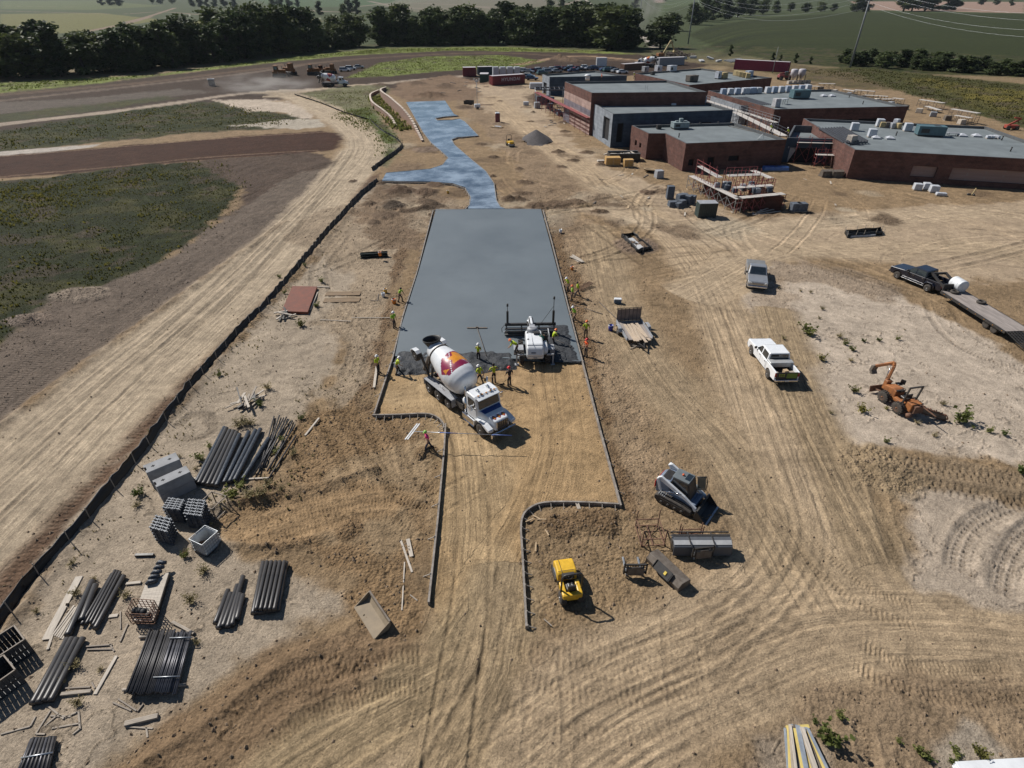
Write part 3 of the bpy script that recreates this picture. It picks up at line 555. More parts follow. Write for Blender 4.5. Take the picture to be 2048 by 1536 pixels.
M_WET = mat('wet_concrete_mix', (.036, .039, .044), .62, var=.5, scale=4, bump=.07, bscale=8, spec=.3)
def plate(name, px, z, th, m, kind=None):
 b = MB(); P = [tuple(G(x, y, z)[:2]) for x, y in px]; b.prism(P, z - th, z, 'z'); o = b.build(name, m); tag(o, kind=kind); return o
plate('concrete_pavement', SLAB, .24, .22, M_SLAB, 'structure')
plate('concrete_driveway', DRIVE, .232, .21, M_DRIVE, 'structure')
def inpoly(P, x, y):
 c = False; n = len(P)
 for i in range(n):
  ax, ay = P[i]; bx, by = P[(i + 1) % n]
  if (ay > y) != (by > y) and x < (bx - ax) * (y - ay) / (by - ay) + ax: c = not c
 return c
def lump(px, z0, h, res, sc, seed=0, skirt=True):
 """heap surface over a polygon: rough inside, falling to z0 at the rim"""
 P = np.array([G(x, y, z0)[:2] for x, y in px]); lo = P.min(0); hi = P.max(0)
 xs = np.arange(lo[0], hi[0] + res, res); yy = np.arange(lo[1], hi[1] + res, res); X, Y = np.meshgrid(xs, yy); Xf, Yf = X.ravel(), Y.ravel()
 best = np.full(len(Xf), 1e9); ins = np.zeros(len(Xf), bool)
 for i in range(len(P)):
  (ax, ay), (bx, by) = P[i], P[(i + 1) % len(P)]; dx, dy = bx - ax, by - ay; t = np.clip(((Xf - ax) * dx + (Yf - ay) * dy) / (dx * dx + dy * dy), 0, 1)
  best = np.minimum(best, np.hypot(Xf - ax - t * dx, Yf - ay - t * dy)); ins ^= ((ay > Yf) != (by > Yf)) & (Xf < (bx - ax) * (Yf - ay) / (by - ay + 1e-12) + ax)
 s = np.where(ins, best, -best) + (fbm(Xf / .6, Yf / .6, 3, 7 + seed) - .5) * .7
 z = z0 + np.clip(s / .5, -.25, 1) * h * (.35 + 1.1 * fbm(Xf / sc, Yf / sc, 4, 31 + seed))
 b = MB(); nx = len(xs); keep = s > -.18; mp = {}
 for i in np.nonzero(keep)[0]: mp[i] = len(b.v); b.v.append((Xf[i], Yf[i], z[i]))
 for r in range(len(yy) - 1):
  for c in range(nx - 1):
   q = (r * nx + c, r * nx + c + 1, (r + 1) * nx + c + 1, (r + 1) * nx + c)
   if all(k in mp for k in q): b.f.append(tuple(mp[k] for k in q)); b.mi.append(0); b.sm.append(True)
 return b
o = lump([(786, 702), (1030, 704), (1034, 738), (960, 744), (880, 741), (792, 752)], .03, .27, .09, .8).build('fresh_concrete', M_WET); tag(o, kind='stuff', label='dark wet concrete heaped along the leading edge of the slab', cat='wet concrete')
o = lump([(1098, 650), (1136, 650), (1160, 722), (1104, 724), (1064, 712)], .22, .10, .07, .5, 3).build('fresh_concrete', M_WET); tag(o, kind='stuff', label='dark rough concrete spread at the right end of the slab', cat='wet concrete')
# --- formwork
M_FORM = mat('form_board', (.30, .27, .24), .8, var=.4, scale=3, rgb2=(.13, .11, .095)); M_STAKE = mat('form_stake', (.30, .27, .235), .8, var=.3)
def run3(px, z, sm=0):
 P = [G(x, y, z) for x, y in px]
 if sm:
  Q = smooth(np.array([p[:2] for p in P]), sm); P = [Vector((q[0], q[1], z)) for q in Q]
 return P
def form(px, label, top=.27, hgt_=.27, side=1, sp=1.5, sm=0, t=.11):
 P = run3(px, top, sm); root = thing('concrete_form', label, 'concrete form', (P[0].x, P[0].y, 0), 0, 'timber forms round the concrete'); o = P[0].copy(); o.z = 0
 P = [p - o for p in P]; b = MB()
 for p, q in zip(P[:-1], P[1:]): b.beam(p - Vector((0, 0, hgt_ / 2)), q - Vector((0, 0, hgt_ / 2)), t, hgt_)
 b.build('board', M_FORM, root)
 acc = 0.3; L = 0; ns = 0
 for p, q in zip(P[:-1], P[1:]):
  d = (q - p); l_ = d.length; d.normalize(); nrm = Vector((d.y, -d.x, 0)) * side
  while acc < L + l_ and ns < 60:
   c = p + d * (acc - L); s = MB(); s.beam(c + nrm * .07 + Vector((0, 0, .06)), c + nrm * .10 - Vector((0, 0, top)), .045, .045)
   s.beam(c + nrm * .06 + Vector((0, 0, -.02)), c + nrm * .48 - Vector((0, 0, top - .02)), .04, .04); s.build('stake', M_STAKE, root); acc += sp; ns += 1
  L += l_
 return root
form([(866, 420), (835, 540), (806, 630), (786, 712), (748, 827)], 'long grey form board down the left edge of the pavement', side=1, sp=2.2)
form([(1086, 419), (1104, 484), (1138, 618), (1165, 722), (1203, 868), (1242, 1010)], 'long grey form board down the right edge of the pavement', side=-1, sp=2.6)
form([(745, 829), (800, 828), (845, 826), (868, 830), (884, 842), (889, 856)], 'curved corner form in front of the mixer truck', side=1, sp=.62, sm=4)
form([(891, 846), (888, 900), (875, 1040), (864, 1140), (857, 1204)], 'straight form board left of the dirt lane', side=1, sp=2.6)
form([(1240, 1007), (1160, 1003), (1100, 1003), (1070, 1009), (1048, 1026), (1042, 1052), (1044, 1090), (1048, 1160), (1053, 1252)], 'curved form turning the corner behind the yellow roller', side=-1, sp=.8, sm=4)
form([(764, 363), (860, 365), (905, 368), (930, 376), (941, 394), (939, 409), (930, 418), (868, 420)], 'form along the near edge of the driveway stub', side=1, sp=1.5, top=.26)
form([(772, 345), (860, 337), (885, 329), (896, 315), (880, 300), (862, 285), (846, 264), (812, 204)], 'form along the left edge of the shiny driveway', side=-1, sp=3, top=.26)
form([(930, 243), (957, 271), (915, 275), (903, 279), (910, 290), (945, 320), (972, 342), (988, 366), (993, 400), (1001, 413), (1012, 417), (1083, 418)], 'form along the right edge of the shiny driveway', side=-1, sp=3, top=.26)
form([(917, 231), (888, 233), (871, 236), (875, 240), (905, 239), (918, 237)], 'form round the planting notch in the far driveway', side=-1, sp=2, top=.30)
# --- silt fences
M_SILT = mat('silt_fabric', (.012, .013, .015), .55, var=.4, scale=1.5, bump=.02, bscale=3)
def silt(px, label, h=.75, close=False, lean=.12, sp=2.2, sm=3):
 P = run3(px, 0, sm); o = P[0].copy(); root = thing('silt_fence', label, 'silt fence', o, 0, 'black silt fences'); b = MB(); vs = []; fs = []; L = 0; Q = []
 rg = np.random.default_rng(len(px) * 7 + int(px[0][0]))
 for p, q in zip(P[:-1], P[1:]):
  n_ = max(1, int((q - p).length / .55))
  for k in range(n_): Q.append(p.lerp(q, k / n_))
 Q.append(P[-1])
 for i, p in enumerate(Q):
  d = (Q[min(i + 1, len(Q) - 1)] - Q[max(i - 1, 0)]).normalized(); nr = Vector((d.y, -d.x, 0)); sag = .10 * math.sin(i * .55 * math.pi / sp * 2) ** 2 + rg.uniform(0, .05)
  hh = h - sag; pr = p - o; w = rg.uniform(-.05, .05) + lean
  for t in (-.05, .35, .7, 1.0): vs.append(tuple(pr + nr * (w * t * t * 2 + rg.uniform(-.025, .025)) + Vector((0, 0, hh * t))))
  vs.append(tuple(pr + nr * (w * 2 - .03) + Vector((0, 0, hh * .98)))); vs.append(tuple(pr + nr * -.03 + Vector((0, 0, -.05))))
 for i in range(len(Q) - 1):
  for k in range(6): fs.append((i * 6 + k, (i + 1) * 6 + k, (i + 1) * 6 + (k + 1) % 6, i * 6 + (k + 1) % 6))
 b._add(vs, fs, True); b.build('fabric', M_SILT, root)
 acc = 0; L = 0; k = 0
 for i in range(len(Q) - 1):
  l_ = (Q[i + 1] - Q[i]).length
  if acc <= L + 1e-6 and k < 98:
   d = (Q[i + 1] - Q[i]).normalized(); nr = Vector((d.y, -d.x, 0)); c = Q[i] - o - nr * .05; s = MB(); s.beam(c, c + Vector((rg.uniform(-.05, .05), rg.uniform(-.05, .05), h + .35)) - nr * .05, .04, .04); s.build('stake', M_STAKE, root); acc += sp; k += 1
  L += l_
 return root
silt([(757, 364), (720, 395), (690, 430), (660, 463), (640, 487), (608, 527), (560, 585), (520, 630), (480, 668), (440, 715), (400, 760), (350, 823), (300, 893), (240, 966), (180, 1040), (120, 1108), (60, 1174), (24, 1228), (-60, 1340)], 'long black silt fence between the haul road and the storage yard', .72, lean=.14)
silt([(740, 240), (764, 262), (790, 277), (805, 291), (798, 303), (772, 322), (745, 342)], 'black silt fence bending round the grassy slope beside the driveway', .7)
silt([(590, 190), (640, 206), (690, 226), (738, 240)], 'short black silt fence along the top of the grassy slope', .5)
M_CONC = mat('precast_concrete', (.42, .43, .44), .8, var=.25, scale=3, bump=.01)
def inlet(px, label, inner):
 s = silt(px + [px[0]], 'black silt fence boxed round ' + label, .6, lean=.05, sp=1.4, sm=1)
 P = [G(x, y, .25) for x, y in inner]; c = sum(P, Vector()) / 4; t = thing('storm_inlet', label, 'storm inlet', (c.x, c.y, 0)); b = MB(); b.prism([tuple((p - c)[:2]) for p in P], 0, .25, 'z'); b.build('top_slab', M_CONC, t, .02)
 b = MB(); b.cyl((0, 0, .25), (0, 0, .275), .3, 14); b.build('lid', mat('cast_iron', (.07, .07, .075), .6, .6), t)
inlet([(1243, 475), (1266, 471), (1302, 500), (1276, 507)], 'pale concrete storm inlet right of the pavement', [(1252, 477), (1266, 475), (1290, 497), (1276, 499)])
inlet([(1689, 467), (1760, 461), (1764, 470), (1694, 476)], 'storm inlet on the far right of the haul road', [(1700, 469), (1750, 465), (1752, 469), (1702, 472)])
# --- two curved retaining walls beside the far driveway
M_RWALL = mat('retaining_block', (.26, .165, .125), .85, var=.25, scale=2, bump=.02, bscale=6); M_RCAP = mat('wall_cap', (.48, .40, .33), .8, var=.2)
def rwall(px, h, label):
 """px follow the wall's foot; h(i) height at each point"""
 P = smooth(np.array([G(x, y, 0)[:2] for x, y in px]), 5); H_ = np.interp(np.linspace(0, 1, len(P)), np.linspace(0, 1, len(h)), h); o = Vector((P[0][0], P[0][1], 0)); t = thing('retaining_wall', label, 'retaining wall', o); a = MB(); c = MB()
 for i in range(len(P) - 1):
  p = Vector((*P[i], 0)) - o; q = Vector((*P[i + 1], 0)) - o; hh = (H_[i] + H_[i + 1]) / 2
  a.beam(p + Vector((0, 0, hh / 2 - .1)), q + Vector((0, 0, hh / 2 - .1)), .3, hh + .2); c.beam(p + Vector((0, 0, hh + .06)), q + Vector((0, 0, hh + .06)), .5, .12)
 a.build('wall', M_RWALL, t); c.build('cap', M_RCAP, t)
rwall([(772, 178), (764, 186), (764, 198), (782, 215), (805, 235), (822, 250), (835, 268), (845, 284)], [.5, 1.2, 2.2, 2.6, 2.4, 1.6, .8, .25], 'long curved brown retaining wall beside the far driveway')
rwall([(757, 183), (744, 192), (741, 200), (746, 214), (765, 228), (782, 240), (792, 254)], [.4, .8, 1.0, 1.3, 1.2, .8, .3], 'shorter curved brown retaining wall on the grassy slope')

# ================================================================== THE SCHOOL UNDER CONSTRUCTION
def brick_mat(name, c1, c2, mortar):
 m = bpy.data.materials.new(name); m.use_nodes = True; n = m.node_tree.nodes; l = m.node_tree.links; b = n['Principled BSDF']
 uv = n.new('ShaderNodeUVMap'); br = n.new('ShaderNodeTexBrick'); l.new(uv.outputs[0], br.inputs['Vector']); br.inputs['Color1'].default_value = (*c1, 1); br.inputs['Color2'].default_value = (*c2, 1); br.inputs['Mortar'].default_value = (*mortar, 1)
 br.inputs['Scale'].default_value = 1; br.inputs['Brick Width'].default_value = .4; br.inputs['Row Height'].default_value = .2; br.inputs['Mortar Size'].default_value = .012
 nz = n.new('ShaderNodeTexNoise'); nz.inputs['Scale'].default_value = .6; nz.inputs['Detail'].default_value = 6; l.new(uv.outputs[0], nz.inputs['Vector']); mr = n.new('ShaderNodeMapRange'); l.new(nz.outputs[0], mr.inputs[0]); mr.inputs[1].default_value = .3; mr.inputs[2].default_value = .7; mr.inputs[3].default_value = .72; mr.inputs[4].default_value = 1.22; wv = n.new('ShaderNodeTexWave'); wv.bands_direction = 'Y'; wv.inputs['Scale'].default_value = .42; wv.inputs['Distortion'].default_value = .6; l.new(uv.outputs[0], wv.inputs['Vector']); m2 = n.new('ShaderNodeMapRange'); l.new(wv.outputs['Fac'], m2.inputs[0]); m2.inputs[3].default_value = .95; m2.inputs[4].default_value = 1.06; ml = n.new('ShaderNodeMath'); ml.operation = 'MULTIPLY'; l.new(mr.outputs[0], ml.inputs[0]); l.new(m2.outputs[0], ml.inputs[1])
 v = n.new('ShaderNodeVectorMath'); v.operation = 'SCALE'; l.new(br.outputs[0], v.inputs[0]); l.new(ml.outputs[0], v.inputs['Scale']); l.new(v.outputs[0], b.inputs['Base Color']); b.inputs['Roughness'].default_value = .88; b.inputs['Specular IOR Level'].default_value = .2
 return m
M_BRICK = brick_mat('red_brick', (.135, .062, .050), (.092, .046, .039), (.155, .115, .10)); M_PINK = brick_mat('pale_brick', (.36, .25, .22), (.31, .215, .19), (.34, .27, .24))
M_CMU = brick_mat('grey_block', (.24, .265, .30), (.20, .225, .26), (.29, .31, .33)); M_PURP = brick_mat('slate_brick', (.165, .15, .175), (.135, .12, .145), (.19, .18, .19)); M_DARKB = brick_mat('shaded_membrane_block', (.060, .085, .120), (.05, .072, .102), (.075, .098, .125))  # membrane block repeats grey block with front-wall shade darkened into its colour
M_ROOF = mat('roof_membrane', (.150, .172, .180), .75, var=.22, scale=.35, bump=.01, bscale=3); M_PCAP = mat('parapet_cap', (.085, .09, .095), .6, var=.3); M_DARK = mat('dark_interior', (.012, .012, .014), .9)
M_FRAME = mat('opening_frame', (.30, .31, .32), .6, var=.3)
class Wall:
 """wall faces with real openings; uv in metres"""
 def __init__(s): s.v = []; s.f = []; s.u = []; s.mi = []
 def q(s, P, uv, mi): o = len(s.v); s.v += P; s.f.append((o, o + 1, o + 2, o + 3)); s.u += uv; s.mi.append(mi)
 def wall(s, p, q, z0, z1, ops=(), mi=0, dk=1):
  p = Vector((*p, 0)); q = Vector((*q, 0)); L = (q - p).length; d = (q - p) / L; nin = Vector((-d.y, d.x, 0))
  us = sorted({0, L, *[o[0] for o in ops], *[o[1] for o in ops]}); zs = sorted({z0, z1, *[o[2] for o in ops], *[o[3] for o in ops]})
  pt = lambda u, z, k=0.0: tuple(p + d * u + nin * k + Vector((0, 0, z)))
  for a, b in zip(us[:-1], us[1:]):
   for c, e in zip(zs[:-1], zs[1:]):
    if any(o[0] <= a and b <= o[1] and o[2] <= c and e <= o[3] for o in ops): continue
    s.q([pt(a, c), pt(b, c), pt(b, e), pt(a, e)], [(a, c), (b, c), (b, e), (a, e)], mi)
  for a, b, c, e in ops:
   k = .4
   for P in ([pt(a, c), pt(b, c), pt(b, c, k), pt(a, c, k)], [pt(a, e), pt(a, e, k), pt(b, e, k), pt(b, e)], [pt(a, c), pt(a, c, k), pt(a, e, k), pt(a, e)], [pt(b, c), pt(b, e), pt(b, e, k), pt(b, c, k)]): s.q(P, [(0, 0), (1, 0), (1, 1), (0, 1)], mi)
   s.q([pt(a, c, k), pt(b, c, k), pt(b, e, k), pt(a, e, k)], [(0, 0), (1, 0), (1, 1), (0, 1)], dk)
 def build(s, name, mats, parent):
  me = bpy.data.meshes.new(name); me.from_pydata(s.v, [], s.f); uv = me.uv_layers.new(name='UVMap')
  for i, lp in enumerate(me.loops): uv.data[i].uv = s.u[lp.vertex_index]
  for m in mats: me.materials.append(m)
  me.polygons.foreach_set('material_index', s.mi); o = bpy.data.objects.new(name, me); COL.objects.link(o); o.parent = parent; return o
r3 = lambda x, y: (1050 + x * .26855, 60 + y * .26855)
r4 = lambda x, y: (1500 + x * .26758, 60 + y * .26758)
r6 = lambda x, y: (1180 + x * .25391, 280 + y * .25391)
def block(name, label, px, h, walls, par=.45, extra=None, cat='building'):
 """px: roof corners in order near-left, then anticlockwise seen from above (front edge is last -> first is NOT: order near-left, near-right, far-right, far-left)"""
 P = [G(*p, h) for p in px]; o = P[0].copy(); o.z = 0; t = thing(name, label, cat, o); Q = [tuple((p - P[0])[:2]) for p in P]; n = len(Q)
 for i in range(n):
  w = Wall(); spec = walls[i] if i < len(walls) else (M_BRICK, ())
  if callable(spec): spec(w, Q[i], Q[(i + 1) % n], t); continue
  w.wall(Q[i], Q[(i + 1) % n], -.3, h, spec[1]); w.build('wall', [spec[0], M_DARK], t)
 c = Vector((sum(q[0] for q in Q) / n, sum(q[1] for q in Q) / n)); inn = []
 A = 0.5 * sum(Q[i][0] * Q[(i + 1) % n][1] - Q[(i + 1) % n][0] * Q[i][1] for i in range(n))
 for i in range(n):
  a, b, e = Vector(Q[i - 1]), Vector(Q[i]), Vector(Q[(i + 1) % n]); d1 = (b - a).normalized(); d2 = (e - b).normalized(); n1 = Vector((-d1.y, d1.x)) * (1 if A > 0 else -1); n2 = Vector((-d2.y, d2.x)) * (1 if A > 0 else -1)
  bis = (n1 + n2).normalized(); inn.append(b + bis * (.32 / max(.3, bis.dot(n1))))
 b = MB(); b._add([(*q, h - par) for q in inn], [tuple(range(n))]); ro = b.build('roof', M_ROOF, t)
 b = MB()
 for i in range(n):
  j = (i + 1) % n; b._add([(*Q[i], h + .003), (*Q[j], h + .003), (*inn[j], h + .003), (*inn[i], h + .003), (*inn[i], h - par), (*inn[j], h - par), (Q[i][0], Q[i][1], h - .12), (Q[j][0], Q[j][1], h - .12)], [(0, 1, 2, 3), (3, 2, 5, 4)])
 b.build('parapet', M_PCAP, t); return t, Q, h - par
OPN = lambda *a: a
def gym_west(w, p, q, t):     # q is the near corner
 L = (Vector(q) - Vector(p)).length
 for nm, m_, z0, z1 in (('brick_band', M_BRICK, 6.7, 8.6), ('pale_band', M_PINK, 5.1, 6.7), ('slate_band', M_PURP, 3.9, 5.1)):
  x = Wall(); x.wall(p, q, z0, z1); x.build(nm, [m_], t)
 x = Wall(); P0 = Vector(p); d = (Vector(q) - P0) / L; mid = P0 + d * L * .26; x.wall(p, tuple(mid), -.3, 3.9); x.build('slate_panel', [M_PURP], t)
 x = Wall(); z = -.3; k = 0
 while z < 3.9: x.wall(tuple(mid), q, z, min(3.9, z + .42), (), k % 2); z += .42; k += 1
 x.build('striped_panel', [M_BRICK, M_PINK], t)
gymT, gymQ, gymR = block('school_gym', 'tall brick gym block with pale and slate bands on its sunny end', [r3(497, 468), r3(1355, 460), r3(1060, 375), r3(297, 385)], 8.6, [(M_BRICK, ()), (M_BRICK, ()), (M_BRICK, ()), gym_west])
frontT, frontQ, frontR = block('school_entrance', 'grey block hall with a tall corner opening in front of the gym', [r3(655, 625), r3(1550, 595), r3(1362, 540), r3(505, 545)], 6.4,
 [(M_DARKB, [(1.2, 2.5, 1.0, 4.6), (10, 12.4, 3.2, 4.2), (15, 17.2, 3.2, 4.2), (19.5, 21.7, 3.2, 4.2)]), (M_CMU, ()), (M_CMU, ()), (M_CMU, [(8.2, 12.2, .8, 5.2)])])
wingT, wingQ, wingR = block('school_wing', 'low red brick wing with a stepped front nearest the driveway', [r3(1200, 845), r3(1950, 815), r3(1560, 690), r3(795, 710), r3(920, 770), r3(1045, 770)], 4.7,
 [(M_BRICK, [(1.0, 2.0, 0.9, 2.0), (4.6, 5.9, -.3, 2.2), (8.6, 10.6, 1.4, 2.3)]), (M_BRICK, ()), (M_BRICK, ()), (M_BRICK, [(2.4, 3.4, 1.5, 2.5), (4.6, 5.5, 1.5, 2.4)]), (M_BRICK, ()), (M_BRICK, ())])
farT, farQ, farR = block('school_annex', 'membrane-clad block with a shade-darkened front at the far left end of the school', [r3(183, 350), r3(760, 340), r3(520, 303), r3(130, 330)], 5.2, [(M_DARKB, ()), (M_DARKB, ()), (M_DARKB, ()), (M_CMU, [(1.4, 4.6, -.3, 3.2)])])
backT, backQ, backR = block('school_back_wing', 'long low brick wing at the back of the school with many roof units', [r3(1225, 410), r3(1840, 355), r3(1310, 285), r3(820, 322)], 5.2, [(M_BRICK, ()), (M_BRICK, ()), (M_BRICK, ()), (M_BRICK, ())])
midT, midQ, midR = block('school_middle_wing', 'middle brick classroom wing with a large teal roof unit', [r3(1860, 590), r4(1185, 570), r4(610, 445), r3(1365, 450)], 5.0, [(M_BRICK, [(14, 19.5, 1.2, 2.6), (21, 27, 1.2, 2.6)]), (M_BRICK, ()), (M_BRICK, ()), (M_BRICK, ())])
def infill(w, p, q, t):
 L = (Vector(q) - Vector(p)).length; ops = [(9.5, 13.2, 1.0, 2.7), (15.3, 28.2, .8, 2.75), (30.0, 40, .8, 2.75)]; w.wall(p, q, -.3, 4.7, ops); w.build('wall', [M_BRICK, M_PINK], t)
rightT, rightQ, rightR = block('school_right_wing', 'near brick classroom wing cut by the right edge of the photo', [r4(785, 895), r4(2850, 1005), r4(2300, 905), r4(1760, 720), r4(400, 660)], 4.7, [infill, (M_BRICK, ()), (M_BRICK, ()), (M_BRICK, ()), (M_BRICK, ())])
linkT, linkQ, linkR = block('school_link', 'low dark blue-grey block link between two brick wings', [r4(278, 805), r4(650, 815), r4(515, 718), r4(330, 712)], 4.3, [(M_DARKB, [(1, 6, -.3, 2.6)]), (M_CMU, ()), (M_CMU, ()), (M_CMU, ())], par=1.2)
link2T, link2Q, link2R = block('school_corridor', 'grey block corridor between the gym and the middle wing', [r3(1610, 562), r3(1740, 566), r3(1505, 495), r3(1385, 492)], 4.2, [(M_CMU, ()), (M_CMU, ()), (M_CMU, ()), (M_CMU, ())], par=.8)
# open steel joists
M_JOIST = mat('joist_steel', (.10, .105, .12), .5, .5); M_RED = mat('red_scaffold', (.24, .06, .06), .6, var=.3); M_PLANK = mat('scaffold_plank', (.46, .43, .40), .8, var=.3, stretch=(1, 6, 1)); M_STEEL = mat('galvanised', (.40, .42, .44), .45, .7, var=.25)
def joists(label, a, b, c, d, z, n):
 A, B, C, D = [G(*p, z) for p in (a, b, c, d)]; t = thing('roof_joists', label, 'roof joists', (A.x, A.y, 0)); o = Vector((A.x, A.y, 0)); dk = MB();
 for i in range(n):
  k = i / (n - 1); s = MB(); s.beam(A.lerp(B, k) - o, D.lerp(C, k) - o, .14, .25); s.build('joist', M_JOIST, t)
 for p, q in ((A, B), (D, C)): dk = MB(); dk.beam(p - o + Vector((0, 0, -.2)), q - o + Vector((0, 0, -.2)), .2, .3); dk.build('bearing_beam', M_JOIST, t)
joists('dark open joists by the roof edge of the right wing', r4(520, 735), r4(690, 725), r4(880, 830), r4(700, 840), 4.75, 9)
joists('dark open joists beside the middle wing roof', r3(1520, 505), r3(1640, 500), r3(1830, 555), r3(1710, 562), 4.6, 9)
# --- scaffolds
def scaffold(label, a, b, w, z, bays, planks=2, rail=True, col=None, cat='scaffold', thin=.07, zb=0.0, pm=None):
 """platform of planks from pixel a to b (at height z), frames every bay"""
 A, B = G(*a, z), G(*b, z); d = (B - A).normalized(); nr = Vector((-d.y, d.x, 0)); t = thing('scaffold', label, cat, (A.x, A.y, 0)); o = Vector((A.x, A.y, 0)); A = A - o; B = B - o; c = col or M_RED
 for k in range(bays + 1):
  p = A.lerp(B, k / bays); f = MB()
  for s in (0, w):
   e = p + nr * s; f.beam((e.x, e.y, zb), (e.x, e.y, z + (1.1 if rail else .1)), thin, thin)
  for zz in np.arange(zb + .6, z + .01, .9): f.beam((p.x, p.y, zz), tuple(Vector((p.x, p.y, zz)) + nr * w), thin * .8, thin * .8)
  f.build('frame', c, t)
  if k < bays:
   q = A.lerp(B, (k + 1) / bays); f = MB(); f.beam((p.x, p.y, zb + .3), (q.x, q.y, z - .2), thin * .7, thin * .7); f.beam((p.x, p.y, z - .2), (q.x, q.y, zb + .3), thin * .7, thin * .7); f.build('brace', c, t)
 for i in range(planks):
  k = (i + .5) / planks * w; f = MB(); f.beam(tuple(A + nr * k + Vector((0, 0, .04))), tuple(B + nr * k + Vector((0, 0, .04))), w / planks * .92, .07); f.build('plank', pm or M_PLANK, t)
 if rail:
  f = MB()
  for zz in (.55, 1.05): f.beam(tuple(A + Vector((0, 0, zz))), tuple(B + Vector((0, 0, zz))), .05, .05)
  f.build('guard_rail', c, t)
 return t
scaffold('long red mason scaffold along the foot of the banded gym wall', r3(100, 462), r3(500, 655), -1.3, 3.6, 11, col=M_RED, rail=False, pm=M_RED)
scaffold('long pale scaffold beside the entrance hall roof', r3(1350, 520), r3(1890, 690), -1.2, 4.5, 10, col=M_STEEL)
scaffold('grey block-laden scaffold leading to the link roof', r3(1590, 610), r3(1960, 790), -1.6, 4.3, 8, col=M_JOIST)
scaffold('red scaffold bay in the shaded gap between brick wings', r4(360, 845), r4(650, 852), 1.4, 3.6, 3, col=M_RED)
scaffold('low red scaffold bay under the link wall', r4(500, 938), r4(650, 942), 1.2, 2.0, 2, col=M_RED)
# unfinished brick enclosure with mason's scaffold round it
E0, E1, E2 = G(*r6(1110, 545)), G(*r6(1500, 560)), G(*r6(885, 420)); E3 = E1 + (E2 - E0)
t = thing('brick_enclosure', 'unfinished low brick enclosure ringed by scaffold planks', 'masonry wall', E0); w = Wall(); pts = [(0, 0), tuple((E1 - E0)[:2]), tuple((E3 - E0)[:2]), tuple((E2 - E0)[:2])]
for i in range(4):
 if i != 2:
  w = Wall(); w.wall(pts[i], pts[(i + 1) % 4], -.2, 2.1); w.wall(pts[(i + 1) % 4], pts[i], -.2, 2.1); w.build('wall', [M_BRICK, M_DARK], t)
scaffold('white planked scaffold on the left side of the brick enclosure', r6(775, 285), r6(1150, 470), 1.1, 2.0, 6, col=M_STEEL, rail=False)
scaffold('white planked scaffold along the front of the brick enclosure', r6(1170, 468), r6(1545, 432), 1.1, 2.0, 6, col=M_RED, rail=False)
scaffold('raised white scaffold plank over the back of the enclosure', r6(840, 208), r6(1000, 300), 1.0, 3.6, 3, col=M_RED)
scaffold('red guard-railed scaffold inside the brick enclosure', r6(1070, 275), r6(1310, 265), -1.2, 3.0, 4, col=M_RED)
scaffold('red scaffold at the right side of the brick enclosure', r6(1300, 238), r6(1450, 302), -1.0, 3.0, 4, col=M_RED, rail=False)
scaffold('low red scaffold among the block stacks of the enclosure', r6(1150, 385), r6(1450, 365), 1.0, 2.6, 4, col=M_RED)

# ================================================================== VEHICLES AND MACHINES
M_WHITE = mat('white_paint', (.66, .68, .70), .42, var=.12, scale=1.2, coat=.4); M_TYRE = mat('tyre_rubber', (.028, .026, .025), .85, var=.5, scale=6, rgb2=(.075, .062, .05)); M_RIM = mat('wheel_rim', (.42, .42, .42), .45, .6, var=.35, scale=5)
M_CHROME = mat('chrome', (.62, .63, .65), .18, 1.0, var=.1); M_BLACK = mat('black_steel', (.022, .022, .024), .5, var=.5, scale=4, rgb2=(.05, .045, .04)); M_GLASS = glass_mat()
M_CHASSIS = mat('chassis_dust', (.085, .075, .065), .8, var=.4, scale=4); M_LAMP = mat('lamp_lens', (.60, .60, .58), .15, var=.1); M_TAIL = mat('tail_lens', (.30, .012, .012), .25, var=.2); M_ORANGE = mat('machine_orange', (.40, .15, .045), .6, var=.3, scale=3, rgb2=(.17, .07, .03))
M_YELLOW = mat('machine_yellow', (.62, .37, .025), .42, var=.2, scale=3, coat=.2); M_GREY = mat('grey_paint', (.30, .31, .33), .5, var=.2); M_WORN = mat('worn_steel', (.19, .165, .14), .65, .3, var=.45, scale=3, rgb2=(.09, .07, .055)); M_RUST = mat('rusty_steel', (.16, .085, .055), .85, var=.4, scale=4)
def wheel(t, x, y, r, w, rim=.55, lug=False, m=None):
 b = MB(); h = w / 2; b.lathe([(-h, r * .55), (-h, r * .88), (-h * .75, r), (h * .75, r), (h, r * .88), (h, r * .55)], 22, 'y', caps=True)
 if lug:
  for k in range(16):
   for s in (-1, 1):
    a = 2 * math.pi * (k + .25 * s) / 16; b.box((math.cos(a) * r, s * h * .5, math.sin(a) * r), (.10, h * .95, .09), ry=-a, rz=.0)
 o = b.build('wheel', M_TYRE, t, loc=(x, y, r)); b = MB(); s = 1 if y > 0 else -1
 b.lathe([(s * h * .55, .02), (s * h * .55, r * rim * .45), (s * h * 1.02, r * rim * .5), (s * h * .8, r * rim * .8), (s * h * 1.04, r * rim)], 18, 'y', caps=False); b.lathe([(s * h * .5, .001), (s * h * 1.15, r * .14)], 12, 'y'); b.build('rim', m or M_RIM, o); return o
def glassq(t, name, pts, m=None):
 b = MB(); b._add(pts, [tuple(range(len(pts)))]); p = [Vector(q) for q in pts]; n = (p[1] - p[0]).cross(p[2] - p[0]).normalized(); k = len(pts); b2 = MB(); b2._add([tuple(q + n * .008) for q in p] + [tuple(q - n * .012) for q in p], [tuple(range(k)), tuple(reversed(range(k, 2 * k)))] + [(i, k + i, k + (i + 1) % k, (i + 1) % k) for i in range(k)]); return b2.build(name, m or M_GLASS, t)
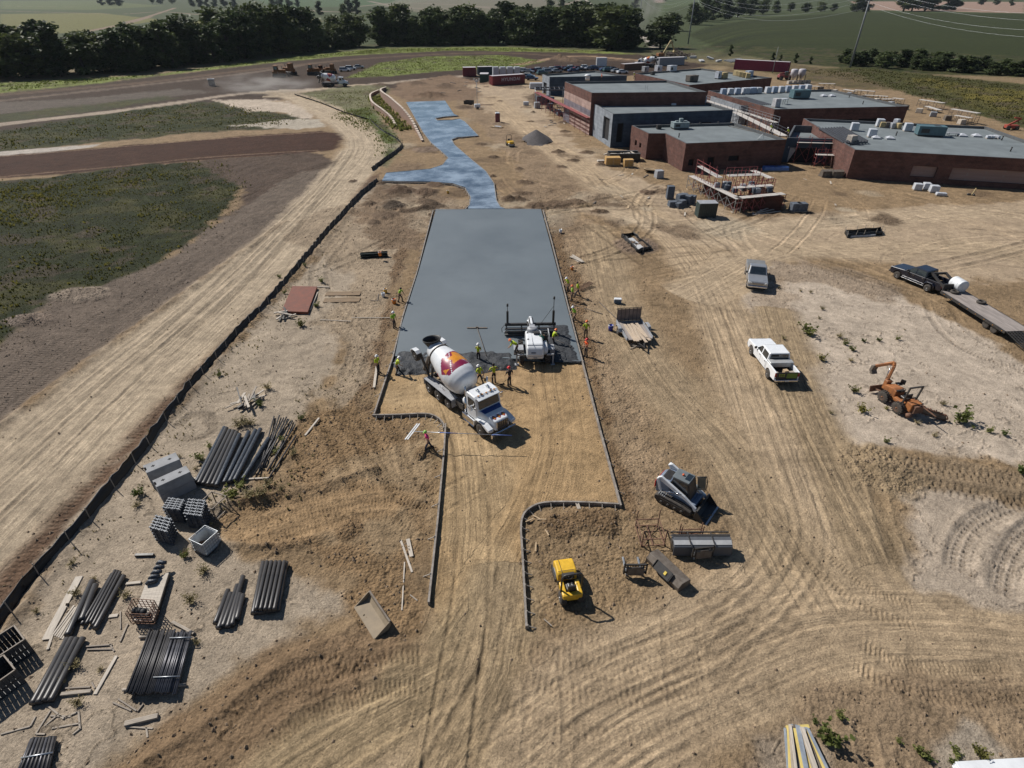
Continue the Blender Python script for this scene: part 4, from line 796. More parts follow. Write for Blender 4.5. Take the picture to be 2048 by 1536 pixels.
def mixer_truck(name, label, loc, rz, emblem=True, paint=None, group=None):
 t = thing(name, label, 'mixer truck', loc, rz, group); W = paint or M_WHITE
 for s in (-1, 1):
  wheel(t, 3.2, s * 1.02, .54, .36)
  for x in (-2.35, -3.7): wheel(t, x, s * .93, .54, .58)
  wheel(t, -1.05, s * 1.0, .47, .34); part('fender', W, t, lambda b: b.prism([(2.45, .55), (2.5, .95), (2.8, 1.2), (3.3, 1.22), (3.75, 1.05), (4.05, .95), (4.25, .95), (4.25, 1.15), (3.7, 1.3), (3.2, 1.36), (2.7, 1.3), (2.4, 1.0), (2.36, .55)], s * .78, s * 1.22), .03)
  part('headlight', M_LAMP, t, lambda b: b.box((4.26, s * .95, 1.02), (.06, .3, .18)), .02)
  part('step_tank', M_CHROME, t, lambda b: (b.box((1.7, s * 1.0, .72), (1.5, .42, .5)), b.box((1.75, s * 1.05, .42), (1.3, .35, .06))), .05)
  part('mirror', M_CHROME, t, lambda b: (b.box((2.45, s * 1.38, 2.2), (.08, .18, .46)), b.beam((2.4, s * 1.05, 2.4), (2.45, s * 1.36, 2.35), .03, .03), b.beam((2.4, s * 1.05, 2.0), (2.45, s * 1.36, 2.05), .03, .03)))
  part('exhaust_stack', M_CHROME, t, lambda b: (b.cyl((1.2, s * .98, .9), (1.2, s * .98, 2.2), .10, 12), b.cyl((1.2, s * .98, 2.2), (1.2, s * .98, 3.25), .06, 10)))
  part('mudguard', M_GREY, t, lambda b: (b.box((-2.2, s * 1.0, 1.28), (3.9, .62, .05)), b.box((-4.2, s * 1.0, 1.0), (.05, .62, .6)), b.box((-.25, s * 1.0, .95), (.05, .62, .65))), .02)
  part('hand_loop', M_STEEL, t, lambda b: [b.tube([(x, s * 1.0, 1.3), (x, s * 1.0, 1.5), (x + .35, s * 1.0, 1.5), (x + .35, s * 1.0, 1.3)], .015, 5) for x in (-3.6, -2.2, -.7)])
 part('chassis', M_CHASSIS, t, lambda b: (b.box((-.3, .42, .95), (8.6, .12, .3)), b.box((-.3, -.42, .95), (8.6, .12, .3)), b.box((-2.9, 0, .6), (2.4, 1.3, .25)), b.box((3.2, 0, .55), (.2, 1.8, .2)), b.box((.2, 0, 1.05), (1.0, 1.9, .5)), b.box((-4.4, 0, .95), (.15, 1.3, .4))))
 # cab
 cab = MB(); x0, x1 = 1.35, 2.75; cab.prism([(x0, 1.0), (x1, 1.0), (x1, 1.92), (x1 - .22, 2.82), (x1 - .4, 2.92), (x0 + .08, 2.95), (x0, 2.85)], -1.04, 1.04); cab = cab.build('cab', W, t, .07, 2)
 part('roof_horns', M_CHROME, cab, lambda b: [(b.cyl((1.75, y, 3.0), (2.25, y, 3.0), .035, 8), b.cyl((2.25, y, 3.0), (2.38, y, 3.0), .04, 10, .09), b.box((1.85, y + .12, 2.985), (.22, .1, .1)), b.box((1.8, y, 2.97), (.1, .06, .06))) for y in (-.45, .45)])
 part('marker_lamp', mat('amber_lens', (.5, .2, .02), .3), cab, lambda b: [b.box((2.42, y, 2.95), (.08, .12, .05)) for y in (-.7, -.35, 0, .35, .7)])
 glassq(cab, 'windshield', [(2.756, -.9, 1.98), (2.756, .9, 1.98), (2.57, .86, 2.74), (2.57, -.86, 2.74)])
 part('visor', W, cab, lambda b: b.box((2.66, 0, 2.80), (.3, 1.9, .05), ry=.3), .02)
 for s in (-1, 1):
  d = part('door', W, t, lambda b: b.box((2.05, s * 1.05, 1.62), (1.05, .04, 1.2)), .03); glassq(d, 'window', [(1.62, s * 1.075, 1.95), (2.5, s * 1.075, 1.95), (2.36, s * 1.062, 2.65), (1.62, s * 1.062, 2.65)][::s]); part('handle', M_BLACK, d, lambda b: b.box((1.65, s * 1.085, 1.7), (.16, .03, .05)))
 hood = MB(); hood._add([(2.7, -.98, 1.0), (2.7, .98, 1.0), (2.7, .98, 1.92), (2.7, -.98, 1.92), (4.25, -.62, .85), (4.25, .62, .85), (4.22, .55, 1.62), (4.22, -.55, 1.62)], [(0, 3, 2, 1), (4, 5, 6, 7), (0, 1, 5, 4), (1, 2, 6, 5), (2, 3, 7, 6), (3, 0, 4, 7)]); hood = hood.build('hood', W, t, .1, 3)
 hz = lambda x: 1.92 - (x - 2.7) / 1.52 * .3 + .006; hw = lambda x: .93 - (x - 2.7) / 1.52 * .43
 part('blue_panel', mat('blue_decal', (.012, .055, .22), .35, coat=.3), hood, lambda b: b._add([(2.80, -hw(2.8) + .04, hz(2.8)), (3.22, -hw(3.22) + .04, hz(3.22)), (3.22, hw(3.22) - .04, hz(3.22)), (2.80, hw(2.8) - .04, hz(2.8))], [(0, 1, 2, 3)]))
 if emblem:
  MA = mat('maroon_decal', (.23, .012, .055), .38, coat=.3); OR = mat('orange_decal', (.66, .26, .015), .38, coat=.3); z = hz
  part('hood_emblem', [MA, OR], hood, lambda b: [(b.mset(0), b._add([(3.62, y, z(3.62) + .003), (3.84, y - .2, z(3.84) + .003), (4.06, y, z(4.06) + .003), (3.84, y + .2, z(3.84) + .003)], [(0, 1, 2, 3)]), b.mset(1), b._add([(3.72, y, z(3.72) + .006), (3.84, y - .13, z(3.84) + .006), (3.96, y, z(3.96) + .006), (3.84, y + .13, z(3.84) + .006)], [(0, 1, 2, 3)])) for y in (-.4, 0, .4)])
 part('grille', M_CHROME, t, lambda b: b.box((4.26, 0, 1.22), (.06, 1.0, .78)), .03); part('grille_bars', M_BLACK, t, lambda b: [b.box((4.30, -.40 + .16 * k, 1.22), (.02, .11, .68)) for k in range(6)])
 part('bumper', M_CHROME, t, lambda b: b.box((4.40, 0, .66), (.16, 2.2, .40)), .05)
 part('water_tank', W, t, lambda b: (b.lathe([(-.55, .05), (-.5, .28), (-.4, .34), (.4, .34), (.5, .28), (.55, .05)], 18, 'y', (1.0, -.45, 1.75))))
 part('pump_frame', mat('pump_blue', (.05, .10, .18), .5), t, lambda b: (b.box((.95, 0, 1.45), (.35, 1.2, .5)), b.beam((.9, .5, 1.2), (.6, .3, 2.3), .14, .14), b.beam((.9, -.5, 1.2), (.6, -.3, 2.3), .14, .14), b.box((.75, 0, 2.15), (.3, .7, .4))), .03)
 # drum, axis rising to the rear
 A = Vector((.25, 0, 2.28)); B = Vector((-4.35, 0, 3.42)); ax = (B - A).normalized(); L = (B - A).length; up = Vector((0, 1, 0)).cross(ax) * -1; up = up if up.z > 0 else -up; sd_ = ax.cross(up)
 prof = [(0, .30), (.03, .62), (.14, .84), (.42, 1.07), (.9, 1.22), (1.5, 1.27), (2.1, 1.24), (2.9, 1.12), (3.8, .92), (4.35, .76), (L, .70)]
 NS, NA = 90, 96; sv = np.linspace(0, L, NS); rv = np.interp(sv, [p[0] for p in prof], [p[1] for p in prof]); rv = np.convolve(np.pad(rv, 2, 'edge'), np.ones(5) / 5, 'valid'); rv[0] = .3
 D = MB(); hexa = [(1.15, -.2), (1.55, -1.45), (2.45, -1.65), (3.0, -.5), (2.75, .9), (1.85, 1.9), (1.1, 1.35)]; arrow = [(2.60, -.85), (2.85, -.05), (2.42, .15), (2.32, .85), (2.05, .5), (1.6, .55), (1.78, -.25), (1.55, -1.1), (2.15, -.8)]; arrow2 = [(1.5, 1.05), (1.9, 1.55), (1.45, 1.6)]
 D.v = [tuple(A + ax * s + (up * math.cos(2 * math.pi * k / NA) + sd_ * math.sin(2 * math.pi * k / NA)) * r) for s, r in zip(sv, rv) for k in range(NA)]
 for i in range(NS - 1):
  for k in range(NA):
   D.f.append((i * NA + k, i * NA + (k + 1) % NA, (i + 1) * NA + (k + 1) % NA, (i + 1) * NA + k)); D.sm.append(True); th = 2 * math.pi * (k + .5) / NA; mi = 0
   if emblem:
    for s0 in (0.0, math.pi):
     w = (th - s0 + math.pi) % (2 * math.pi) - math.pi; s = (sv[i] + sv[i + 1]) / 2; u = -w * rv[i] + .15
     if inpoly(arrow, s, u) or inpoly(arrow2, s, u): mi = 2
     elif inpoly(hexa, s, u): mi = 0 if abs((u + .9) - (s - 1.4) * 1.1 - .2) < .035 or abs(u - .95 + (s - 1.4) * .55) < .03 else 1
     if mi: break
   D.mi.append(mi)
 D.f.append(tuple(reversed(range(NA)))); D.mi.append(0); D.sm.append(False)
 D.build('drum', [W, MATS.get('maroon_decal', W), MATS.get('orange_decal', W)] if emblem else [W], t)
 part('drum_ring', M_WORN, t, lambda b: b.tube([A + ax * 4.05 + (up * math.cos(2 * math.pi * k / 32) + sd_ * math.sin(2 * math.pi * k / 32)) * .86 for k in range(32)], .07, 6, closed=True))
 part('drum_pedestal', M_CHASSIS, t, lambda b: [(b.beam((-3.9, s * .75, 1.1), (-3.75, s * .55, 2.7), .14, .14), b.beam((-4.3, s * .8, 1.1), (-4.15, s * .6, 3.6), .1, .1)) for s in (-1, 1)] + [b.box((-3.8, 0, 2.55), (.2, 1.2, .18))])
 H0 = Vector((-4.65, 0, 3.95)); hp = MB(); n_ = 24
 for r_, z_ in ((.72, .25), (.66, .1), (.32, -.45), (.28, -.45), (.62, .1), (.68, .25)): hp.v += [(H0.x + r_ * math.cos(2 * math.pi * k / n_), H0.y + r_ * 1.05 * math.sin(2 * math.pi * k / n_), H0.z + z_ + .10 * math.cos(2 * math.pi * k / n_)) for k in range(n_)]
 for i in range(6):
  for k in range(n_): hp.f.append((i * n_ + k, i * n_ + (k + 1) % n_, ((i + 1) % 6) * n_ + (k + 1) % n_, ((i + 1) % 6) * n_ + k)); hp.mi.append(0); hp.sm.append(True)
 hp.build('charge_hopper', M_BLACK, t); part('chute', M_WORN, t, lambda b: b.tube([(-4.9, 0, 2.7), (-5.2, -.1, 2.0), (-5.5, -.35, 1.1)], .24, 10, caps=False))
 # raised booster axle at the tail
 part('booster_frame', M_CHASSIS, t, lambda b: [(b.beam((-4.2, s * .8, 1.3), (-4.9, s * 1.0, 3.2), .14, .14), b.beam((-4.9, s * 1.0, 3.2), (-5.1, s * 1.1, 3.05), .12, .12)) for s in (-1, 1)])
 for s in (-1, 1):
  w_ = wheel(t, -5.15, s * 1.22, .44, .30); w_.location.z = 2.9; part('booster_fender', W, t, lambda b: b.prism([(-5.65, 2.95), (-5.6, 3.25), (-5.35, 3.42), (-4.95, 3.42), (-4.7, 3.25), (-4.66, 3.3), (-4.9, 3.48), (-5.4, 3.48), (-5.68, 3.28), (-5.7, 2.95)], s * 1.02, s * 1.42), .02)
 return t
fw, rw = G(958, 868), G(865, 790); hd = ang(rw, fw); d = Vector((math.cos(hd), math.sin(hd), 0)); lf = Vector((-d.y, d.x, 0))
mixer_truck('mixer_truck', 'white concrete mixer truck with a maroon and orange emblem on its drum', (rw + fw) / 2 + d * .25 + lf * 1.1, hd)
# --- laser screed
def screed(loc, rz):
 t = thing('laser_screed', 'white four wheeled laser screed with two masts working on the wet slab', 'laser screed', loc, rz)
 body = MB(); body.prism([(-.1, .75), (-.15, 1.25), (.05, 1.75), (.5, 1.98), (2.0, 2.05), (2.9, 1.9), (3.3, 1.5), (3.3, .8)], -.72, .72); body = body.build('body', M_WHITE, t, .16, 4)
 part('side_hood', M_WHITE, t, lambda b: b.prism([(.5, .8), (.4, 1.2), (.6, 1.55), (1.2, 1.68), (1.7, 1.6), (1.8, .8)], -1.12, -.72), .12, seg=3); part('seam', M_GREY, body, lambda b: (b.box((1.2, .2, 2.03), (1.9, .03, .03)), b.box((.35, 0, 1.92), (.03, 1.3, .03), ry=-.4), b.box((-.14, 0, 1.1), (.02, 1.2, .03)), b.box((-.15, 0, .95), (.03, .3, .12))))
 part('vent', M_BLACK, body, lambda b: [b.ball((x, .55, 1.98), .10, 8, 4) for x in (1.2, 2.3)]); part('tail_plate', M_BLACK, body, lambda b: b.box((-.08, .15, 1.38), (.05, .4, .14), ry=-.3))
 for x in (.75, 2.6):
  for s in (-1, 1): wheel(t, x, s * 1.12, .52, .42, lug=True)
 part('axle', M_CHASSIS, t, lambda b: (b.box((.75, 0, .55), (.2, 2.0, .2)), b.box((2.6, 0, .55), (.2, 2.0, .2)), b.box((1.6, 0, .7), (2.6, .9, .25))))
 for s, n in ((1, 1), (-1, 1)): part('deck_step', M_GREY, t, lambda b: (b.box((1.55, s * 1.35, 1.0), (.9, .85, .06)), b.box((1.12, s * 1.35, .75), (.05, .85, .5))), .02)
 part('stabiliser', M_GREY, t, lambda b: [(b.beam((.3, s * 1.0, 1.0), (.3, s * 1.55, 1.0), .12, .12), b.beam((.3, s * 1.55, 1.05), (.3, s * 1.55, .08), .12, .12), b.box((.3, s * 1.55, .05), (.35, .35, .06))) for s in (-1, 1)])
 part('seat', M_BLACK, t, lambda b: (b.box((2.3, -.95, 1.35), (.45, .5, .12)), b.box((2.08, -.95, 1.62), (.1, .5, .5))), .04); part('console', M_BLACK, t, lambda b: (b.box((2.05, -.25, 2.15), (.35, .55, .2)), b.box((2.75, -1.0, 1.5), (.2, .4, .5)), b.tube([(2.6, -.7, 1.7), (2.5, -.85, 1.9)], .02, 5)), .04)
 part('operator_rail', M_WHITE, t, lambda b: b.tube([(1.7, -1.3, 1.0), (1.7, -1.3, 2.1), (2.9, -1.3, 2.1), (2.9, -1.3, 1.0)], .03, 6)); part('boom_turret', M_GREY, t, lambda b: (b.lathe([(1.9, .5), (2.25, .45), (2.35, .3)], 20, 'z', (2.75, .1, 0)), b.box((2.9, .1, 2.2), (.6, .5, .35))), .03)
 part('boom', M_WHITE, t, lambda b: (b.beam((2.6, .1, 2.1), (5.2, .1, 1.75), .42, .34), b.beam((3.4, .1, 2.28), (5.0, .1, 2.06), .2, .1)), .03); part('boom_rungs', M_BLACK, t, lambda b: [b.box((3.4 + .25 * k, .1, 2.21 - .034 * k), (.05, .4, .06)) for k in range(8)])
 part('hose_bundle', M_BLACK, t, lambda b: [b.tube([(2.7, .3 + .05 * k, 2.2), (3.4, .5, 2.4), (4.2, .45 + .05 * k, 2.1), (5.1, .3, 1.5)], .03, 5) for k in range(3)])
 h = MB(); h.box((5.3, .1, 1.25), (.22, 4.7, .24)); h.box((5.35, .1, .75), (.2, 4.7, .12)); h.box((5.05, .1, .55), (.3, 4.75, .2)); [h.beam((5.3, y, 1.2), (5.25, y, .6), .12, .12) for y in (-2.1, -.7, .9, 2.3)]; h.cyl((4.85, -2.25, .42), (4.85, 2.45, .42), .12, 10); h.build('screed_head', M_BLACK, t, .02)
 part('plow_blade', M_STEEL, t, lambda b: (b.box((5.0, .1, .82), (.05, 4.6, .08)), b.box((5.2, .1, .98), (.05, 4.6, .06)), b.box((5.5, .1, .36), (.25, 4.9, .1))), .01); part('head_motor', M_WHITE, t, lambda b: (b.lathe([(1.3, .2), (1.75, .22), (1.95, .12)], 12, 'z', (5.45, .1, 0)), b.box((5.45, .1, 1.5), (.3, .6, .12))), .02)
 for y in (-2.0, 2.2):
  mst = part('mast', M_BLACK, t, lambda b: (b.box((5.3, y, 1.9), (.2, .2, 1.4)), b.cyl((5.3, y, 2.5), (5.3, y, 3.3 if y > 0 else 3.9), .03, 8))); part('laser_receiver', M_BLACK, mst, lambda b: b.cyl((5.3, y, 3.1 if y > 0 else 3.75), (5.3, y, 3.35 if y > 0 else 4.0), .09, 10))
 part('mast_stay', M_BLACK, t, lambda b: (b.beam((5.3, -1.95, 3.0), (5.3, -.9, 1.35), .03, .03), b.tube([(5.3, 2.5, 1.2), (5.2, 2.75, .9), (5.2, 2.7, .5)], .03, 5)))
 return t
screed(G(1070, 733), R(92))
# --- pickups
def pickup(name, label, loc, rz, paint, crew=True, bed='open', dually=False, group=None, cat='pickup truck', detail=True):
 t = thing(name, label, cat, loc, rz, group); W = 1.0; fx, rx = 1.95, -1.75; r = .40
 arch = lambda cx: [(cx + .50 * math.cos(a), .42 + .50 * math.sin(a)) for a in np.linspace(math.pi, 0, 9)]
 low = [(-2.95, .50), *[(x, z) for x, z in arch(rx)], *[(x, z) for x, z in arch(fx)], (2.78, .45), (2.92, .62), (2.95, .95), (2.85, 1.12), (1.35, 1.24), (1.1, 1.26), (-1.1 if crew else -.4, 1.28), (-2.95, 1.30)]
 front_end = -1.12 if crew else -.42
 cut = [p for p in low]
 # front body (nose, doors) up to the cab's back wall; bed sides separate
 fb = [(front_end, .48), *[(x, z) for x, z in arch(fx)], (2.78, .45), (2.93, .62), (2.96, .95), (2.86, 1.12), (1.35, 1.24), (front_end, 1.27)]
 body = MB(); body.prism(fb, -W, W); body = body.build('body', paint, t, .07, 3)
 part('grille', M_CHROME, body, lambda b: (b.box((2.965, 0, .92), (.03, 1.25, .26)),), .02); part('grille_mesh', M_BLACK, body, lambda b: [b.box((2.985, 0, .85 + .07 * k), (.01, 1.15, .035)) for k in range(3)])
 part('front_bumper', M_CHROME if not dually else M_BLACK, t, lambda b: b.box((2.98, 0, .60), (.16, 1.96, .22)), .05)
 for s in (-1, 1): part('headlight', M_LAMP, t, lambda b: b.box((2.93, s * .80, .98), (.1, .26, .22)), .04)
 cx0, cx1 = front_end, 1.2; cab = MB(); z0, z1 = 1.24, 1.93; i = .16
 cab._add([(cx0, -W + .02, z0), (cx1, -W + .02, z0), (cx1, W - .02, z0), (cx0, W - .02, z0), (cx0 + .10, -W + i, z1), (cx1 - .78, -W + i, z1), (cx1 - .78, W - i, z1), (cx0 + .10, W - i, z1)], [(0, 3, 2, 1), (4, 5, 6, 7), (0, 1, 5, 4), (1, 2, 6, 5), (2, 3, 7, 6), (3, 0, 4, 7)]); cab = cab.build('cab', paint, t, .08, 3)
 f = lambda a, k: tuple(Vector(a).lerp(Vector(k), .0)); Z = lambda z: (z - z0) / (z1 - z0)
 yy = lambda z: W - .02 - (i - .02) * Z(z) + .006
 xw = lambda z: cx1 - .78 * Z(z) + .008; xb = lambda z: cx0 + .10 * Z(z) - .008
 glassq(t, 'windshield', [(xw(1.30), -.82, 1.30), (xw(1.30), .82, 1.30), (xw(1.87), .72, 1.87), (xw(1.87), -.72, 1.87)]); glassq(t, 'rear_window', [(xb(1.34), .80, 1.34), (xb(1.34), -.80, 1.34), (xb(1.84), -.72, 1.84), (xb(1.84), .72, 1.84)])
 doors = [(cx0 + .15, -.02), (.10, cx1 - .15)] if crew else [(-.25, cx1 - .15)]
 for s in (-1, 1):
  for a, b_ in doors:
   d_ = part('door', paint, t, lambda b: b.box(((a + b_) / 2, s * (W + .004), .88), (b_ - a + .08, .03, .70)), .02); zt = 1.84; q = [(a, s * yy(1.32), 1.32), (b_ - (.05 if b_ > .5 else 0), s * yy(1.32), 1.32), (min(b_, xw(zt) - .12), s * yy(zt), zt), (a + .06, s * yy(zt), zt)]
   glassq(d_, 'window', q if s < 0 else q[::-1]); part('handle', M_CHROME if dually else M_BLACK, d_, lambda b: b.box((a + .14, s * (W + .03), 1.10), (.16, .03, .05)))
  part('mirror', M_BLACK, t, lambda b: b.box((.95, s * 1.14, 1.36), (.12, .22, .24)), .04)
  if dually: part('running_board', M_CHROME, t, lambda b: (b.box((.1, s * 1.06, .45), (2.6, .16, .06)), b.box((.1, s * 1.02, .62), (2.5, .02, .04))), .02)
  wheel(t, fx, s * (W - .12), r, .27); wheel(t, rx, s * (W - .12 + (.12 if dually else 0)), r, .27 if not dually else .5)
  bs = [(-2.95, .55), (rx - .52, .50), *[(x, z) for x, z in arch(rx)], (front_end - .04, .50), (front_end - .04, 1.28), (-2.95, 1.30)]; part('bed_side', paint, t, lambda b: b.prism(bs, s * (W - .12), s * W), .04)
  if dually: part('hip_fender', paint, t, lambda b: b.prism([(rx - .62, .5), (rx - .55, .85), (rx - .3, 1.05), (rx + .3, 1.05), (rx + .55, .85), (rx + .62, .5), (rx + .5, .5), (rx + .4, .78), (rx + .2, .92), (rx - .2, .92), (rx - .4, .78), (rx - .5, .5)], s * W, s * (W + .2)), .05)
  part('tail_light', M_TAIL, t, lambda b: b.box((-2.94, s * .93, 1.05), (.06, .14, .36)), .02)
 part('bed_floor', M_BLACK if bed != 'white' else paint, t, lambda b: (b.box(((front_end - 2.95) / 2, 0, .72), (2.95 + front_end, 1.8, .08)), b.box((front_end - .07, 0, 1.0), (.06, 1.78, .55))))
 tg = part('tailgate', paint, t, lambda b: b.box((-2.94, 0, 1.0), (.09, 1.74, .58)), .03); part('rear_bumper', M_CHROME if not dually else M_BLACK, t, lambda b: (b.box((-3.05, 0, .58), (.18, 1.9, .2)),), .04)
 part('number_plate', M_LAMP, t, lambda b: b.box((-3.15, 0, .60), (.01, .32, .15))); part('underbody', M_BLACK, t, lambda b: b.box((0, 0, .42), (5.3, 1.3, .2)))
 if bed == 'cover': part('bed_cover', mat('tonneau', (.16, .165, .17), .7), t, lambda b: b.box(((front_end - 2.95) / 2, 0, 1.33), (2.95 + front_end - .05, 1.94, .06)), .02)
 return t, tg
a, b_ = G(1497, 705), G(1533, 770)
PKW = mat('pickup_white', (.72, .74, .76), .25, var=.06, coat=.6)
a, b_ = G(1518, 704), G(1562, 764); hd = ang(b_, a)
pk, tg = pickup('pickup_truck', 'white crew cab pickup with a green tailgate and grey toolbox', (a + b_) / 2, hd, PKW)
tg.data = tg.data.copy(); tg.data.materials.clear(); tg.data.materials.append(M_BLACK)
part('green_panel', mat('green_wrap', (.13, .21, .03), .4), tg, lambda b: b.box((-2.99, -.38, 1.0), (.012, .84, .46))); GT = mat('green_letters', (.30, .38, .04), .5)
part('green_letters', GT, tg, lambda b: [(b.box((-2.99, .62 - .17 * k, 1.14), (.012, .13, .05)), b.box((-2.99, .62 - .17 * k, 1.03), (.012, .05, .2)), b.box((-2.99, .59 - .17 * k, .94), (.012, .10, .05))) for k in range(3)])
part('toolbox', mat('alu_box', (.46, .47, .47), .45, .4, var=.2), pk, lambda b: (b.box((-1.45, 0, 1.22), (.55, 1.86, .42)), b.box((-1.47, 0, 1.44), (.62, 1.96, .06))), .03)
M_WOOD = mat('raw_timber', (.46, .34, .21), .8, var=.3, scale=2, stretch=(1, 8, 8)); M_WOODG = mat('grey_timber', (.33, .285, .235), .85, var=.35, scale=2, stretch=(1, 8, 8))
def onbed(nm, label, cat, fn, m, T=pk):
 o = thing(nm, label, cat, T.location, T.rotation_euler.z); part('body' if cat != 'lumber' else 'board', m, o, fn, .02); return o
onbed('cardboard_box', 'small tan box in the white pickup bed', 'box', lambda b: (b.box((-2.35, -.12, .95), (.32, .34, .36), rz=.2), b.box((-2.35, -.12, 1.14), (.35, .37, .02), rz=.2)), M_WOOD)
onbed('timber_offcut', 'timber offcuts lying in the white pickup bed', 'lumber', lambda b: (b.beam((-1.9, .5, .82), (-2.8, .3, .85), .1, .08), b.beam((-2.1, -.35, .82), (-2.75, -.3, .95), .12, .06), b.box((-2.5, -.65, .9), (.5, .4, .22), rz=.2)), M_WOODG)
a, b_ = G(1514, 590), G(1506, 538); hd = R(-82)
pickup('pickup_truck', 'silver pickup with a dark bed cover facing the camera', G(1509, 562), ang(G(1505, 540), G(1511, 586)), mat('pickup_silver', (.36, .37, .385), .3, .5, var=.08, coat=.5), crew=False, bed='cover')
# --- black dually and its gooseneck trailer
a, b_ = G(1789, 556), G(1859, 585); hd = ang(b_, a); d = Vector((math.cos(hd), math.sin(hd), 0)); lf = Vector((-d.y, d.x, 0)); dl = (a + b_) / 2 - lf * .92 * -1 * -1
dl = (a + b_) / 2 + lf * -1.0 if (lf.y < 0) else (a + b_) / 2 + lf * -1.0
dl = (a + b_) / 2 + (lf if lf.y > 0 else -lf) * 1.0
DKB = mat('pickup_black', (.010, .012, .022), .22, var=.1, coat=.7)
du, _ = pickup('pickup_truck', 'black crew cab dually pickup hitched to the flat trailer', dl, hd, DKB, dually=True)
p0, p1 = G(1882, 582, .9), G(2011, 663, .9); dd = (p0 - p1); dd.z = 0; dd.normalize(); hd2 = math.atan2(dd.y, dd.x); nr = Vector((-dd.y, dd.x, 0)); nr = nr if nr.y > 0 else -nr
t = thing('flatbed_trailer', 'long gooseneck flat trailer with tandem wheels behind the black pickup', 'trailer', (p0.x, p0.y, 0), hd2); tl = t; sg = 1 if nr.dot(Vector((-math.sin(hd2), math.cos(hd2), 0))) > 0 else -1
LT = (p0 - p1).length; M_DECK = mat('trailer_deck', (.27, .235, .215), .85, var=.4, scale=1.2, stretch=(.5, 4, 1))
part('deck', M_DECK, t, lambda b: b.box((-LT / 2, sg * 1.25, .88), (LT, 2.4, .08)), .01); part('side_rail', M_BLACK, t, lambda b: (b.box((-LT / 2, sg * .02, .80), (LT, .1, .24)), b.box((-LT / 2, sg * 2.48, .80), (LT, .1, .24)), b.box((-LT / 2, sg * .8, .66), (LT, .14, .3)), b.box((-LT / 2, sg * 1.7, .66), (LT, .14, .3))))
part('neck', M_BLACK, t, lambda b: (b.beam((0, sg * .5, 1.0), (2.6, sg * .5, 1.75), .16, .22), b.beam((0, sg * 2.1, 1.0), (2.6, sg * 2.0, 1.75), .16, .22), b.box((2.6, sg * 1.25, 1.7), (.2, 1.7, .2)), b.cyl((2.6, sg * 1.25, .95), (2.6, sg * 1.25, 1.7), .09, 8), b.box((.1, sg * 1.25, 1.3), (.12, 2.2, .6))))
part('dovetail_ramp', M_BLACK, t, lambda b: ([b.beam((-LT, sg * (.1 + .29 * k), .88), (-LT - 2.2, sg * (.1 + .29 * k), .45), .05, .08) for k in range(9)], [b.beam((-LT - .22 * k, sg * .05, .88 - .043 * k), (-LT - .22 * k, sg * 2.45, .88 - .043 * k), .05, .05) for k in range(11)]))
for x in (-6.6 / 9 * LT, -6.6 / 9 * LT - 1.0):
 for s in (.25, 2.25): wheel(t, x, sg * s if sg * s < 0 else sg * s, .40, .3)
part('side_marker', mat('amber_lens', (.5, .2, .02), .3), t, lambda b: [b.box((-.6 - 1.1 * k, sg * -.04, .8), (.08, .02, .05)) for k in range(8)])
def ontr(nm, label, cat, x, y, z, fn, m, pn='body', bev=.02):
 o = thing(nm, label, cat, tl.matrix_basis @ Vector((x, sg * y, z)), hd2); part(pn, m, o, fn, bev); return o
ontr('water_tank', 'white cylindrical tank on the nose of the flat trailer', 'tank', .15, 1.75, .93, lambda b: (b.lathe([(-.75, .1), (-.72, .5), (-.66, .6), (.66, .6), (.72, .5), (.75, .1)], 24, 'x', (0, 0, .62)), [b.lathe([(x - .03, .615), (x + .03, .615)], 24, 'x', (0, 0, .62), caps=False) for x in (-.35, .35)], b.box((0, 0, .05), (1.2, .9, .1))), M_WHITE)
def tyre(b, r=.42, w=.24): b.lathe([(0, r * .55), (0, r * .9), (w * .25, r), (w * .75, r), (w, r * .9), (w, r * .55), (w * .5, r * .5), (0, r * .55)], 22, 'z', caps=False)
ontr('spare_tyre', 'loose black tyre lying at the front of the trailer deck', 'tyre', -.6, 1.0, .925, tyre, M_TYRE, bev=0)
ontr('spare_tyre', 'loose black tyre lying near the far side rail of the trailer deck', 'tyre', -3.0, 2.0, .925, tyre, M_TYRE, bev=0)

# --- utility trailer with timber
A, B, C_, D_ = G(1253, 679, .55), G(1306, 677, .55), G(1279, 640, .55), G(1235, 643, .55); o = (A + B + C_ + D_) / 4; o.z = 0; fr = ((A + B) / 2 - (C_ + D_) / 2); LT2 = fr.length; hd = math.atan2(fr.y, fr.x); wd2 = (A - B).length * .98
t = thing('utility_trailer', 'open utility trailer with its mesh gate up and planks on board', 'trailer', o, hd); ut = t
part('deck', M_DECK, t, lambda b: b.box((0, 0, .5), (LT2, wd2, .07))); [part('side_rail', M_GREY, t, lambda b: (b.box((0, s * wd2 / 2, .72), (LT2, .06, .06)), b.box((0, s * wd2 / 2, .53), (LT2, .08, .16)), [b.beam((x, s * wd2 / 2, .5), (x, s * wd2 / 2, .74), .05, .05) for x in np.linspace(-LT2 / 2, LT2 / 2, 5)], b.box((LT2 * .05, s * wd2 / 2, .63), (LT2 * .7, .03, .2)))) for s in (-1, 1)]
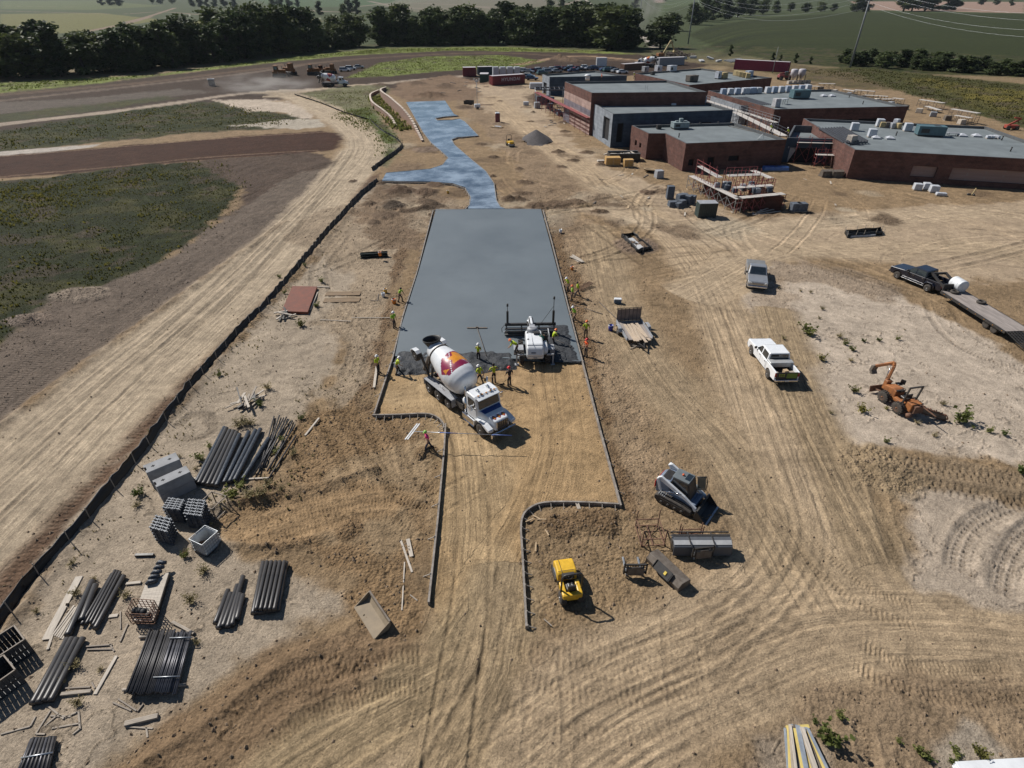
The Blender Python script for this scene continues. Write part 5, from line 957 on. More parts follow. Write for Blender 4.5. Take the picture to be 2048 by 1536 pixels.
part('ramp_gate', M_BLACK, t, lambda b: ([b.beam((-LT2 / 2 - .03, y, .5), (-LT2 / 2 - .12, y, 1.85), .05, .05) for y in np.linspace(-wd2 / 2 + .05, wd2 / 2 - .05, 7)], [b.beam((-LT2 / 2 - .03 - .06 * k, -wd2 / 2, .52 + .66 * k), (-LT2 / 2 - .03 - .06 * k, wd2 / 2, .52 + .66 * k), .05, .05) for k in range(3)])); part('gate_panel', mat('mesh_rust', (.20, .15, .13), .8, var=.4), t, lambda b: b.box((-LT2 / 2 - .07, 0, 1.17), (.015, wd2 - .1, 1.2), ry=-.065))
for s in (-1, 1):
 wheel(t, -.25, s * (wd2 / 2 + .18), .36, .24); part('fender', M_GREY, t, lambda b: b.prism([(-.8, .55), (-.65, .82), (-.25, .88), (.15, .82), (.3, .55), (.36, .55), (.2, .88), (-.25, .94), (-.7, .88), (-.86, .55)], s * (wd2 / 2 + .05), s * (wd2 / 2 + .34)), .01)
part('tongue', M_BLACK, t, lambda b: (b.beam((LT2 / 2, -.5, .45), (LT2 / 2 + 1.3, 0, .45), .09, .1), b.beam((LT2 / 2, .5, .45), (LT2 / 2 + 1.3, 0, .45), .09, .1), b.cyl((LT2 / 2 + 1.1, 0, 0), (LT2 / 2 + 1.1, 0, .7), .04, 8), b.box((LT2 / 2 + 1.35, 0, .47), (.25, .1, .1))))
M_PLY = mat('plywood', (.45, .36, .27), .8, var=.25, scale=1.5, stretch=(1, 5, 1)); rg = np.random.default_rng(5)
for k, (y, a_, x, l_) in enumerate(((-.55, .02, .5, 3.2), (-.28, -.03, .6, 3.3), (0.0, -.05, .55, 3.2), (.25, .10, .75, 3.4), (.5, .20, .65, 3.2), (.62, .06, .3, 2.8))):
 p = thing('timber_plank', 'pale timber plank lying along the bed of the utility trailer', 'plank', ut.matrix_basis @ Vector((x, y, .56 + .045 * (k % 3))), hd + a_, 'planks on the utility trailer'); part('board', M_PLY, p, lambda b: b.box((0, 0, 0), (l_, .26, .04)))
t = thing('timber_crosspiece', 'crossed timber stakes on the ground under the utility trailer tongue', 'stakes', G(1272, 694), .3); part('stake', M_WOODG, t, lambda b: b.beam((-.7, -.2, .06), (.6, .2, .08), .07, .05)); part('stake', M_WOODG, t, lambda b: b.beam((-.5, .35, .12), (.5, -.3, .10), .07, .05))
# --- compact track loader
a, b_ = G(1318, 1003), G(1372, 1030); hd = ang(a, b_); d = Vector((math.cos(hd), math.sin(hd), 0)); lf = Vector((-d.y, d.x, 0)); o = (a + b_) / 2 + lf * .9
t = thing('track_loader', 'blue-grey and white compact track loader with its bucket down', 'track loader', o, hd); M_LBLUE = mat('loader_blue', (.16, .20, .27), .42, var=.25, coat=.2)
for s in (-1, 1):
 out = [(-1.25, .30), (-1.0, .05), (1.0, .05), (1.25, .28), (1.18, .46), (.55, .62), (-.9, .72), (-1.22, .58)]
 tr = part('track', M_TYRE, t, lambda b: b.prism(out, s * .62, s * 1.05), .04); part('track_lugs', M_STEEL, tr, lambda b: [b.box((-1.0 + .125 * k, s * .83, .735 - (.017 * k if k < 13 else .22 + (k - 13) * .03)), (.06, .40, .05), ry=.065) for k in range(15)]); part('track_frame', M_BLACK, tr, lambda b: (b.prism([(-.95, .2), (.95, .2), (.8, .45), (-.85, .52)], s * 1.04, s * 1.075), [b.lathe([(s * 1.03, .001), (s * 1.03, .13), (s * 1.09, .13), (s * 1.09, .001)], 12, 'y', (x, 0, .22), caps=False) for x in (-.7, -.25, .2, .65)]))
 part('lift_arm', M_WHITE, t, lambda b: (b.prism([(-1.35, 1.75), (-1.1, 1.95), (.55, 1.22), (1.35, .72), (1.45, .45), (1.25, .42), (1.1, .68), (.35, 1.05), (-1.2, 1.60)], s * .64, s * .80), b.prism([(-1.35, 1.75), (-1.2, 1.9), (-.9, 1.0), (-1.05, .9)], s * .80, s * .92)), .03)
 part('lift_cylinder', M_CHROME, t, lambda b: (b.cyl((-.9, s * .86, .85), (-.1, s * .86, 1.25), .05, 8), b.cyl((-.1, s * .86, 1.25), (.35, s * .86, 1.35), .03, 8)))
part('chassis', M_LBLUE, t, lambda b: (b.prism([(-1.4, .45), (-1.45, 1.3), (-1.15, 1.6), (-.55, 1.65), (-.5, 1.0), (1.0, .75), (1.15, .4)], -.6, .6), b.box((1.1, 0, .55), (.3, 1.2, .5))), .06, seg=2); part('tail_door', mat('loader_red', (.36, .02, .025), .4), t, lambda b: b.box((-1.47, 0, 1.0), (.08, 1.3, .55)), .04)
part('engine_grille', M_BLACK, t, lambda b: (b.box((-.9, 0, 1.655), (.5, .9, .02)), [b.box((-1.05 + .1 * k, 0, 1.67), (.03, .9, .02)) for k in range(4)]))
cb = part('cab', M_BLACK, t, lambda b: b.prism([(-.55, 1.0), (-.5, 2.0), (.55, 2.02), (.78, 1.2), (.85, .8)], -.5, .5), .05, seg=2); part('roof_panel', mat('loader_roof', (.13, .15, .16), .5), cb, lambda b: b.box((0, 0, 2.04), (1.1, .95, .06)), .03); part('roof_hatch', M_GLASS, cb, lambda b: b.box((.32, .05, 2.075), (.34, .62, .02)), .01); part('beacon', mat('beacon_orange', (.6, .10, .02), .3), cb, lambda b: b.cyl((-.05, .0, 2.06), (-.05, 0, 2.17), .07, 10))
for s in (-1, 1): glassq(cb, 'side_window', [(-.45, s * .508, 1.15), (.62, s * .508, 1.15), (.48, s * .508, 1.92), (-.42, s * .508, 1.92)][::-s])
part('open_door', M_BLACK, t, lambda b: b.tube([(.75, .5, 1.0), (1.25, .85, 1.0), (1.2, .95, 1.5), (1.1, .9, 1.95), (.6, .52, 1.95)], .035, 6)); glassq(t, 'door_glass', [(.80, .54, 1.05), (1.22, .85, 1.05), (1.07, .88, 1.9), (.66, .55, 1.9)], mat('door_pane', (.10, .12, .11), .1, coat=.5))
bk = [(1.35, .10), (1.42, .72), (1.55, .80), (1.5, .62), (1.45, .18), (1.65, .07), (2.15, .06), (2.15, .02), (1.5, .02)]; part('bucket', M_BLACK, t, lambda b: (b.prism(bk, -.95, .95), b.prism([(1.35, .05), (1.45, .78), (2.15, .05)], -.98, -.93), b.prism([(1.35, .05), (1.45, .78), (2.15, .05)], .93, .98)), .015); part('bucket_edge', M_STEEL, t, lambda b: b.box((2.18, 0, .045), (.12, 1.9, .03)))
# --- yellow ride-on roller
a, b_ = G(1141, 1205), G(1128, 1150); hd = ang(a, b_); o = (a + b_) / 2
t = thing('ride_on_roller', 'yellow ride-on roller with a black roll bar', 'roller', o, hd + .05); rolT = t; t.scale = (.88,) * 3
part('front_drum', M_STEEL, t, lambda b: b.lathe([(-.62, .05), (-.62, .40), (-.58, .42), (.58, .42), (.62, .40), (.62, .05)], 26, 'y', (.85, 0, .42))); part('front_frame', M_BLACK, t, lambda b: (b.box((.85, .68, .5), (1.1, .08, .3)), b.box((.85, -.68, .5), (1.1, .08, .3)), b.box((.2, 0, .5), (.25, 1.2, .3))))
part('hood', M_YELLOW, t, lambda b: b.prism([(.12, .55), (.15, 1.18), (.3, 1.28), (1.15, 1.22), (1.38, 1.05), (1.40, .75), (1.3, .62)], -.60, .60), .08, seg=3); part('hood_seam', M_BLACK, t, lambda b: (b.box((.7, .32, 1.268), (1.0, .025, .02), ry=.06), b.box((.35, 0, 1.285), (.02, 1.1, .02)))); part('headlight', M_LAMP, t, lambda b: [b.cyl((1.38, y, .92), (1.42, y, .92), .07, 10) for y in (-.4, .4)])
part('dashboard', M_BLACK, t, lambda b: (b.box((.05, 0, 1.15), (.22, .75, .35)), b.cyl((-.02, 0, 1.2), (-.18, 0, 1.35), .03, 8), b.tube([(-.2 + .09 * math.cos(k * .6), .2 * math.sin(k * .6), 1.37 + .1 * math.cos(k * .6)) for k in range(11)], .018, 5, closed=True)), .03)
part('rear_body', M_YELLOW, t, lambda b: (b.box((-.65, .47, .78), (1.0, .28, .42)), b.box((-.65, -.47, .78), (1.0, .28, .42)), b.box((-1.05, 0, .72), (.3, 1.2, .5))), .06, seg=2); part('floor', M_BLACK, t, lambda b: (b.box((-.3, 0, .58), (1.3, 1.0, .1)), b.box((-.2, 0, .45), (.5, .5, .3))), .02); part('seat', M_BLACK, t, lambda b: (b.box((-.60, 0, .95), (.48, .55, .16)), b.box((-.86, 0, 1.2), (.14, .52, .5), ry=-.15)), .06, seg=2); part('seat_belt', mat('belt_silver', (.5, .5, .48), .5), t, lambda b: (b.box((-.55, .12, 1.045), (.3, .05, .02)), b.box((-.5, -.1, 1.045), (.2, .04, .02))))
part('roll_bar', M_BLACK, t, lambda b: b.tube([(-.75, .62, .6), (-.78, .62, 2.1), (-.78, .52, 2.28), (-.78, .4, 2.34), (-.78, -.4, 2.34), (-.78, -.52, 2.28), (-.78, -.62, 2.1), (-.75, -.62, .6)], .06, 8))
for s in (-1, 1): wheel(t, -.85, s * .52, .42, .36, .5)
part('rear_axle', M_BLACK, t, lambda b: b.box((-.85, 0, .42), (.2, .9, .2)))
# --- trencher with backhoe and chain boom
a, b_ = G(1792, 826), G(1762, 802); hd = ang(a, b_); d = Vector((math.cos(hd), math.sin(hd), 0)); lf = Vector((-d.y, d.x, 0)); lf = lf if lf.y > 0 else -lf; o = (a + b_) / 2 + lf * .75
t = thing('trencher', 'orange ride-on trencher with a backhoe arm and a chain boom', 'trencher', o, hd)
for x in (-.75, .75):
 for s in (-1, 1): wheel(t, x, s * .72, .46, .34, lug=True, m=M_ORANGE)
part('chassis', M_ORANGE, t, lambda b: (b.box((0, 0, .62), (2.6, .8, .3)), b.prism([(.2, .75), (.2, 1.25), (.5, 1.35), (1.35, 1.15), (1.4, .75)], -.42, .42), b.box((-.35, .52, .85), (.7, .3, .25)), b.box((-.35, -.52, .85), (.7, .3, .25)), b.prism([(-1.5, .5), (-1.5, 1.2), (-.95, 1.2), (-.75, .55)], -.45, .45)), .05, seg=2)
part('seat', M_BLACK, t, lambda b: (b.box((-.35, 0, 1.05), (.5, .5, .14)), b.box((-.62, 0, 1.3), (.12, .5, .45))), .04); part('steering_column', M_BLACK, t, lambda b: (b.beam((.25, 0, 1.0), (.05, 0, 1.45), .05, .05), b.tube([(.05 + .05 * math.cos(k * .63), .19 * math.sin(k * .63), 1.46 + .12 * math.cos(k * .63)) for k in range(10)], .018, 5, closed=True), b.box((.35, 0, 1.2), (.3, .7, .2))))
part('roll_bar', M_BLACK, t, lambda b: (b.beam((-.75, .55, .8), (-.85, .55, 2.3), .1, .1), b.beam((-.75, -.55, .8), (-.85, -.55, 2.3), .1, .1), b.beam((-.85, -.6, 2.3), (-.85, .6, 2.3), .1, .1), b.beam((-.78, -.55, 1.25), (-.78, .55, 1.25), .08, .08)))
part('blade', M_RUST, t, lambda b: (b.box((2.0, 0, .38), (.08, 1.9, .5), ry=.25), b.beam((1.3, .4, .5), (1.95, .5, .35), .1, .1), b.beam((1.3, -.4, .5), (1.95, -.5, .35), .1, .1)), .02)
bh = part('backhoe_post', M_ORANGE, t, lambda b: (b.box((1.55, 0, 1.0), (.35, .45, .8)), b.cyl((1.65, 0, .7), (1.65, 0, 1.5), .14, 10)), .03); part('backhoe_boom', M_ORANGE, t, lambda b: (b.beam((1.65, 0, 1.4), (1.8, -.25, 2.5), .2, .26), b.beam((1.8, -.25, 2.5), (2.0, -.3, 2.7), .2, .24)), .03); part('backhoe_dipper', M_ORANGE, t, lambda b: b.beam((1.95, -.3, 2.7), (2.95, .25, 1.85), .18, .24), .03)
part('backhoe_bucket', M_WORN, t, lambda b: b.prism([(2.85, 1.95), (3.15, 1.85), (3.2, 1.4), (2.95, 1.15), (2.75, 1.2), (2.95, 1.45)], -.05, .45), .02); part('boom_cylinder', M_CHROME, t, lambda b: (b.cyl((1.75, .12, 1.3), (1.95, -.1, 2.3), .04, 8), b.cyl((1.95, -.2, 2.45), (2.6, .05, 2.3), .04, 8))); part('backhoe_seat', M_BLACK, t, lambda b: (b.box((1.15, -.65, 1.2), (.4, .4, .1)), b.box((1.0, -.8, 1.45), (.35, .1, .4), rz=.7), b.beam((1.3, -.2, 1.0), (1.15, -.6, 1.15), .08, .08)), .03)
tb = part('chain_boom', M_WORN, t, lambda b: (b.prism([(-1.4, .75), (-3.3, .35), (-3.4, .15), (-3.2, .05), (-1.5, .35)], -.62, -.50),), .02); part('chain', M_RUST, tb, lambda b: ([b.beam(p, q, .16, .06) for p, q in (((-1.4, -.56, .82), (-3.35, -.56, .40)), ((-3.35, -.56, .40), (-3.5, -.56, .15)), ((-3.5, -.56, .15), (-3.2, -.56, -.0)), ((-3.2, -.56, .02), (-1.5, -.56, .30)))], [b.box((-1.6 - .2 * k, -.56 + .06 * (-1) ** k, .83 - .042 * k), (.05, .12, .1)) for k in range(9)], [b.box((-1.6 - .2 * k, -.56 + .06 * (-1) ** k, .24 - .028 * k), (.05, .12, .08)) for k in range(9)]))
tb.location = (-1.3, -.3, .1); tb.rotation_euler = (0, 0, R(58)); tb.data.transform(Matrix.Translation((1.3, .56, 0))); tb.children[0].data.transform(Matrix.Translation((1.3, .56, 0)))
part('crumber_bar', M_RUST, t, lambda b: (b.beam((-1.3, -.2, 1.15), (-2.9, -.35, 1.05), .06, .06), b.box((-1.6, -.1, .8), (.2, .8, .6)), b.lathe([(-.15, .18), (.15, .18)], 12, 'y', (-1.6, .5, .35))))
# --- loose loader attachments on the right
def attach(nm, label, cat, px, rz, z=0.0): return thing(nm, label, cat, G(*px), rz)
p, q = G(1340, 1098), G(1455, 1098); L = (q - p).length; t = attach('broom_attachment', 'long grey hydraulic angle broom lying behind two pallet forks', 'attachment', (1398, 1100), ang(p, q)); part('hood', mat('broom_grey', (.085, .09, .10), .5), t, lambda b: (b.prism([(-.5, .1), (-.45, .75), (-.15, .95), (.3, .95), (.5, .7), (.45, .65), (.3, .85), (-.1, .85), (-.4, .7), (-.42, .1)], -L / 2, L / 2, 'x'),), .02)
part('brush', M_BLACK, t, lambda b: b.lathe([(-L / 2 + .05, .1), (-L / 2 + .05, .42), (L / 2 - .05, .42), (L / 2 - .05, .1)], 20, 'x', (0, .02, .44))); part('frame_bar', M_BLACK, t, lambda b: ([b.box((x, -.05, .98), (.06, 1.0, .05)) for x in (-L * .22, L * .18)], b.box((0, .5, .95), (L, .06, .06)), b.box((0, .25, .97), (L, .12, .03)))); part('white_panel', mat('pale_plate', (.48, .48, .48), .5), t, lambda b: b.box((0, -.22, .90), (L * .98, .26, .03), rx=.5))
def fork(label, px, rz, gril=True):
 t = attach('pallet_fork', label, 'attachment', px, rz + math.pi); part('frame', M_BLACK, t, lambda b: (b.box((0, 0, .35), (1.25, .08, .14)), b.box((0, 0, .95), (1.25, .08, .1)), b.box((-.6, 0, .6), (.08, .08, .8)), b.box((.6, 0, .6), (.08, .08, .8)), [b.box((-.45 + .15 * k, .02, .65), (.03, .03, .6)) for k in range(7)] if gril else None, b.box((0, .02, .75), (1.2, .03, .03)), b.box((0, .02, .55), (1.2, .03, .03))))
 for x in (-.42, .42): part('tine', M_STEEL, t, lambda b: (b.box((x, -.62, .06), (.11, 1.25, .05)), b.box((x, -.04, .45), (.11, .06, .8))), .01)
 part('coupler', M_WORN, t, lambda b: (b.box((0, .12, .55), (.9, .12, .5), rx=.2), b.box((0, .1, .85), (.5, .1, .08))), .02); return t
fork('dark pallet fork attachment in front of the long broom', (1402, 1118), .12); fork('dark grille-backed pallet fork at the left of the attachments', (1268, 1152), .0)
p, q = G(1300, 1118), G(1362, 1178); L = (q - p).length + .1; t = attach('loader_bucket', 'long worn grey loader bucket lying on its back', 'attachment', (1335, 1146), ang(p, q))
part('shell', M_WORN, t, lambda b: (b.prism([(-.45, .04), (-.5, .35), (-.25, .62), (.35, .55), (.38, .50), (-.2, .55), (-.42, .33), (-.38, .09), (.40, .05), (.40, .01)], -L / 2, L / 2, 'x'), b.prism([(-.48, .03), (-.5, .35), (-.25, .62), (.38, .54), (.42, .02)], -L / 2, -L / 2 + .04, 'x'), b.prism([(-.48, .03), (-.5, .35), (-.25, .62), (.38, .54), (.42, .02)], L / 2 - .04, L / 2, 'x')), .01); part('coupler_plate', M_BLACK, t, lambda b: (b.box((0, -.45, .5), (1.1, .06, .55), rx=-.75), b.box((-.6, -.42, .48), (.06, .25, .5), rx=-.75), b.box((.6, -.42, .48), (.06, .25, .5), rx=-.75)), .02); part('warning_sticker', mat('sticker', (.6, .45, .08), .5), t, lambda b: b.box((.2, -.50, .56), (.14, .01, .2), rx=-.75))
# big tan bucket by the yard
p, q = G(712, 1232), G(760, 1272); L = 2.5; t = attach('loader_bucket', 'tan loader bucket lying open beside the dirt lane', 'attachment', (745, 1236), R(-52)); t.scale = (.9,) * 3; M_TANB = mat('bucket_tan', (.24, .19, .13), .75, var=.2)
part('shell', M_TANB, t, lambda b: (b.prism([(-.55, .02), (-.55, .06), (.30, .16), (.48, .40), (.50, .65), (.55, .66), (.55, .38), (.34, .10)], -L / 2, L / 2, 'x')), .01); [part('side_plate', M_TANB, t, lambda b: b.prism([(-.55, .02), (.34, .08), (.55, .38), (.55, .66), (.4, .62)], s * L / 2 - .025, s * L / 2 + .025, 'x')) for s in (-1, 1)]; part('lip', M_WORN, t, lambda b: b.box((0, .53, .67), (L, .1, .04)))
# rebar cages / A-frames
def frame(label, px, rz, w, l_, h, nm='steel_rack', zc=True):
 t = attach(nm, label, 'rack', px, rz); b = MB(); r = .03
 for x in (-l_ / 2, l_ / 2):
  for y in (-w / 2, w / 2): b.beam((x, y, 0), (x * .98, y, h), .05, .05)
 for z in (.08, h * .45) if zc else (.08,):
  for x in (-l_ / 2, l_ / 2): b.beam((x, -w / 2, z), (x, w / 2, z), .05, .05)
  for y in (-w / 2, w / 2): b.beam((-l_ / 2, y, z), (l_ / 2, y, z), .05, .05)
 b.beam((0, -w / 2, .1), (0, w / 2, .1), .06, .06); b.beam((-l_ / 2, -w / 2, .1), (l_ / 2, w / 2, .1), .04, .04); b.build('frame', M_RUST, t); return t
frame('open rusty steel rack by the corner of the forms', (1299, 1072), .05, 1.5, 1.35, 1.35)
frame('plain rusty steel stand behind the long broom', (1380, 1072), .05, .25, 1.3, .95)

# ================================================================== PEOPLE
M_SKIN = mat('skin', (.36, .21, .14), .6, var=.1); M_HIVIS = mat('hivis_yellow', (.46, .60, .02), .7, var=.2, scale=6); M_HIGRN = mat('hivis_green', (.30, .55, .03), .7, var=.2, scale=6); M_HIORG = mat('hivis_orange', (.72, .10, .015), .7, var=.2, scale=6)
M_PINK = mat('pink_shirt', (.75, .04, .24), .75, var=.2); M_BLK = mat('black_cloth', (.022, .022, .026), .8, var=.3); M_TEAL = mat('green_shirt', (.02, .17, .125), .8, var=.2); M_JEAN = mat('dark_jeans', (.035, .045, .075), .85, var=.3); M_BROWN = mat('brown_trousers', (.085, .06, .045), .85, var=.3); M_DKT = mat('dark_trousers', (.022, .022, .028), .85, var=.3)
M_HATW = mat('white_helmet', (.72, .72, .72), .3, var=.05); M_HATR = mat('red_helmet', (.55, .03, .03), .35, var=.1); M_HATG = mat('green_helmet', (.22, .45, .08), .35, var=.1); M_HATO = mat('orange_helmet', (.7, .14, .02), .35, var=.1); M_HAIR = mat('dark_hair', (.015, .012, .010), .7); M_BOOT = mat('work_boot', (.06, .045, .032), .85)
M_TAPE = mat('reflective_tape', (.62, .62, .6), .35)
def skin(name, m, parent, V, E, root=0, sub=1):
 me = bpy.data.meshes.new(name); bm = bmesh.new(); L = bm.verts.layers.skin.verify(); vs = []
 for i, (co, r) in enumerate(V):
  v = bm.verts.new(co); rr = r if isinstance(r, tuple) else (r, r); v[L].radius = rr; v[L].use_root = (i == root); vs.append(v)
 for a, b in E: bm.edges.new((vs[a], vs[b]))
 bm.to_mesh(me); bm.free(); me.materials.append(m); o = bpy.data.objects.new(name, me); COL.objects.link(o); o.parent = parent
 s = o.modifiers.new('skin', 'SKIN'); s.use_smooth_shade = True; s.branch_smoothing = .6; q = o.modifiers.new('sub', 'SUBSURF'); q.levels = sub; q.render_levels = sub; return o
def mid(a, b, push, k=.5): return a.lerp(b, k) + Vector(push)
def person(label, px, hd, shirt, pants, hat, pose='stand', hands=None, z=0.0, group='construction workers on site', brim=True, h=1.0, loc=None, tape=True):
 p = loc if loc is not None else G(px[0], px[1], z); t = thing('person', label, 'person', p, R(hd), group); t.scale = (h,) * 3
 V3 = Vector; lean, hip, kn = {'stand': (.06, .93, 0), 'work': (.42, .88, .12), 'bend': (1.15, .86, .1), 'walk': (.14, .90, 0), 'kneel': (.55, .50, 0), 'sit': (.08, .52, 0)}[pose]
 Hc = V3((-.05 if pose in ('bend', 'work') else 0, 0, hip)); T = V3((math.sin(lean), 0, math.cos(lean))); W = Hc + T * .20; C = Hc + T * .42; S = Hc + T * .52; N = Hc + T * .60; hl = lean * .6; HT = V3((math.sin(hl), 0, math.cos(hl))); HD = N + HT * .12 + V3((.02, 0, 0)); TOP = N + HT * .22
 A = V3((0, 1, 0)); sh = [S + A * .19 * s for s in (1, -1)]
 hd_ = hands or {'stand': ((.12, .28, .86), (.12, -.28, .86)), 'work': ((.62, .12, .86), (.42, -.16, .98)), 'bend': ((.72, .15, .55), (.74, -.12, .50)), 'walk': ((.30, .24, .92), (-.18, -.26, .88)), 'kneel': ((.62, .15, .28), (.62, -.12, .30)), 'sit': ((.45, .2, .85), (.45, -.2, .85))}[pose]
 hn = [V3(x) for x in hd_]
 for i in range(2):
  d = hn[i] - sh[i]
  if d.length > .60: hn[i] = sh[i] + d * (.60 / d.length)
 el = [mid(sh[i], hn[i], (-.06, (.07, -.07)[i], -.07)) for i in range(2)]
 ft = {'stand': ((0, .12), (.03, -.12)), 'work': ((.14, .17), (-.16, -.15)), 'bend': ((.05, .19), (-.03, -.19)), 'walk': ((.30, .10), (-.30, -.10)), 'kneel': ((.25, .12), (-.35, -.12)), 'sit': ((.55, .14), (.50, -.16))}[pose]
 hp = [Hc + A * .09 * s for s in (1, -1)]; an = [V3((f[0], f[1], .09)) for f in ft]; kz = {'kneel': ((.22, .12, .42), (.02, -.12, .10)), 'sit': ((.45, .14, .50), (.42, -.16, .50))}.get(pose)
 kn_ = [V3(kz[i]) if kz else mid(hp[i], an[i], (.05 + kn * .5, 0, 0)) for i in range(2)]
 V = [(Hc, .11), (W, .10), (C, .12), (N - T * .02, .055), (HD - HT * .07 + V3((.035, 0, 0)), .065), (HD, (.085, .098)), (TOP - HT * .03, .075)]; E = [(0, 1), (1, 2), (2, 3), (3, 4), (4, 5), (5, 6)]
 def add(v, r, par): V.append((v, r)); E.append((par, len(V) - 1)); return len(V) - 1
 add(HD + V3((.115, 0, -.02)), .018, 5)      # nose
 for i, s in enumerate((1, -1)):
  a = add(sh[i], .058, 2); e = add(el[i], .042, a); w = add(hn[i].lerp(el[i], .12), .030, e); pl = add(hn[i] + (hn[i] - el[i]).normalized() * .05, (.034, .02), w); f = (hn[i] - el[i]).normalized(); sd = f.cross(V3((0, 0, 1))).normalized() if abs(f.z) < .95 else A
  for k, (off, ln) in enumerate(((-.03, .065), (-.01, .08), (.012, .075), (.032, .055))): b1 = add(hn[i] + f * .085 + sd * off, .009, pl); add(hn[i] + f * (.085 + ln * .55) + sd * off - V3((0, 0, ln * .5)), .008, b1)
  add(hn[i] + f * .03 + sd * .055 * s - V3((0, 0, .02)), .010, pl)
  g = add(hp[i], .085, 0); k2 = add(kn_[i], .058, g); add(an[i], .04, k2)
 skin('body', M_SKIN, t, V, E)
 # shirt with sleeves
 V = [(Hc + T * .02, (.135, .165)), (W, (.13, .15)), (C, (.145, .175)), (S + T * .02, (.10, .13)), (N - T * .015, .068)]; E = [(0, 1), (1, 2), (2, 3), (3, 4)]
 for i in range(2): a = add(sh[i], .078, 2); e = add(sh[i].lerp(el[i], .85), .062, a)
 skin('shirt', shirt, t, V, E)
 V = [(Hc + T * .05, (.12, .15)), (Hc - V3((0, 0, .03)), (.125, .15))]; E = [(0, 1)]
 for i in range(2): g = add(hp[i] - V3((0, 0, .08)) if pose not in ('sit',) else hp[i], .098, 1); k2 = add(kn_[i], .075, g); add(an[i].lerp(kn_[i], .06), .062, k2)
 skin('trousers', pants, t, V, E)
 for i in range(2): part('boot', M_BOOT, t, lambda b: (b.box((ft[i][0] + .05, ft[i][1], .05), (.29, .105, .10), taper=(.85, .9)), b.box((ft[i][0] - .03, ft[i][1], .12), (.12, .10, .12))), .02)
 c = HD + HT * .055; q = Euler((0, hl, 0)).to_matrix().to_4x4(); b = MB(); b.M = Matrix.Translation(c) @ q
 if hat is None: b.lathe([(-.09, .098), (-.02, .108), (.04, .10), (.08, .07), (.095, .01)], 14, 'z', (-.015, 0, 0)); b.build('hair', M_HAIR, t)
 else: b.lathe([(-.015, .155 if brim else .125), (0, .152 if brim else .125), (.005, .122), (.06, .112), (.105, .078), (.122, .02)], 18, 'z', (.008, 0, 0)); b.box((.13, 0, -.008), (.08, .16, .012)); b.build('hard_hat', hat, t)
 for s in (1, -1): part('eye', M_HAIR, t, lambda b: b.ball(HD + V3((.085, .033 * s, .01)), .011, 6, 4))
 return t
# down the left edge
person('person in a lime vest and white helmet standing outside the form left of the mixer', (757, 746), -25, M_HIVIS, M_DKT, M_HATW, 'stand')
person('person in a lime shirt and white helmet holding a rod on dark wet concrete', (796, 748), 15, M_HIVIS, M_DKT, M_HATW, 'work', ((.35, .35, 1.0), (.4, -.3, .95)))
person('person in a green vest standing by the left form opposite the rust-coloured mats', (789, 656), -35, M_HIGRN, M_BROWN, M_HATW, 'stand')
person('person with dark hair in a green vest leaning over the left edge of the slab', (801, 604), -30, M_HIGRN, M_DKT, None, 'work')
# at the pour
person('person in a lime vest and white helmet pushing a bull float on the slab', (957, 723), 80, M_HIVIS, M_DKT, M_HATW, 'stand', ((.35, .1, 1.1), (.25, -.15, 1.0)))
person('person in a lime vest and white helmet walking beside the mixer drum', (960, 767), 140, M_HIVIS, M_DKT, M_HATW, 'walk')
person('bare headed person in a loose lime shirt seen from behind with a rake', (988, 766), 110, M_HIVIS, M_DKT, None, 'stand', ((.38, .32, .95), (.3, -.36, 1.1)), h=1.05)
person('person in black with a red cap holding a rake next to the lime shirt', (1019, 772), 125, M_BLK, M_DKT, M_HATR, 'stand', ((.2, .3, 1.0), (.1, -.33, .95)), h=1.03)
person('person in a lime vest and orange helmet bending on the screed step', None, 165, M_HIVIS, M_DKT, M_HATO, 'bend', loc=G(1034, 707, 1.03))
person('person in a dark green shirt driving the laser screed', None, 92, M_TEAL, M_DKT, None, 'sit', loc=G(1084, 692, 1.1))
person('person in a lime shirt raking concrete right of the screed', (1106, 692), 35, M_HIVIS, M_DKT, M_HATO, 'work')
person('person in a lime vest and white helmet stooping at the right form', (1149, 643), 190, M_HIGRN, M_BROWN, M_HATW, 'work')
person('person in a lime vest and brown trousers standing outside the right form', (1171, 676), 80, M_HIVIS, M_BROWN, M_HATO, 'stand')
person('person in an orange vest and red helmet beside the right form', (1172, 712), 215, M_HIORG, M_DKT, M_HATR, 'stand', ((.35, .1, 1.2), (.3, -.12, 1.15)))
person('person in a lime vest and white helmet, farthest up the right edge of the slab', (1136, 583), 200, M_HIVIS, M_DKT, M_HATW, 'work')
person('person in a lime shirt and jeans with dark hair at the right edge', (1155, 594), 170, M_HIVIS, M_JEAN, None, 'walk')
person('person in a green vest and orange helmet just in front of the jeans wearer', (1144, 602), 165, M_HIGRN, M_DKT, M_HATO, 'stand')
person('person in a pink shirt and green cap carrying a long float pole', (858, 900), 205, M_PINK, M_JEAN, M_HATG, 'walk', ((.2, .3, 1.25), (.15, -.3, .85)), brim=False)
# on and around the school
for lab, q, z in (('person in a lime vest on the block scaffold, farther from the link', r3(1830, 770), 4.6), ('person in a lime vest crouched at the near end of the block scaffold', r3(1955, 800), 4.6), ('person in a lime vest in the shaded gap by the red scaffold', r4(575, 990), 0), ('person in a lime vest on the roof behind the gym', r3(815, 362), 4.75)):
 person(lab, q, 150, M_HIVIS, M_DKT, M_HATW, 'work', z=z)
person('person in an orange vest on the roof beside the white vent behind the gym', r3(570, 374), 200, M_HIORG, M_BLK, M_HATR, 'stand', z=4.75)
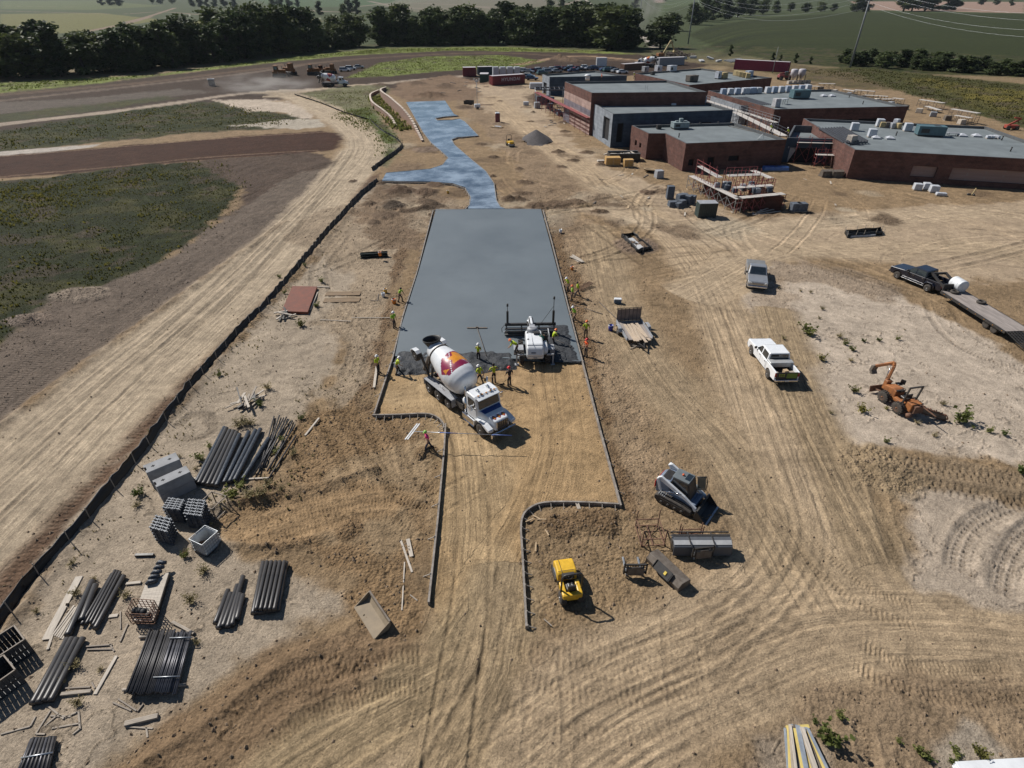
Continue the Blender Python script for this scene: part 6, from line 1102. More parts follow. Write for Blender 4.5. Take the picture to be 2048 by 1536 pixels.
# tools in their hands
def pole(nm, label, cat, p, q, r, m, fn=None):
 t = thing(nm, label, cat, p, 0); q = q - p; part('pole', m, t, lambda b: b.cyl((0, 0, 0), tuple(q), r, 7))
 if fn: fn(t, q)
M_ALU = mat('aluminium_pole', (.52, .54, .56), .35, .8); M_BLUEP = mat('blue_pole', (.08, .14, .38), .4)
def float_head(t, q, L=2.0, w=.28, a=0.0, at=None):
 c = at if at is not None else q; part('blade', M_STEEL, t, lambda b: [b.box((c.x + dy * -math.sin(a), c.y + dy * math.cos(a), c.z + .04), (L, w * .42, .03), rz=a) for dy in (-.09, .09)]); part('bracket', M_BLACK, t, lambda b: b.box((c.x, c.y, c.z + .1), (.16, .2, .12), rz=a))
pole('bull_float', 'long handled bull float lying across the wet slab', 'bull float', G(973, 712, .35), G(954, 655, .32), .028, M_WORN, lambda t, q: part('blade', M_WORN, t, lambda b: (b.box((q.x, q.y, q.z - .02), (1.9, .18, .03)), b.box((q.x, q.y, q.z + .04), (.2, .14, .1)))))
a, b_ = G(823, 867, 1.45), G(1023, 872, 1.0); c_ = G(823, 866, .9)
pole('bull_float', 'very long blue and silver bull float carried by the person in pink', 'bull float', G(826, 863, 1.35), G(1024, 871, 1.25), .026, M_ALU, lambda t, q: (part('blue_section', M_BLUEP, t, lambda b: (b.cyl(tuple(q * .27), tuple(q * .45), .033, 8), b.cyl(tuple(q * .8), tuple(q), .03, 8))), part('blade', M_STEEL, t, lambda b: [b.beam((-.35 + dx, -.75, -.1), (.30 + dx, .75, .1), .09, .04) for dx in (-.09, .07)])))
pole('rake', 'concrete rake held by the person in black', 'rake', G(1016, 756, 1.0), G(1004, 768, .05), .02, M_WOOD, lambda t, q: part('blade', M_BLACK, t, lambda b: b.box(tuple(q), (.45, .03, .10), rz=.4)))
pole('rake', 'pale handled rake held by the bare headed person', 'rake', G(992, 754, 1.0), G(966, 754, .2), .02, M_WOOD, lambda t, q: part('blade', M_BLACK, t, lambda b: b.box(tuple(q), (.12, .4, .08))))
pole('rake', 'rake pulled through the dark concrete right of the screed', 'rake', G(1112, 680, 1.0), G(1140, 692, .3), .02, M_WOODG, lambda t, q: part('blade', M_BLACK, t, lambda b: b.box(tuple(q), (.12, .5, .1))))
pole('screed_rod', 'pale rod held by the person behind the mixer', 'rod', G(786, 726, 1.0), G(812, 726, .9), .025, M_ALU)

# ================================================================== MATERIALS STORED ON SITE
r6y = lambda x, y: (250 + x * .27341, 740 + y * .27341)
r7 = lambda x, y: (x * .29682, 1080 + y * .29682)
r8 = lambda x, y: (400 + x * .21484, 1080 + y * .21484)
M_PIPE = mat('black_pipe', (.030, .029, .031), .42, var=.4, scale=3, rgb2=(.055, .050, .048)); M_WRAP = mat('wrapped_pipe', (.035, .042, .055), .45, var=.6, scale=6, bump=.03, bscale=14); M_ROD = mat('steel_pipe', (.085, .085, .095), .4, .6, var=.4, scale=2); M_RODB = mat('dark_rod', (.045, .043, .045), .5, .3, var=.4)
_pm = {}
def pipe(label, p, q, r, m, z, group, hollow=True, nm='pipe', cat='pipe'):
 A = G(*p, z) if len(p) == 2 else Vector(p); B = G(*q, z) if len(q) == 2 else Vector(q); d = B - A; L = round(d.length, 1); key = (L, r, m.name)
 if key not in _pm:
  b = MB()
  if hollow and r > .06: b.lathe([(-L / 2, r * .84), (-L / 2, r), (-L / 2 + .12, r * 1.06), (-L / 2 + .25, r), (L / 2, r), (L / 2, r * .84), (L / 2 - .5, r * .84)], 14, 'x', caps=False); b.lathe([(-L / 2 + .01, .001), (-L / 2 + .01, r * .84)], 14, 'x', caps=False)
  else: b.cyl((-L / 2, 0, 0), (L / 2, 0, 0), r, 8)
  o = b.build(nm, m); _pm[key] = o
 else: o = _pm[key].copy(); COL.objects.link(o)
 o.location = (A + B) / 2; o.rotation_euler = (0, -math.atan2(d.z, d.xy.length), math.atan2(d.y, d.x)); tag(o, label, cat, group); return o
LA = 'black plastic pipe in the row right of the concrete blocks'; GA_ = 'black pipes beside the concrete blocks'
for a, b_ in (((540, 832), (742, 425)), ((572, 838), (768, 440)), ((606, 842), (793, 446)), ((640, 846), (818, 452))): pipe(LA, r6y(*a), r6y(*b_), .15, M_PIPE, .22, GA_)
LW = 'pipe wrapped in crinkled dark film beside the smooth black pipes'; GW = 'film-wrapped pipes'
for a, b_ in (((522, 820), (728, 420)), ((668, 850), (838, 470)), ((725, 828), (905, 452)), ((765, 822), (955, 440)), ((800, 812), (990, 432)), ((862, 800), (1050, 500))): pipe(LW, r6y(*a), r6y(*b_), .15, M_WRAP, .22, GW)
for a, b_ in (((940, 770), (1200, 360)), ((975, 765), (1090, 340)), ((1000, 720), (1130, 330)), ((1040, 740), (1245, 400)), ((985, 700), (1160, 350)), ((1020, 700), (1180, 345)), ((1060, 720), (1225, 370)), ((1015, 850), (1250, 480))): pipe('thin rusty steel bar in the weedy pile beyond the wrapped pipes', r6y(*a), r6y(*b_), .055, M_RODB, .14, 'thin bars in the weeds', nm='steel_bar', cat='steel bar')
for a, b_ in (((455, 645), (622, 275)), ((548, 545), (645, 300))): pipe('thick black pipe leaning against the thin pipe bundle on the left', r7(*a), r7(*b_), .155, M_PIPE, .2, 'thick pipes by the pale boards')
for k, (a, b_) in enumerate((((548, 572), (755, 225)), ((580, 565), (775, 205)), ((605, 560), (795, 205)), ((622, 580), (812, 210)), ((640, 600), (835, 240)))): pipe('slim black pipe in the bundle left of the wire cage', r7(*a), r7(*b_), .13 if k == 4 else .08, M_PIPE, .18 + .04 * (k % 2), 'slim pipes left of the wire cage')
for a, b_ in (((218, 1105), (455, 665)), ((258, 1098), (485, 662)), ((298, 1092), (520, 660)), ((342, 1085), (558, 662))): pipe('long thick black pipe in the row of four left of the rod rack', r7(*a), r7(*b_), .145, M_PIPE, .2, 'four long pipes')
p0, p1, q0, q1 = (850, 1035), (1180, 1028), (1012, 612), (1288, 628)
rg = np.random.default_rng(12)
for lay in range(2):
 for k in range(26 if lay == 0 else 22):
  f = (k + .5 * lay) / 25.0; a = (p0[0] + (p1[0] - p0[0]) * f, p0[1] + rg.uniform(-14, 10)); b_ = (q0[0] + (q1[0] - q0[0]) * f + rg.uniform(-6, 6), q0[1] + 12 * f + rg.uniform(-16, 10))
  pipe('slim steel pipe in the wide rack at the bottom left', r7(*a), r7(*b_), .052, M_RODB if f < .55 else M_ROD, .30 + .09 * lay, 'steel pipes in the wide rack', nm='steel_pipe')
for k in range(2): o = pipe('strap bar tied across the wide pipe rack, the %s one' % ('upper', 'lower')[k], r7(*((1140, 660), (1030, 925))[k]), r7(*((1300, 655), (1215, 918))[k]), .03, M_STEEL, .48, None, nm='strap_bar', cat='strap')
for k in range(2): o = pipe('timber bearer under the wide pipe rack, the %s end' % ('far', 'near')[k], r7(*((935, 655), (830, 1010))[k]), r7(*((1310, 620), (1250, 975))[k]), .07, M_WOODG, .1, None, nm='timber_bearer', cat='bearer')
for k in range(15): f = k / 14; pipe('dark steel tube in the bundle at the bottom left corner', r7(90 + 215 * f, 1640), r7(215 + 160 * f, 1335 - 10 * f), .06, M_ROD if k % 3 == 0 else M_RODB, .25 + .05 * (k % 2), 'steel tubes in the corner bundle', nm='steel_tube')
pipe('white strap across the corner tube bundle', r7(145, 1468), r7(355, 1432), .035, M_ALU, .36, None, nm='strap_bar', cat='strap')
for k in range(7):
 f = k / 6; pipe('black plastic pipe in the neat row of seven', r8(495 + 222 * f, 690 - 28 * f), r8(590 + 212 * f, 205 + 10 * (k % 2)), .135, M_PIPE, .2, 'neat row of black pipes')
for k in range(5):
 f = k / 4; pipe('black plastic pipe lying on top of the neat row of seven', r8(520 + 170 * f, 655), r8(625 + 160 * f, 195), .10, M_PIPE, .42, 'upper layer of the neat row')
for a, b_ in (((140, 782), (262, 462)), ((172, 832), (290, 490)), ((214, 806), (350, 420)), ((256, 818), (402, 335)), ((300, 795), (372, 500)), ((342, 742), (400, 512))): pipe('black plastic pipe in the loose uneven bundle', r8(*a), r8(*b_), .13, M_PIPE, .18, 'loose bundle of black pipes')
# --- boards and sticks
def board(label, p, q, w=.14, h=.05, m=None, z=.05, nm='timber_board', cat='board', group=None):
 A, B = G(*p, z), G(*q, z); d = B - A; b = MB(); b.box((0, 0, 0), (d.length, w, h)); o = b.build(nm, m or M_WOODG, None, .006); o.location = (A + B) / 2; A.z = B.z = 0; o.rotation_euler = (0, 0, math.atan2(d.y, d.x)); return tag(o, label, cat, group)
M_PALEB = mat('pale_board', (.44, .39, .33), .8, var=.25, stretch=(1, 6, 6))
board('wide pale grey board lying left of the thick pipes', r7(308, 672), r7(535, 245), .38, .05, M_PALEB)
for k in range(6): board('narrow pale lath beside the wide grey board', r7(355 + 13 * k, 640 + 6 * k), r7(500 + 9 * k, 440 + (k % 3) * 12), .09, .04, M_PALEB, .06 + .03 * (k % 2), group='narrow pale laths')
board('short pale lath below the wide grey board', r7(320, 738), r7(355, 632), .12, .04, M_PALEB); board('rough grey plank between the thick pipes and the rod rack', r7(640, 1040), r7(785, 780), .16, .05, M_PALEB)
board('grey timber lying near the bottom left soil', r7(840, 1240), r7(1065, 1185), .22, .14, M_WOODG, .1); board('dark timber beside four long pipes', r7(412, 1040), r7(615, 1018), .16, .12, M_WOODG, .08); board('thin stick near the foot of the rod rack', r7(845, 1258), r7(1030, 1270), .06, .04); board('short stake standing out below the rod rack', r7(985, 1260), r7(995, 1330), .07, .04)
board('flat board near the top of the wire cage', r7(850, 295), r7(950, 285), .16, .08, M_PALEB, .08); board('small board right of the slim pipes', r7(735, 515), r7(795, 507), .18, .06, M_PALEB); board('rusty stake by the wire cage', r7(810, 685), r7(862, 565), .07, .06); board('upright looking lath by the wire cage', r7(812, 600), r7(812, 480), .05, .04); board('board at the upper right corner of the rod rack', r7(1160, 550), r7(1305, 628), .14, .06, M_WOODG, .12)
for k, (a, b_) in enumerate((((240, 1310), (340, 1150)), ((245, 1308), (305, 1308)), ((320, 1115), (430, 1205)), ((350, 1270), (540, 1235)), ((530, 1155), (540, 1275)), ((490, 1310), (540, 1270)), ((300, 1255), (400, 1170)), ((340, 1185), (480, 1190)), ((440, 1195), (525, 1158)), ((5, 1310), (205, 1255)), ((205, 1255), (240, 1190)))): board('thin bent angle iron scattered near the bottom left corner', r7(*a), r7(*b_), .07, .06, M_WOODG, .05, 'angle_iron', 'angle iron', 'scattered angle irons')
for k, (a, b_) in enumerate((((580, 718), (755, 705)), ((585, 738), (760, 735)), ((740, 700), (770, 750)), ((430, 1000), (610, 990)), ((620, 960), (640, 1000)), ((760, 1095), (885, 1150)), ((795, 1070), (920, 1150)), ((925, 1155), (965, 1105)))): board('dark bent metal strip lying between the pipe rows', r7(*a), r7(*b_), .07, .05, M_WORN, .05, 'metal_strip', 'metal strip', 'dark metal strips')
for k, (a, b_, w, m_) in enumerate((((1868, 0), (1975, 300), .12, M_PALEB), ((1935, -10), (1970, 155), .22, M_PALEB), ((1905, 205), (1880, 655), .07, M_PALEB), ((1955, 510), (2025, 565), .06, M_WOODG))): board(('perforated pale plank left of the straight form', 'short wide pale plank left of the straight form', 'long thin lath left of the straight form', 'thin dark stick left of the straight form')[k], r8(*a), r8(*b_), w, .05, m_)
r4b = lambda x, y: (980 + x * .19531, 980 + y * .19531)
for k, (a, b_) in enumerate((((435, 258), (510, 295)), ((365, 325), (445, 292)), ((480, 300), (585, 300)), ((565, 405), (603, 465)), ((465, 630), (472, 535)), ((1083, 318), (1180, 355)), ((1150, 318), (1237, 380)))): board('small pale stake lying on the soil behind the yellow roller', r4b(*a), r4b(*b_), .07, .05, M_WOOD, .12, 'wooden_stake', 'stake', 'loose stakes behind the roller')
board('dark stick left of the yellow roller', r4b(550, 1320), r4b(635, 1392), .05, .04, M_WOODG, .06); board('diagonal prop on the curved form behind the roller', r4b(885, 115), r4b(915, 195), .22, .05, M_WOODG, .2); board('long board laid beside the person at the left form', (755, 722), (748, 775), .2, .06, M_PALEB, .1); board('dark weathered post lying right of the bars', r6y(1318, 480), r6y(1420, 352), .14, .1, M_PALEB, .08); board('dark log beside the stacked brackets', r6y(75, 1355), r6y(210, 1352), .16, .14, M_BLACK, .1)
board('pale bearer under the near end of the wrapped pipes', r6y(490, 792), r6y(560, 798), .12, .1, M_PALEB, .06); board('second pale bearer under the wrapped pipes', r6y(860, 800), r6y(1060, 790), .12, .1, M_PALEB, .06)
rg = np.random.default_rng(4)
for k in range(12):
 cx, cy = r6y(905 + rg.uniform(-70, 70), 240 + rg.uniform(-40, 40)); a = rg.uniform(-.3, 1.2) if k < 6 else rg.uniform(1.2, 2.2); A = G(cx, cy); d = Vector((math.cos(a), math.sin(a), 0)) * rg.uniform(.6, 1.3); b = MB(); b.beam(tuple(-d), tuple(d + Vector((0, 0, rg.uniform(-.1, .2)))), rg.uniform(.08, .2), .06); o = b.build('scrap_board', (M_WOODG, M_PALEB, M_BLACK)[k % 3]); o.location = A + Vector((0, 0, .1 + .05 * k)); tag(o, 'broken board in the tangled timber pile behind the pipes', 'board', 'tangled timber pile')
r1b = lambda x, y: (540 + x * .15625, 480 + y * .15625)
for k in range(7):
 cx, cy = r1b(200 + rg.uniform(-60, 80), 975 + rg.uniform(-40, 60)); a = rg.uniform(0, 3.1); A = G(cx, cy); d = Vector((math.cos(a), math.sin(a), 0)) * rg.uniform(.5, .9); b = MB(); b.beam(tuple(-d), tuple(d + Vector((0, 0, .1))), .16, .1); o = b.build('scrap_board', (M_PALEB, M_BLACK)[k % 2]); o.location = A + Vector((0, 0, .08 + .05 * k)); tag(o, 'short timber thrown down beside the rust-coloured mats', 'board', 'timber by the rusty mats')
# rust coloured deck panels
Q = [G(*r1b(*p), .3) for p in ((150, 912), (482, 922), (602, 597), (286, 590))]; o = sum(Q, Vector()) / 4; o.z = 0; t = thing('steel_mat_stack', 'stack of rust-coloured ribbed steel mats near the silt fence', 'steel mats', o); u = Q[1] - Q[0]; n = 22; M_RMAT = mat('rust_mat', (.155, .048, .028), .75, var=.3, scale=2)
part('mat', M_RMAT, t, lambda b: b.prism([tuple((p - o)[:2]) for p in Q], .02, .24, 'z')); part('rib', M_RMAT, t, lambda b: [b.beam(tuple(Q[0].lerp(Q[1], (k + .5) / n) - o - Vector((0, 0, .03))), tuple(Q[3].lerp(Q[2], (k + .5) / n) - o - Vector((0, 0, .03))), .12, .09) for k in range(n)]); board('pale bearer at the right side of the rusty mats', r1b(515, 895), r1b(610, 670), .12, .1, M_PALEB, .08); board('plank behind the rusty mats', r1b(600, 598), r1b(760, 605), .2, .08, M_WOODG, .06)
for k, (a, b_) in enumerate((((715, 697), (1158, 690)), ((690, 782), (1150, 772)))):
 A, B = G(*r1b(*a)), G(*r1b(*b_)); t = thing('brown_mat', 'long brown mat on the dirt, the one %s' % ('farther from', 'nearer')[k] + ' the camera', 'mat', (A + B) / 2, ang(A, B)); L = (B - A).length; part('sheet', mat('brown_sheet', (.185, .125, .072), .8, var=.2), t, lambda b: b.box((0, 0, .05), (L, .85, .05))); part('edge', M_WOOD, t, lambda b: b.box((0, .45, .07), (L, .05, .06)))
A, B = G(*r1b(1160, 235)), G(*r1b(1500, 215)); t = thing('steel_form_stack', 'stack of dark steel forms left of the slab', 'steel forms', (A + B) / 2, ang(A, B)); L = (B - A).length
for k in range(6): part('steel_form', mat('dark_green_steel', (.030, .042, .040), .5, .3, var=.5), t, lambda b: (b.box((.1 * (k % 2), .12 * (k % 3) - .1, .08 + .14 * (k // 2) * 1.6), (L, .30, .10)), b.box((.1 * (k % 2), .12 * (k % 3) + .04, .14 + .14 * (k // 2) * 1.6), (L, .03, .12))), .01)
def bucket(label, px, m, s=1.0, lid=None, z=0):
 t = thing('bucket', label, 'bucket', G(*px, z)); part('shell', m, t, lambda b: b.lathe([(0, .13 * s), (.36 * s, .155 * s), (.36 * s, .14 * s), (.03, .12 * s)], 16, 'z')); part('handle', M_STEEL, t, lambda b: b.tube([(.15 * s * math.cos(a), .02, .34 * s + .10 * s * math.sin(a)) for a in np.linspace(0, math.pi, 8)], .008, 5)); part('rim', M_STEEL if lid is None else lid, t, lambda b: b.lathe([(.33 * s, .158 * s), (.37 * s, .162 * s), (.37 * s, .14 * s)], 16, 'z', caps=False))
M_BKY = mat('yellow_plastic', (.62, .36, .03), .45); M_BKO = mat('orange_plastic', (.66, .20, .02), .45); M_BKB = mat('blue_plastic', (.02, .03, .26), .4)
bucket('yellow bucket with a white lid left of the slab', r1b(1480, 675), M_BKY, 1.3, M_WHITE); bucket('orange bucket by the left form', r1b(1592, 815), M_BKO, 1.5); bucket('orange bucket on the dark steel forms', r1b(1410, 200), M_BKO, 1.3, z=.55); bucket('blue bucket left of the utility trailer', (1221, 661), M_BKB, 1.6); bucket('orange bucket below the grey board pile', (1144, 540), M_BKO, 1.2); bucket('yellow bucket beside the mounds left of the driveway', (896, 387), M_BKY, 1.3)
for px, lab in (((767, 594), 'tiny white pail on the dirt by the dark haired worker'), ((1121, 466), 'white pail beside the far right corner of the slab')): bucket(lab, px, M_WHITE, 1.3)
t = thing('cooler', 'blue cooler with a white lid beside the utility trailer', 'cooler', G(1235, 606), -.1); part('body', mat('cooler_blue', (.045, .10, .17), .4), t, lambda b: b.box((0, 0, .22), (.72, .40, .40), taper=(1.04, 1.04)), .03); part('lid', M_WHITE, t, lambda b: b.box((0, 0, .47), (.76, .44, .10)), .03); part('handle', M_WHITE, t, lambda b: [b.box((s * .39, 0, .34), (.04, .2, .05)) for s in (-1, 1)])
t = thing('board_pile', 'pile of grey boards between upright pins right of the slab', 'board pile', G(1154, 520), -1.0)
for k in range(9): part('board', M_PALEB, t, lambda b: b.box((rg.uniform(-.3, .3), -.2 + .2 * (k % 3), .05 + .07 * (k // 3)), (1.9, .18, .05), rz=rg.uniform(-.12, .12)))
for x, y in ((-1, .5), (0, .55), (.6, .55), (-1, -.4)): part('pin', M_RUST, t, lambda b: b.cyl((x, y, 0), (x, y, .9), .02, 6))
t = thing('rebar_bundle', 'small bundle of rusty rebar behind the worker in jeans', 'rebar', G(1171, 576), .75)
for k in range(6): part('bar', M_RUST, t, lambda b: b.cyl((-1.0, .12 * k - .3, .12 + .02 * k), (1.0, .12 * k - .25, .35), .03, 6))
for a, b_, lab in ((r1b(1390, 690), r1b(1375, 775), 'short rebar crossing another beside the left form'), (r1b(1285, 775), r1b(1415, 780), 'rebar lying crosswise beside the left form'), (r1b(1040, 995), r1b(1540, 995), 'long pale pole on the dirt by the left form'), (r1b(640, 1020), r1b(1040, 1040), 'thin long rod left of the pale pole'), ((1198, 604), (1236, 640), 'pole lying on the dirt left of the utility trailer'), ((1143, 608), (1205, 628), 'lath on the dirt right of the right form')): board(lab, a, b_, .07, .05, M_PALEB if 'pale' in lab else M_WORN, .06, 'pole', 'pole')
# --- concrete blocks, bracket stacks, tote, racks
M_BLOCK = mat('mass_concrete', (.27, .275, .285), .85, var=.3, scale=1.2, bump=.015, bscale=8)
def bigblock(label, z, T, L, W, hh, rz):
 t = thing('concrete_block', label, 'concrete block', T + Vector((0, 0, z)), rz); part('block', M_BLOCK, t, lambda b: b.prism([(-L / 2, 0), (-L / 2, hh), (-.12, hh), (0, hh), (L / 2, hh), (L / 2, 0)], -W / 2, W / 2), .025, seg=2); part('lifting_pocket', M_DARK, t, lambda b: [(b.box((x, 0, hh + .004), (.22, .07, .008)), b.box((x, 0, hh + .006), (.07, .2, .008))) for x in (-L * .25, L * .25)]); part('key_notch', M_DARK, t, lambda b: b.prism([(-L / 2 - .004, hh * .72), (-L / 2 - .004, hh), (-L / 2 + .10, hh)], -W * .2, W * .2))
hB = .72
for nm, c4 in (('farther', ((120, 702), (362, 606), (408, 648), (165, 752))), ('nearer', ((196, 808), (440, 702), (484, 740), (232, 858)))):
 Q = [G(*r6y(*p), hB * 2) for p in c4]; o = sum(Q, Vector()) / 4; o.z = 0; u = ((Q[1] - Q[0]) + (Q[2] - Q[3])) / 2; L = u.length; W = (((Q[1] - Q[2]).length) + ((Q[0] - Q[3]).length)) / 2
 for k in range(2): bigblock('%s block of the %s pair of grey concrete blocks' % (('bottom', 'top')[k], nm), k * (hB + .002), o, L, max(W, .7), hB, math.atan2(u.y, u.x))
M_BRK = mat('bracket_steel', (.085, .098, .118), .55, .2, var=.3, scale=5)
def brackets(label, quad, h, nr, nc):
 Q = [G(*r6y(*p), h) for p in quad]; o = sum(Q, Vector()) / 4; o.z = 0; t = thing('bracket_stack', label, 'bracket stack', o, 0, 'stacked grey steel brackets')
 for i in range(nr):
  for j in range(nc):
   a = Q[0].lerp(Q[1], (j + .5) / nc); b_ = Q[3].lerp(Q[2], (j + .5) / nc); c = a.lerp(b_, (i + .5) / nr) - o; w = (Q[1] - Q[0]).length / nc; d = (Q[3] - Q[0]).length / nr; ax = math.atan2((Q[1] - Q[0]).y, (Q[1] - Q[0]).x); b = MB(); z = 0.08; k = 0; hh = h - rg.uniform(0, .08)
   ux = Vector((math.cos(ax), math.sin(ax), 0)); uy = Vector((-ux.y, ux.x, 0))
   while z < hh:
    e = .04 * (-1) ** k; b.box((c.x + ux.x * e, c.y + ux.y * e, z), (w * .82, d * .34, .07), rz=ax); b.box((c.x + ux.x * (w * .3), c.y + ux.y * (w * .3), z + .03), (w * .2, d * .72, .05), rz=ax); b.box((c.x - ux.x * (w * .3), c.y - ux.y * (w * .3), z + .03), (w * .16, d * .6, .05), rz=ax); z += .125; k += 1
   b.build('bracket', M_BRK, t)
brackets('taller stack of grey steel brackets right against the concrete blocks', ((262, 1005), (395, 1018), (432, 940), (318, 922)), 1.3, 5, 3); brackets('stack of grey steel brackets behind the white tote', ((420, 1050), (555, 1068), (588, 942), (462, 930)), 1.3, 6, 3); brackets('shorter outer stack of grey steel brackets beside the weeds', ((168, 1150), (300, 1185), (338, 1075), (225, 1050)), 1.3, 5, 3)
def cage_rack(label, a, b_, w, h):
 A, B = G(*a), G(*b_); t = thing('steel_rack', label, 'rack', (A + B) / 2, ang(A, B)); L = (B - A).length; part('frame', M_WORN, t, lambda b: ([b.beam((x, y, 0), (x, y, h), .05, .05) for x in (-L / 2, L / 2) for y in (-w / 2, w / 2)], [b.beam((-L / 2, y, z), (L / 2, y, z), .05, .05) for y in (-w / 2, w / 2) for z in (.1, h)], [b.beam((x, -w / 2, z), (x, w / 2, z), .05, .05) for x in (-L / 2, L / 2) for z in (.1, h)], [b.beam((-L / 2, y, .1), (L / 2, y, .1), .03, .03) for y in np.linspace(-w / 2, w / 2, 5)]))
cage_rack('open steel pallet rack between the bracket stacks and the weeds', r6y(620, 1085), r6y(720, 990), 1.1, 1.0)
Q = [G(*r6y(*p), 1.05) for p in ((462, 1222), (578, 1275), (682, 1195), (572, 1142))]; o = sum(Q, Vector()) / 4; o.z = 0; u = Q[1] - Q[0]; t = thing('tote_tank', 'white plastic tote in a wire cage with its top cut open', 'tote', o, math.atan2(u.y, u.x)); a, b_ = 1.02, 1.12
M_TOTE = mat('tote_plastic', (.55, .57, .58), .4, var=.15); part('tank', M_TOTE, t, lambda b: ([b.box((s * (a / 2 - .04), 0, .58), (.03, b_ - .1, .86)) for s in (-1, 1)], [b.box((0, s * (b_ / 2 - .04), .58), (a - .08, .03, .86)) for s in (-1, 1)], b.box((0, 0, .17), (a - .1, b_ - .1, .04))), .02)
part('cage', M_STEEL, t, lambda b: ([b.beam((s * a / 2, y, .12), (s * a / 2, y, 1.05), .02, .02) for s in (-1, 1) for y in np.linspace(-b_ / 2, b_ / 2, 8)], [b.beam((x, s * b_ / 2, .12), (x, s * b_ / 2, 1.05), .02, .02) for s in (-1, 1) for x in np.linspace(-a / 2, a / 2, 8)], [b.tube([(-a / 2, -b_ / 2, z), (a / 2, -b_ / 2, z), (a / 2, b_ / 2, z), (-a / 2, b_ / 2, z)], .03 if z > 1 else .014, 6, closed=True) for z in (.15, .38, .6, .82, 1.05)])); part('pallet', M_BLACK, t, lambda b: b.box((0, 0, .06), (a, b_, .12))); part('rubbish', mat('brown_rubbish', (.11, .06, .03), .8), t, lambda b: (b.ball((.1, .1, .3), .25, 8, 5), b.box((-.2, -.1, .3), (.4, .3, .2), rz=.5)))
def slatcrate(label, px, rz, L, W, h):
 t = thing('slatted_crate', label, 'crate', G(*px), rz); part('slats', mat('crate_steel', (.06, .065, .072), .55, .2, var=.4), t, lambda b: ([b.box((-L / 2 + (k + .5) * L / 9, s * W / 2, h / 2), (L / 9.9, .04, h)) for k in range(9) for s in (-1, 1)], [b.box((s * L / 2, -W / 2 + (k + .5) * W / 7, h / 2), (.04, W / 7.7, h)) for k in range(7) for s in (-1, 1)])); part('top_rail', M_WORN, t, lambda b: ([b.box((0, s * W / 2, h), (L, .06, .07)) for s in (-1, 1)], [b.box((s * L / 2, 0, h), (.06, W, .07)) for s in (-1, 1)])); part('floor', M_BLACK, t, lambda b: (b.box((0, 0, .1), (L, W, .08)), [b.box((0, s * W / 2, h * .5), (L, .05, .08)) for s in (-1, 1)]))
slatcrate('dark slatted steel crate at the left edge, the one farther from the camera', r7(75, 790), .95, 1.55, 1.25, 1.05); slatcrate('dark slatted steel crate cut by the left edge, nearest the camera', r7(-5, 1010), .98, 1.7, 1.25, 1.05)
Q = [G(*r7(*p), .35) for p in ((893, 545), (1040, 545), (1140, 220), (985, 290))]; o = sum(Q, Vector()) / 4; o.z = 0; t = thing('sheet_stack', 'stack of grey ribbed sheets under the wire cage', 'sheet stack', o); part('sheet', M_PALEB, t, lambda b: [b.beam(tuple(Q[0].lerp(Q[1], (k + .5) / 6) - o), tuple(Q[3].lerp(Q[2], (k + .5) / 6) - o), .17, .10) for k in range(6)]); part('skid', M_BLACK, t, lambda b: b.prism([tuple(((p - o) * .97)[:2]) for p in Q], .02, .3, 'z'))
def wirecage(label, quad, z0, h):
 Q = [G(*r7(*p), z0) for p in quad]; o = sum(Q, Vector()) / 4; o.z = 0; t = thing('wire_cage', label, 'wire cage', o); b = MB()
 for k in range(4):
  A, B = Q[k] - o, Q[(k + 1) % 4] - o
  for f in np.linspace(0, 1, 6): p = A.lerp(B, f); b.beam(tuple(p), tuple(p + Vector((0, 0, h))), .025, .025)
  for f in np.linspace(0, 1, 5): b.beam(tuple(A + Vector((0, 0, h * f))), tuple(B + Vector((0, 0, h * f))), .025, .025)
 b.build('wires', M_RUST, t)
wirecage('rusty wire cage standing on the grey sheets', ((885, 560), (1040, 565), (1075, 470), (935, 460)), .3, .8)
for k in range(5):
 p, q = r7(985 + 18 * k, 300 - 34 * k), r7(1060 + 16 * k, 270 - 30 * k); A, B = G(*p, .5 + .06 * (k % 2)), G(*q, .5); b = MB(); b.tube([A, A.lerp(B, .3) + Vector((0, .05, .08)), A.lerp(B, .7) + Vector((0, -.04, .05)), B], [.10, .13, .13, .09], 10); o = b.build('fabric_roll', M_WRAP); tag(o, 'limp roll of dark fabric on the grey sheets', 'fabric roll', 'dark fabric rolls')
for k in range(7): o = MB(); o.ball((0, 0, 0), .18, 9, 6, .8); o = o.build('black_sack', M_SILT); o.location = G(*r7(910 + 28 * (k % 4), 500 - 30 * (k // 4) + rg.uniform(-12, 12)), .5 + .12 * (k // 4)); tag(o, 'shiny black sack inside the wire cage', 'sack', 'black sacks in the wire cage')
r3b = lambda x, y: (1400 + x * .31641, 1180 + y * .31641)
MB_ = mat('blue_grey_board', (.22, .25, .29), .7, var=.3); MY_ = mat('yellow_board', (.55, .43, .14), .75, var=.2); cols = [MB_, MY_, M_WOODG, M_PALEB, MB_, M_WORN, MY_, MB_]
for k in range(16):
 f = k / 15; board('board in the mixed stack of painted boards at the bottom right', r3b(560 + 260 * f, 1180 + rg.uniform(-30, 10)), r3b(545 + 140 * f + rg.uniform(-10, 10), 850 + rg.uniform(-6, 40)), rg.uniform(.10, .2), .05, cols[k % 8], .08 + .07 * (k % 4) + .05 * (k > 8), group='mixed painted boards')
for k in range(4): f = k / 3; board('yellow crosspiece under the mixed painted boards', r3b(545 + 30 * k, 870 + 75 * k), r3b(690 + 30 * k, 862 + 75 * k), .16, .06, MY_, .06, group='yellow crosspieces')
t = thing('white_panel_stack', 'white panels cut off by the bottom right edge of the photo', 'panels', G(2010, 1572), .05)
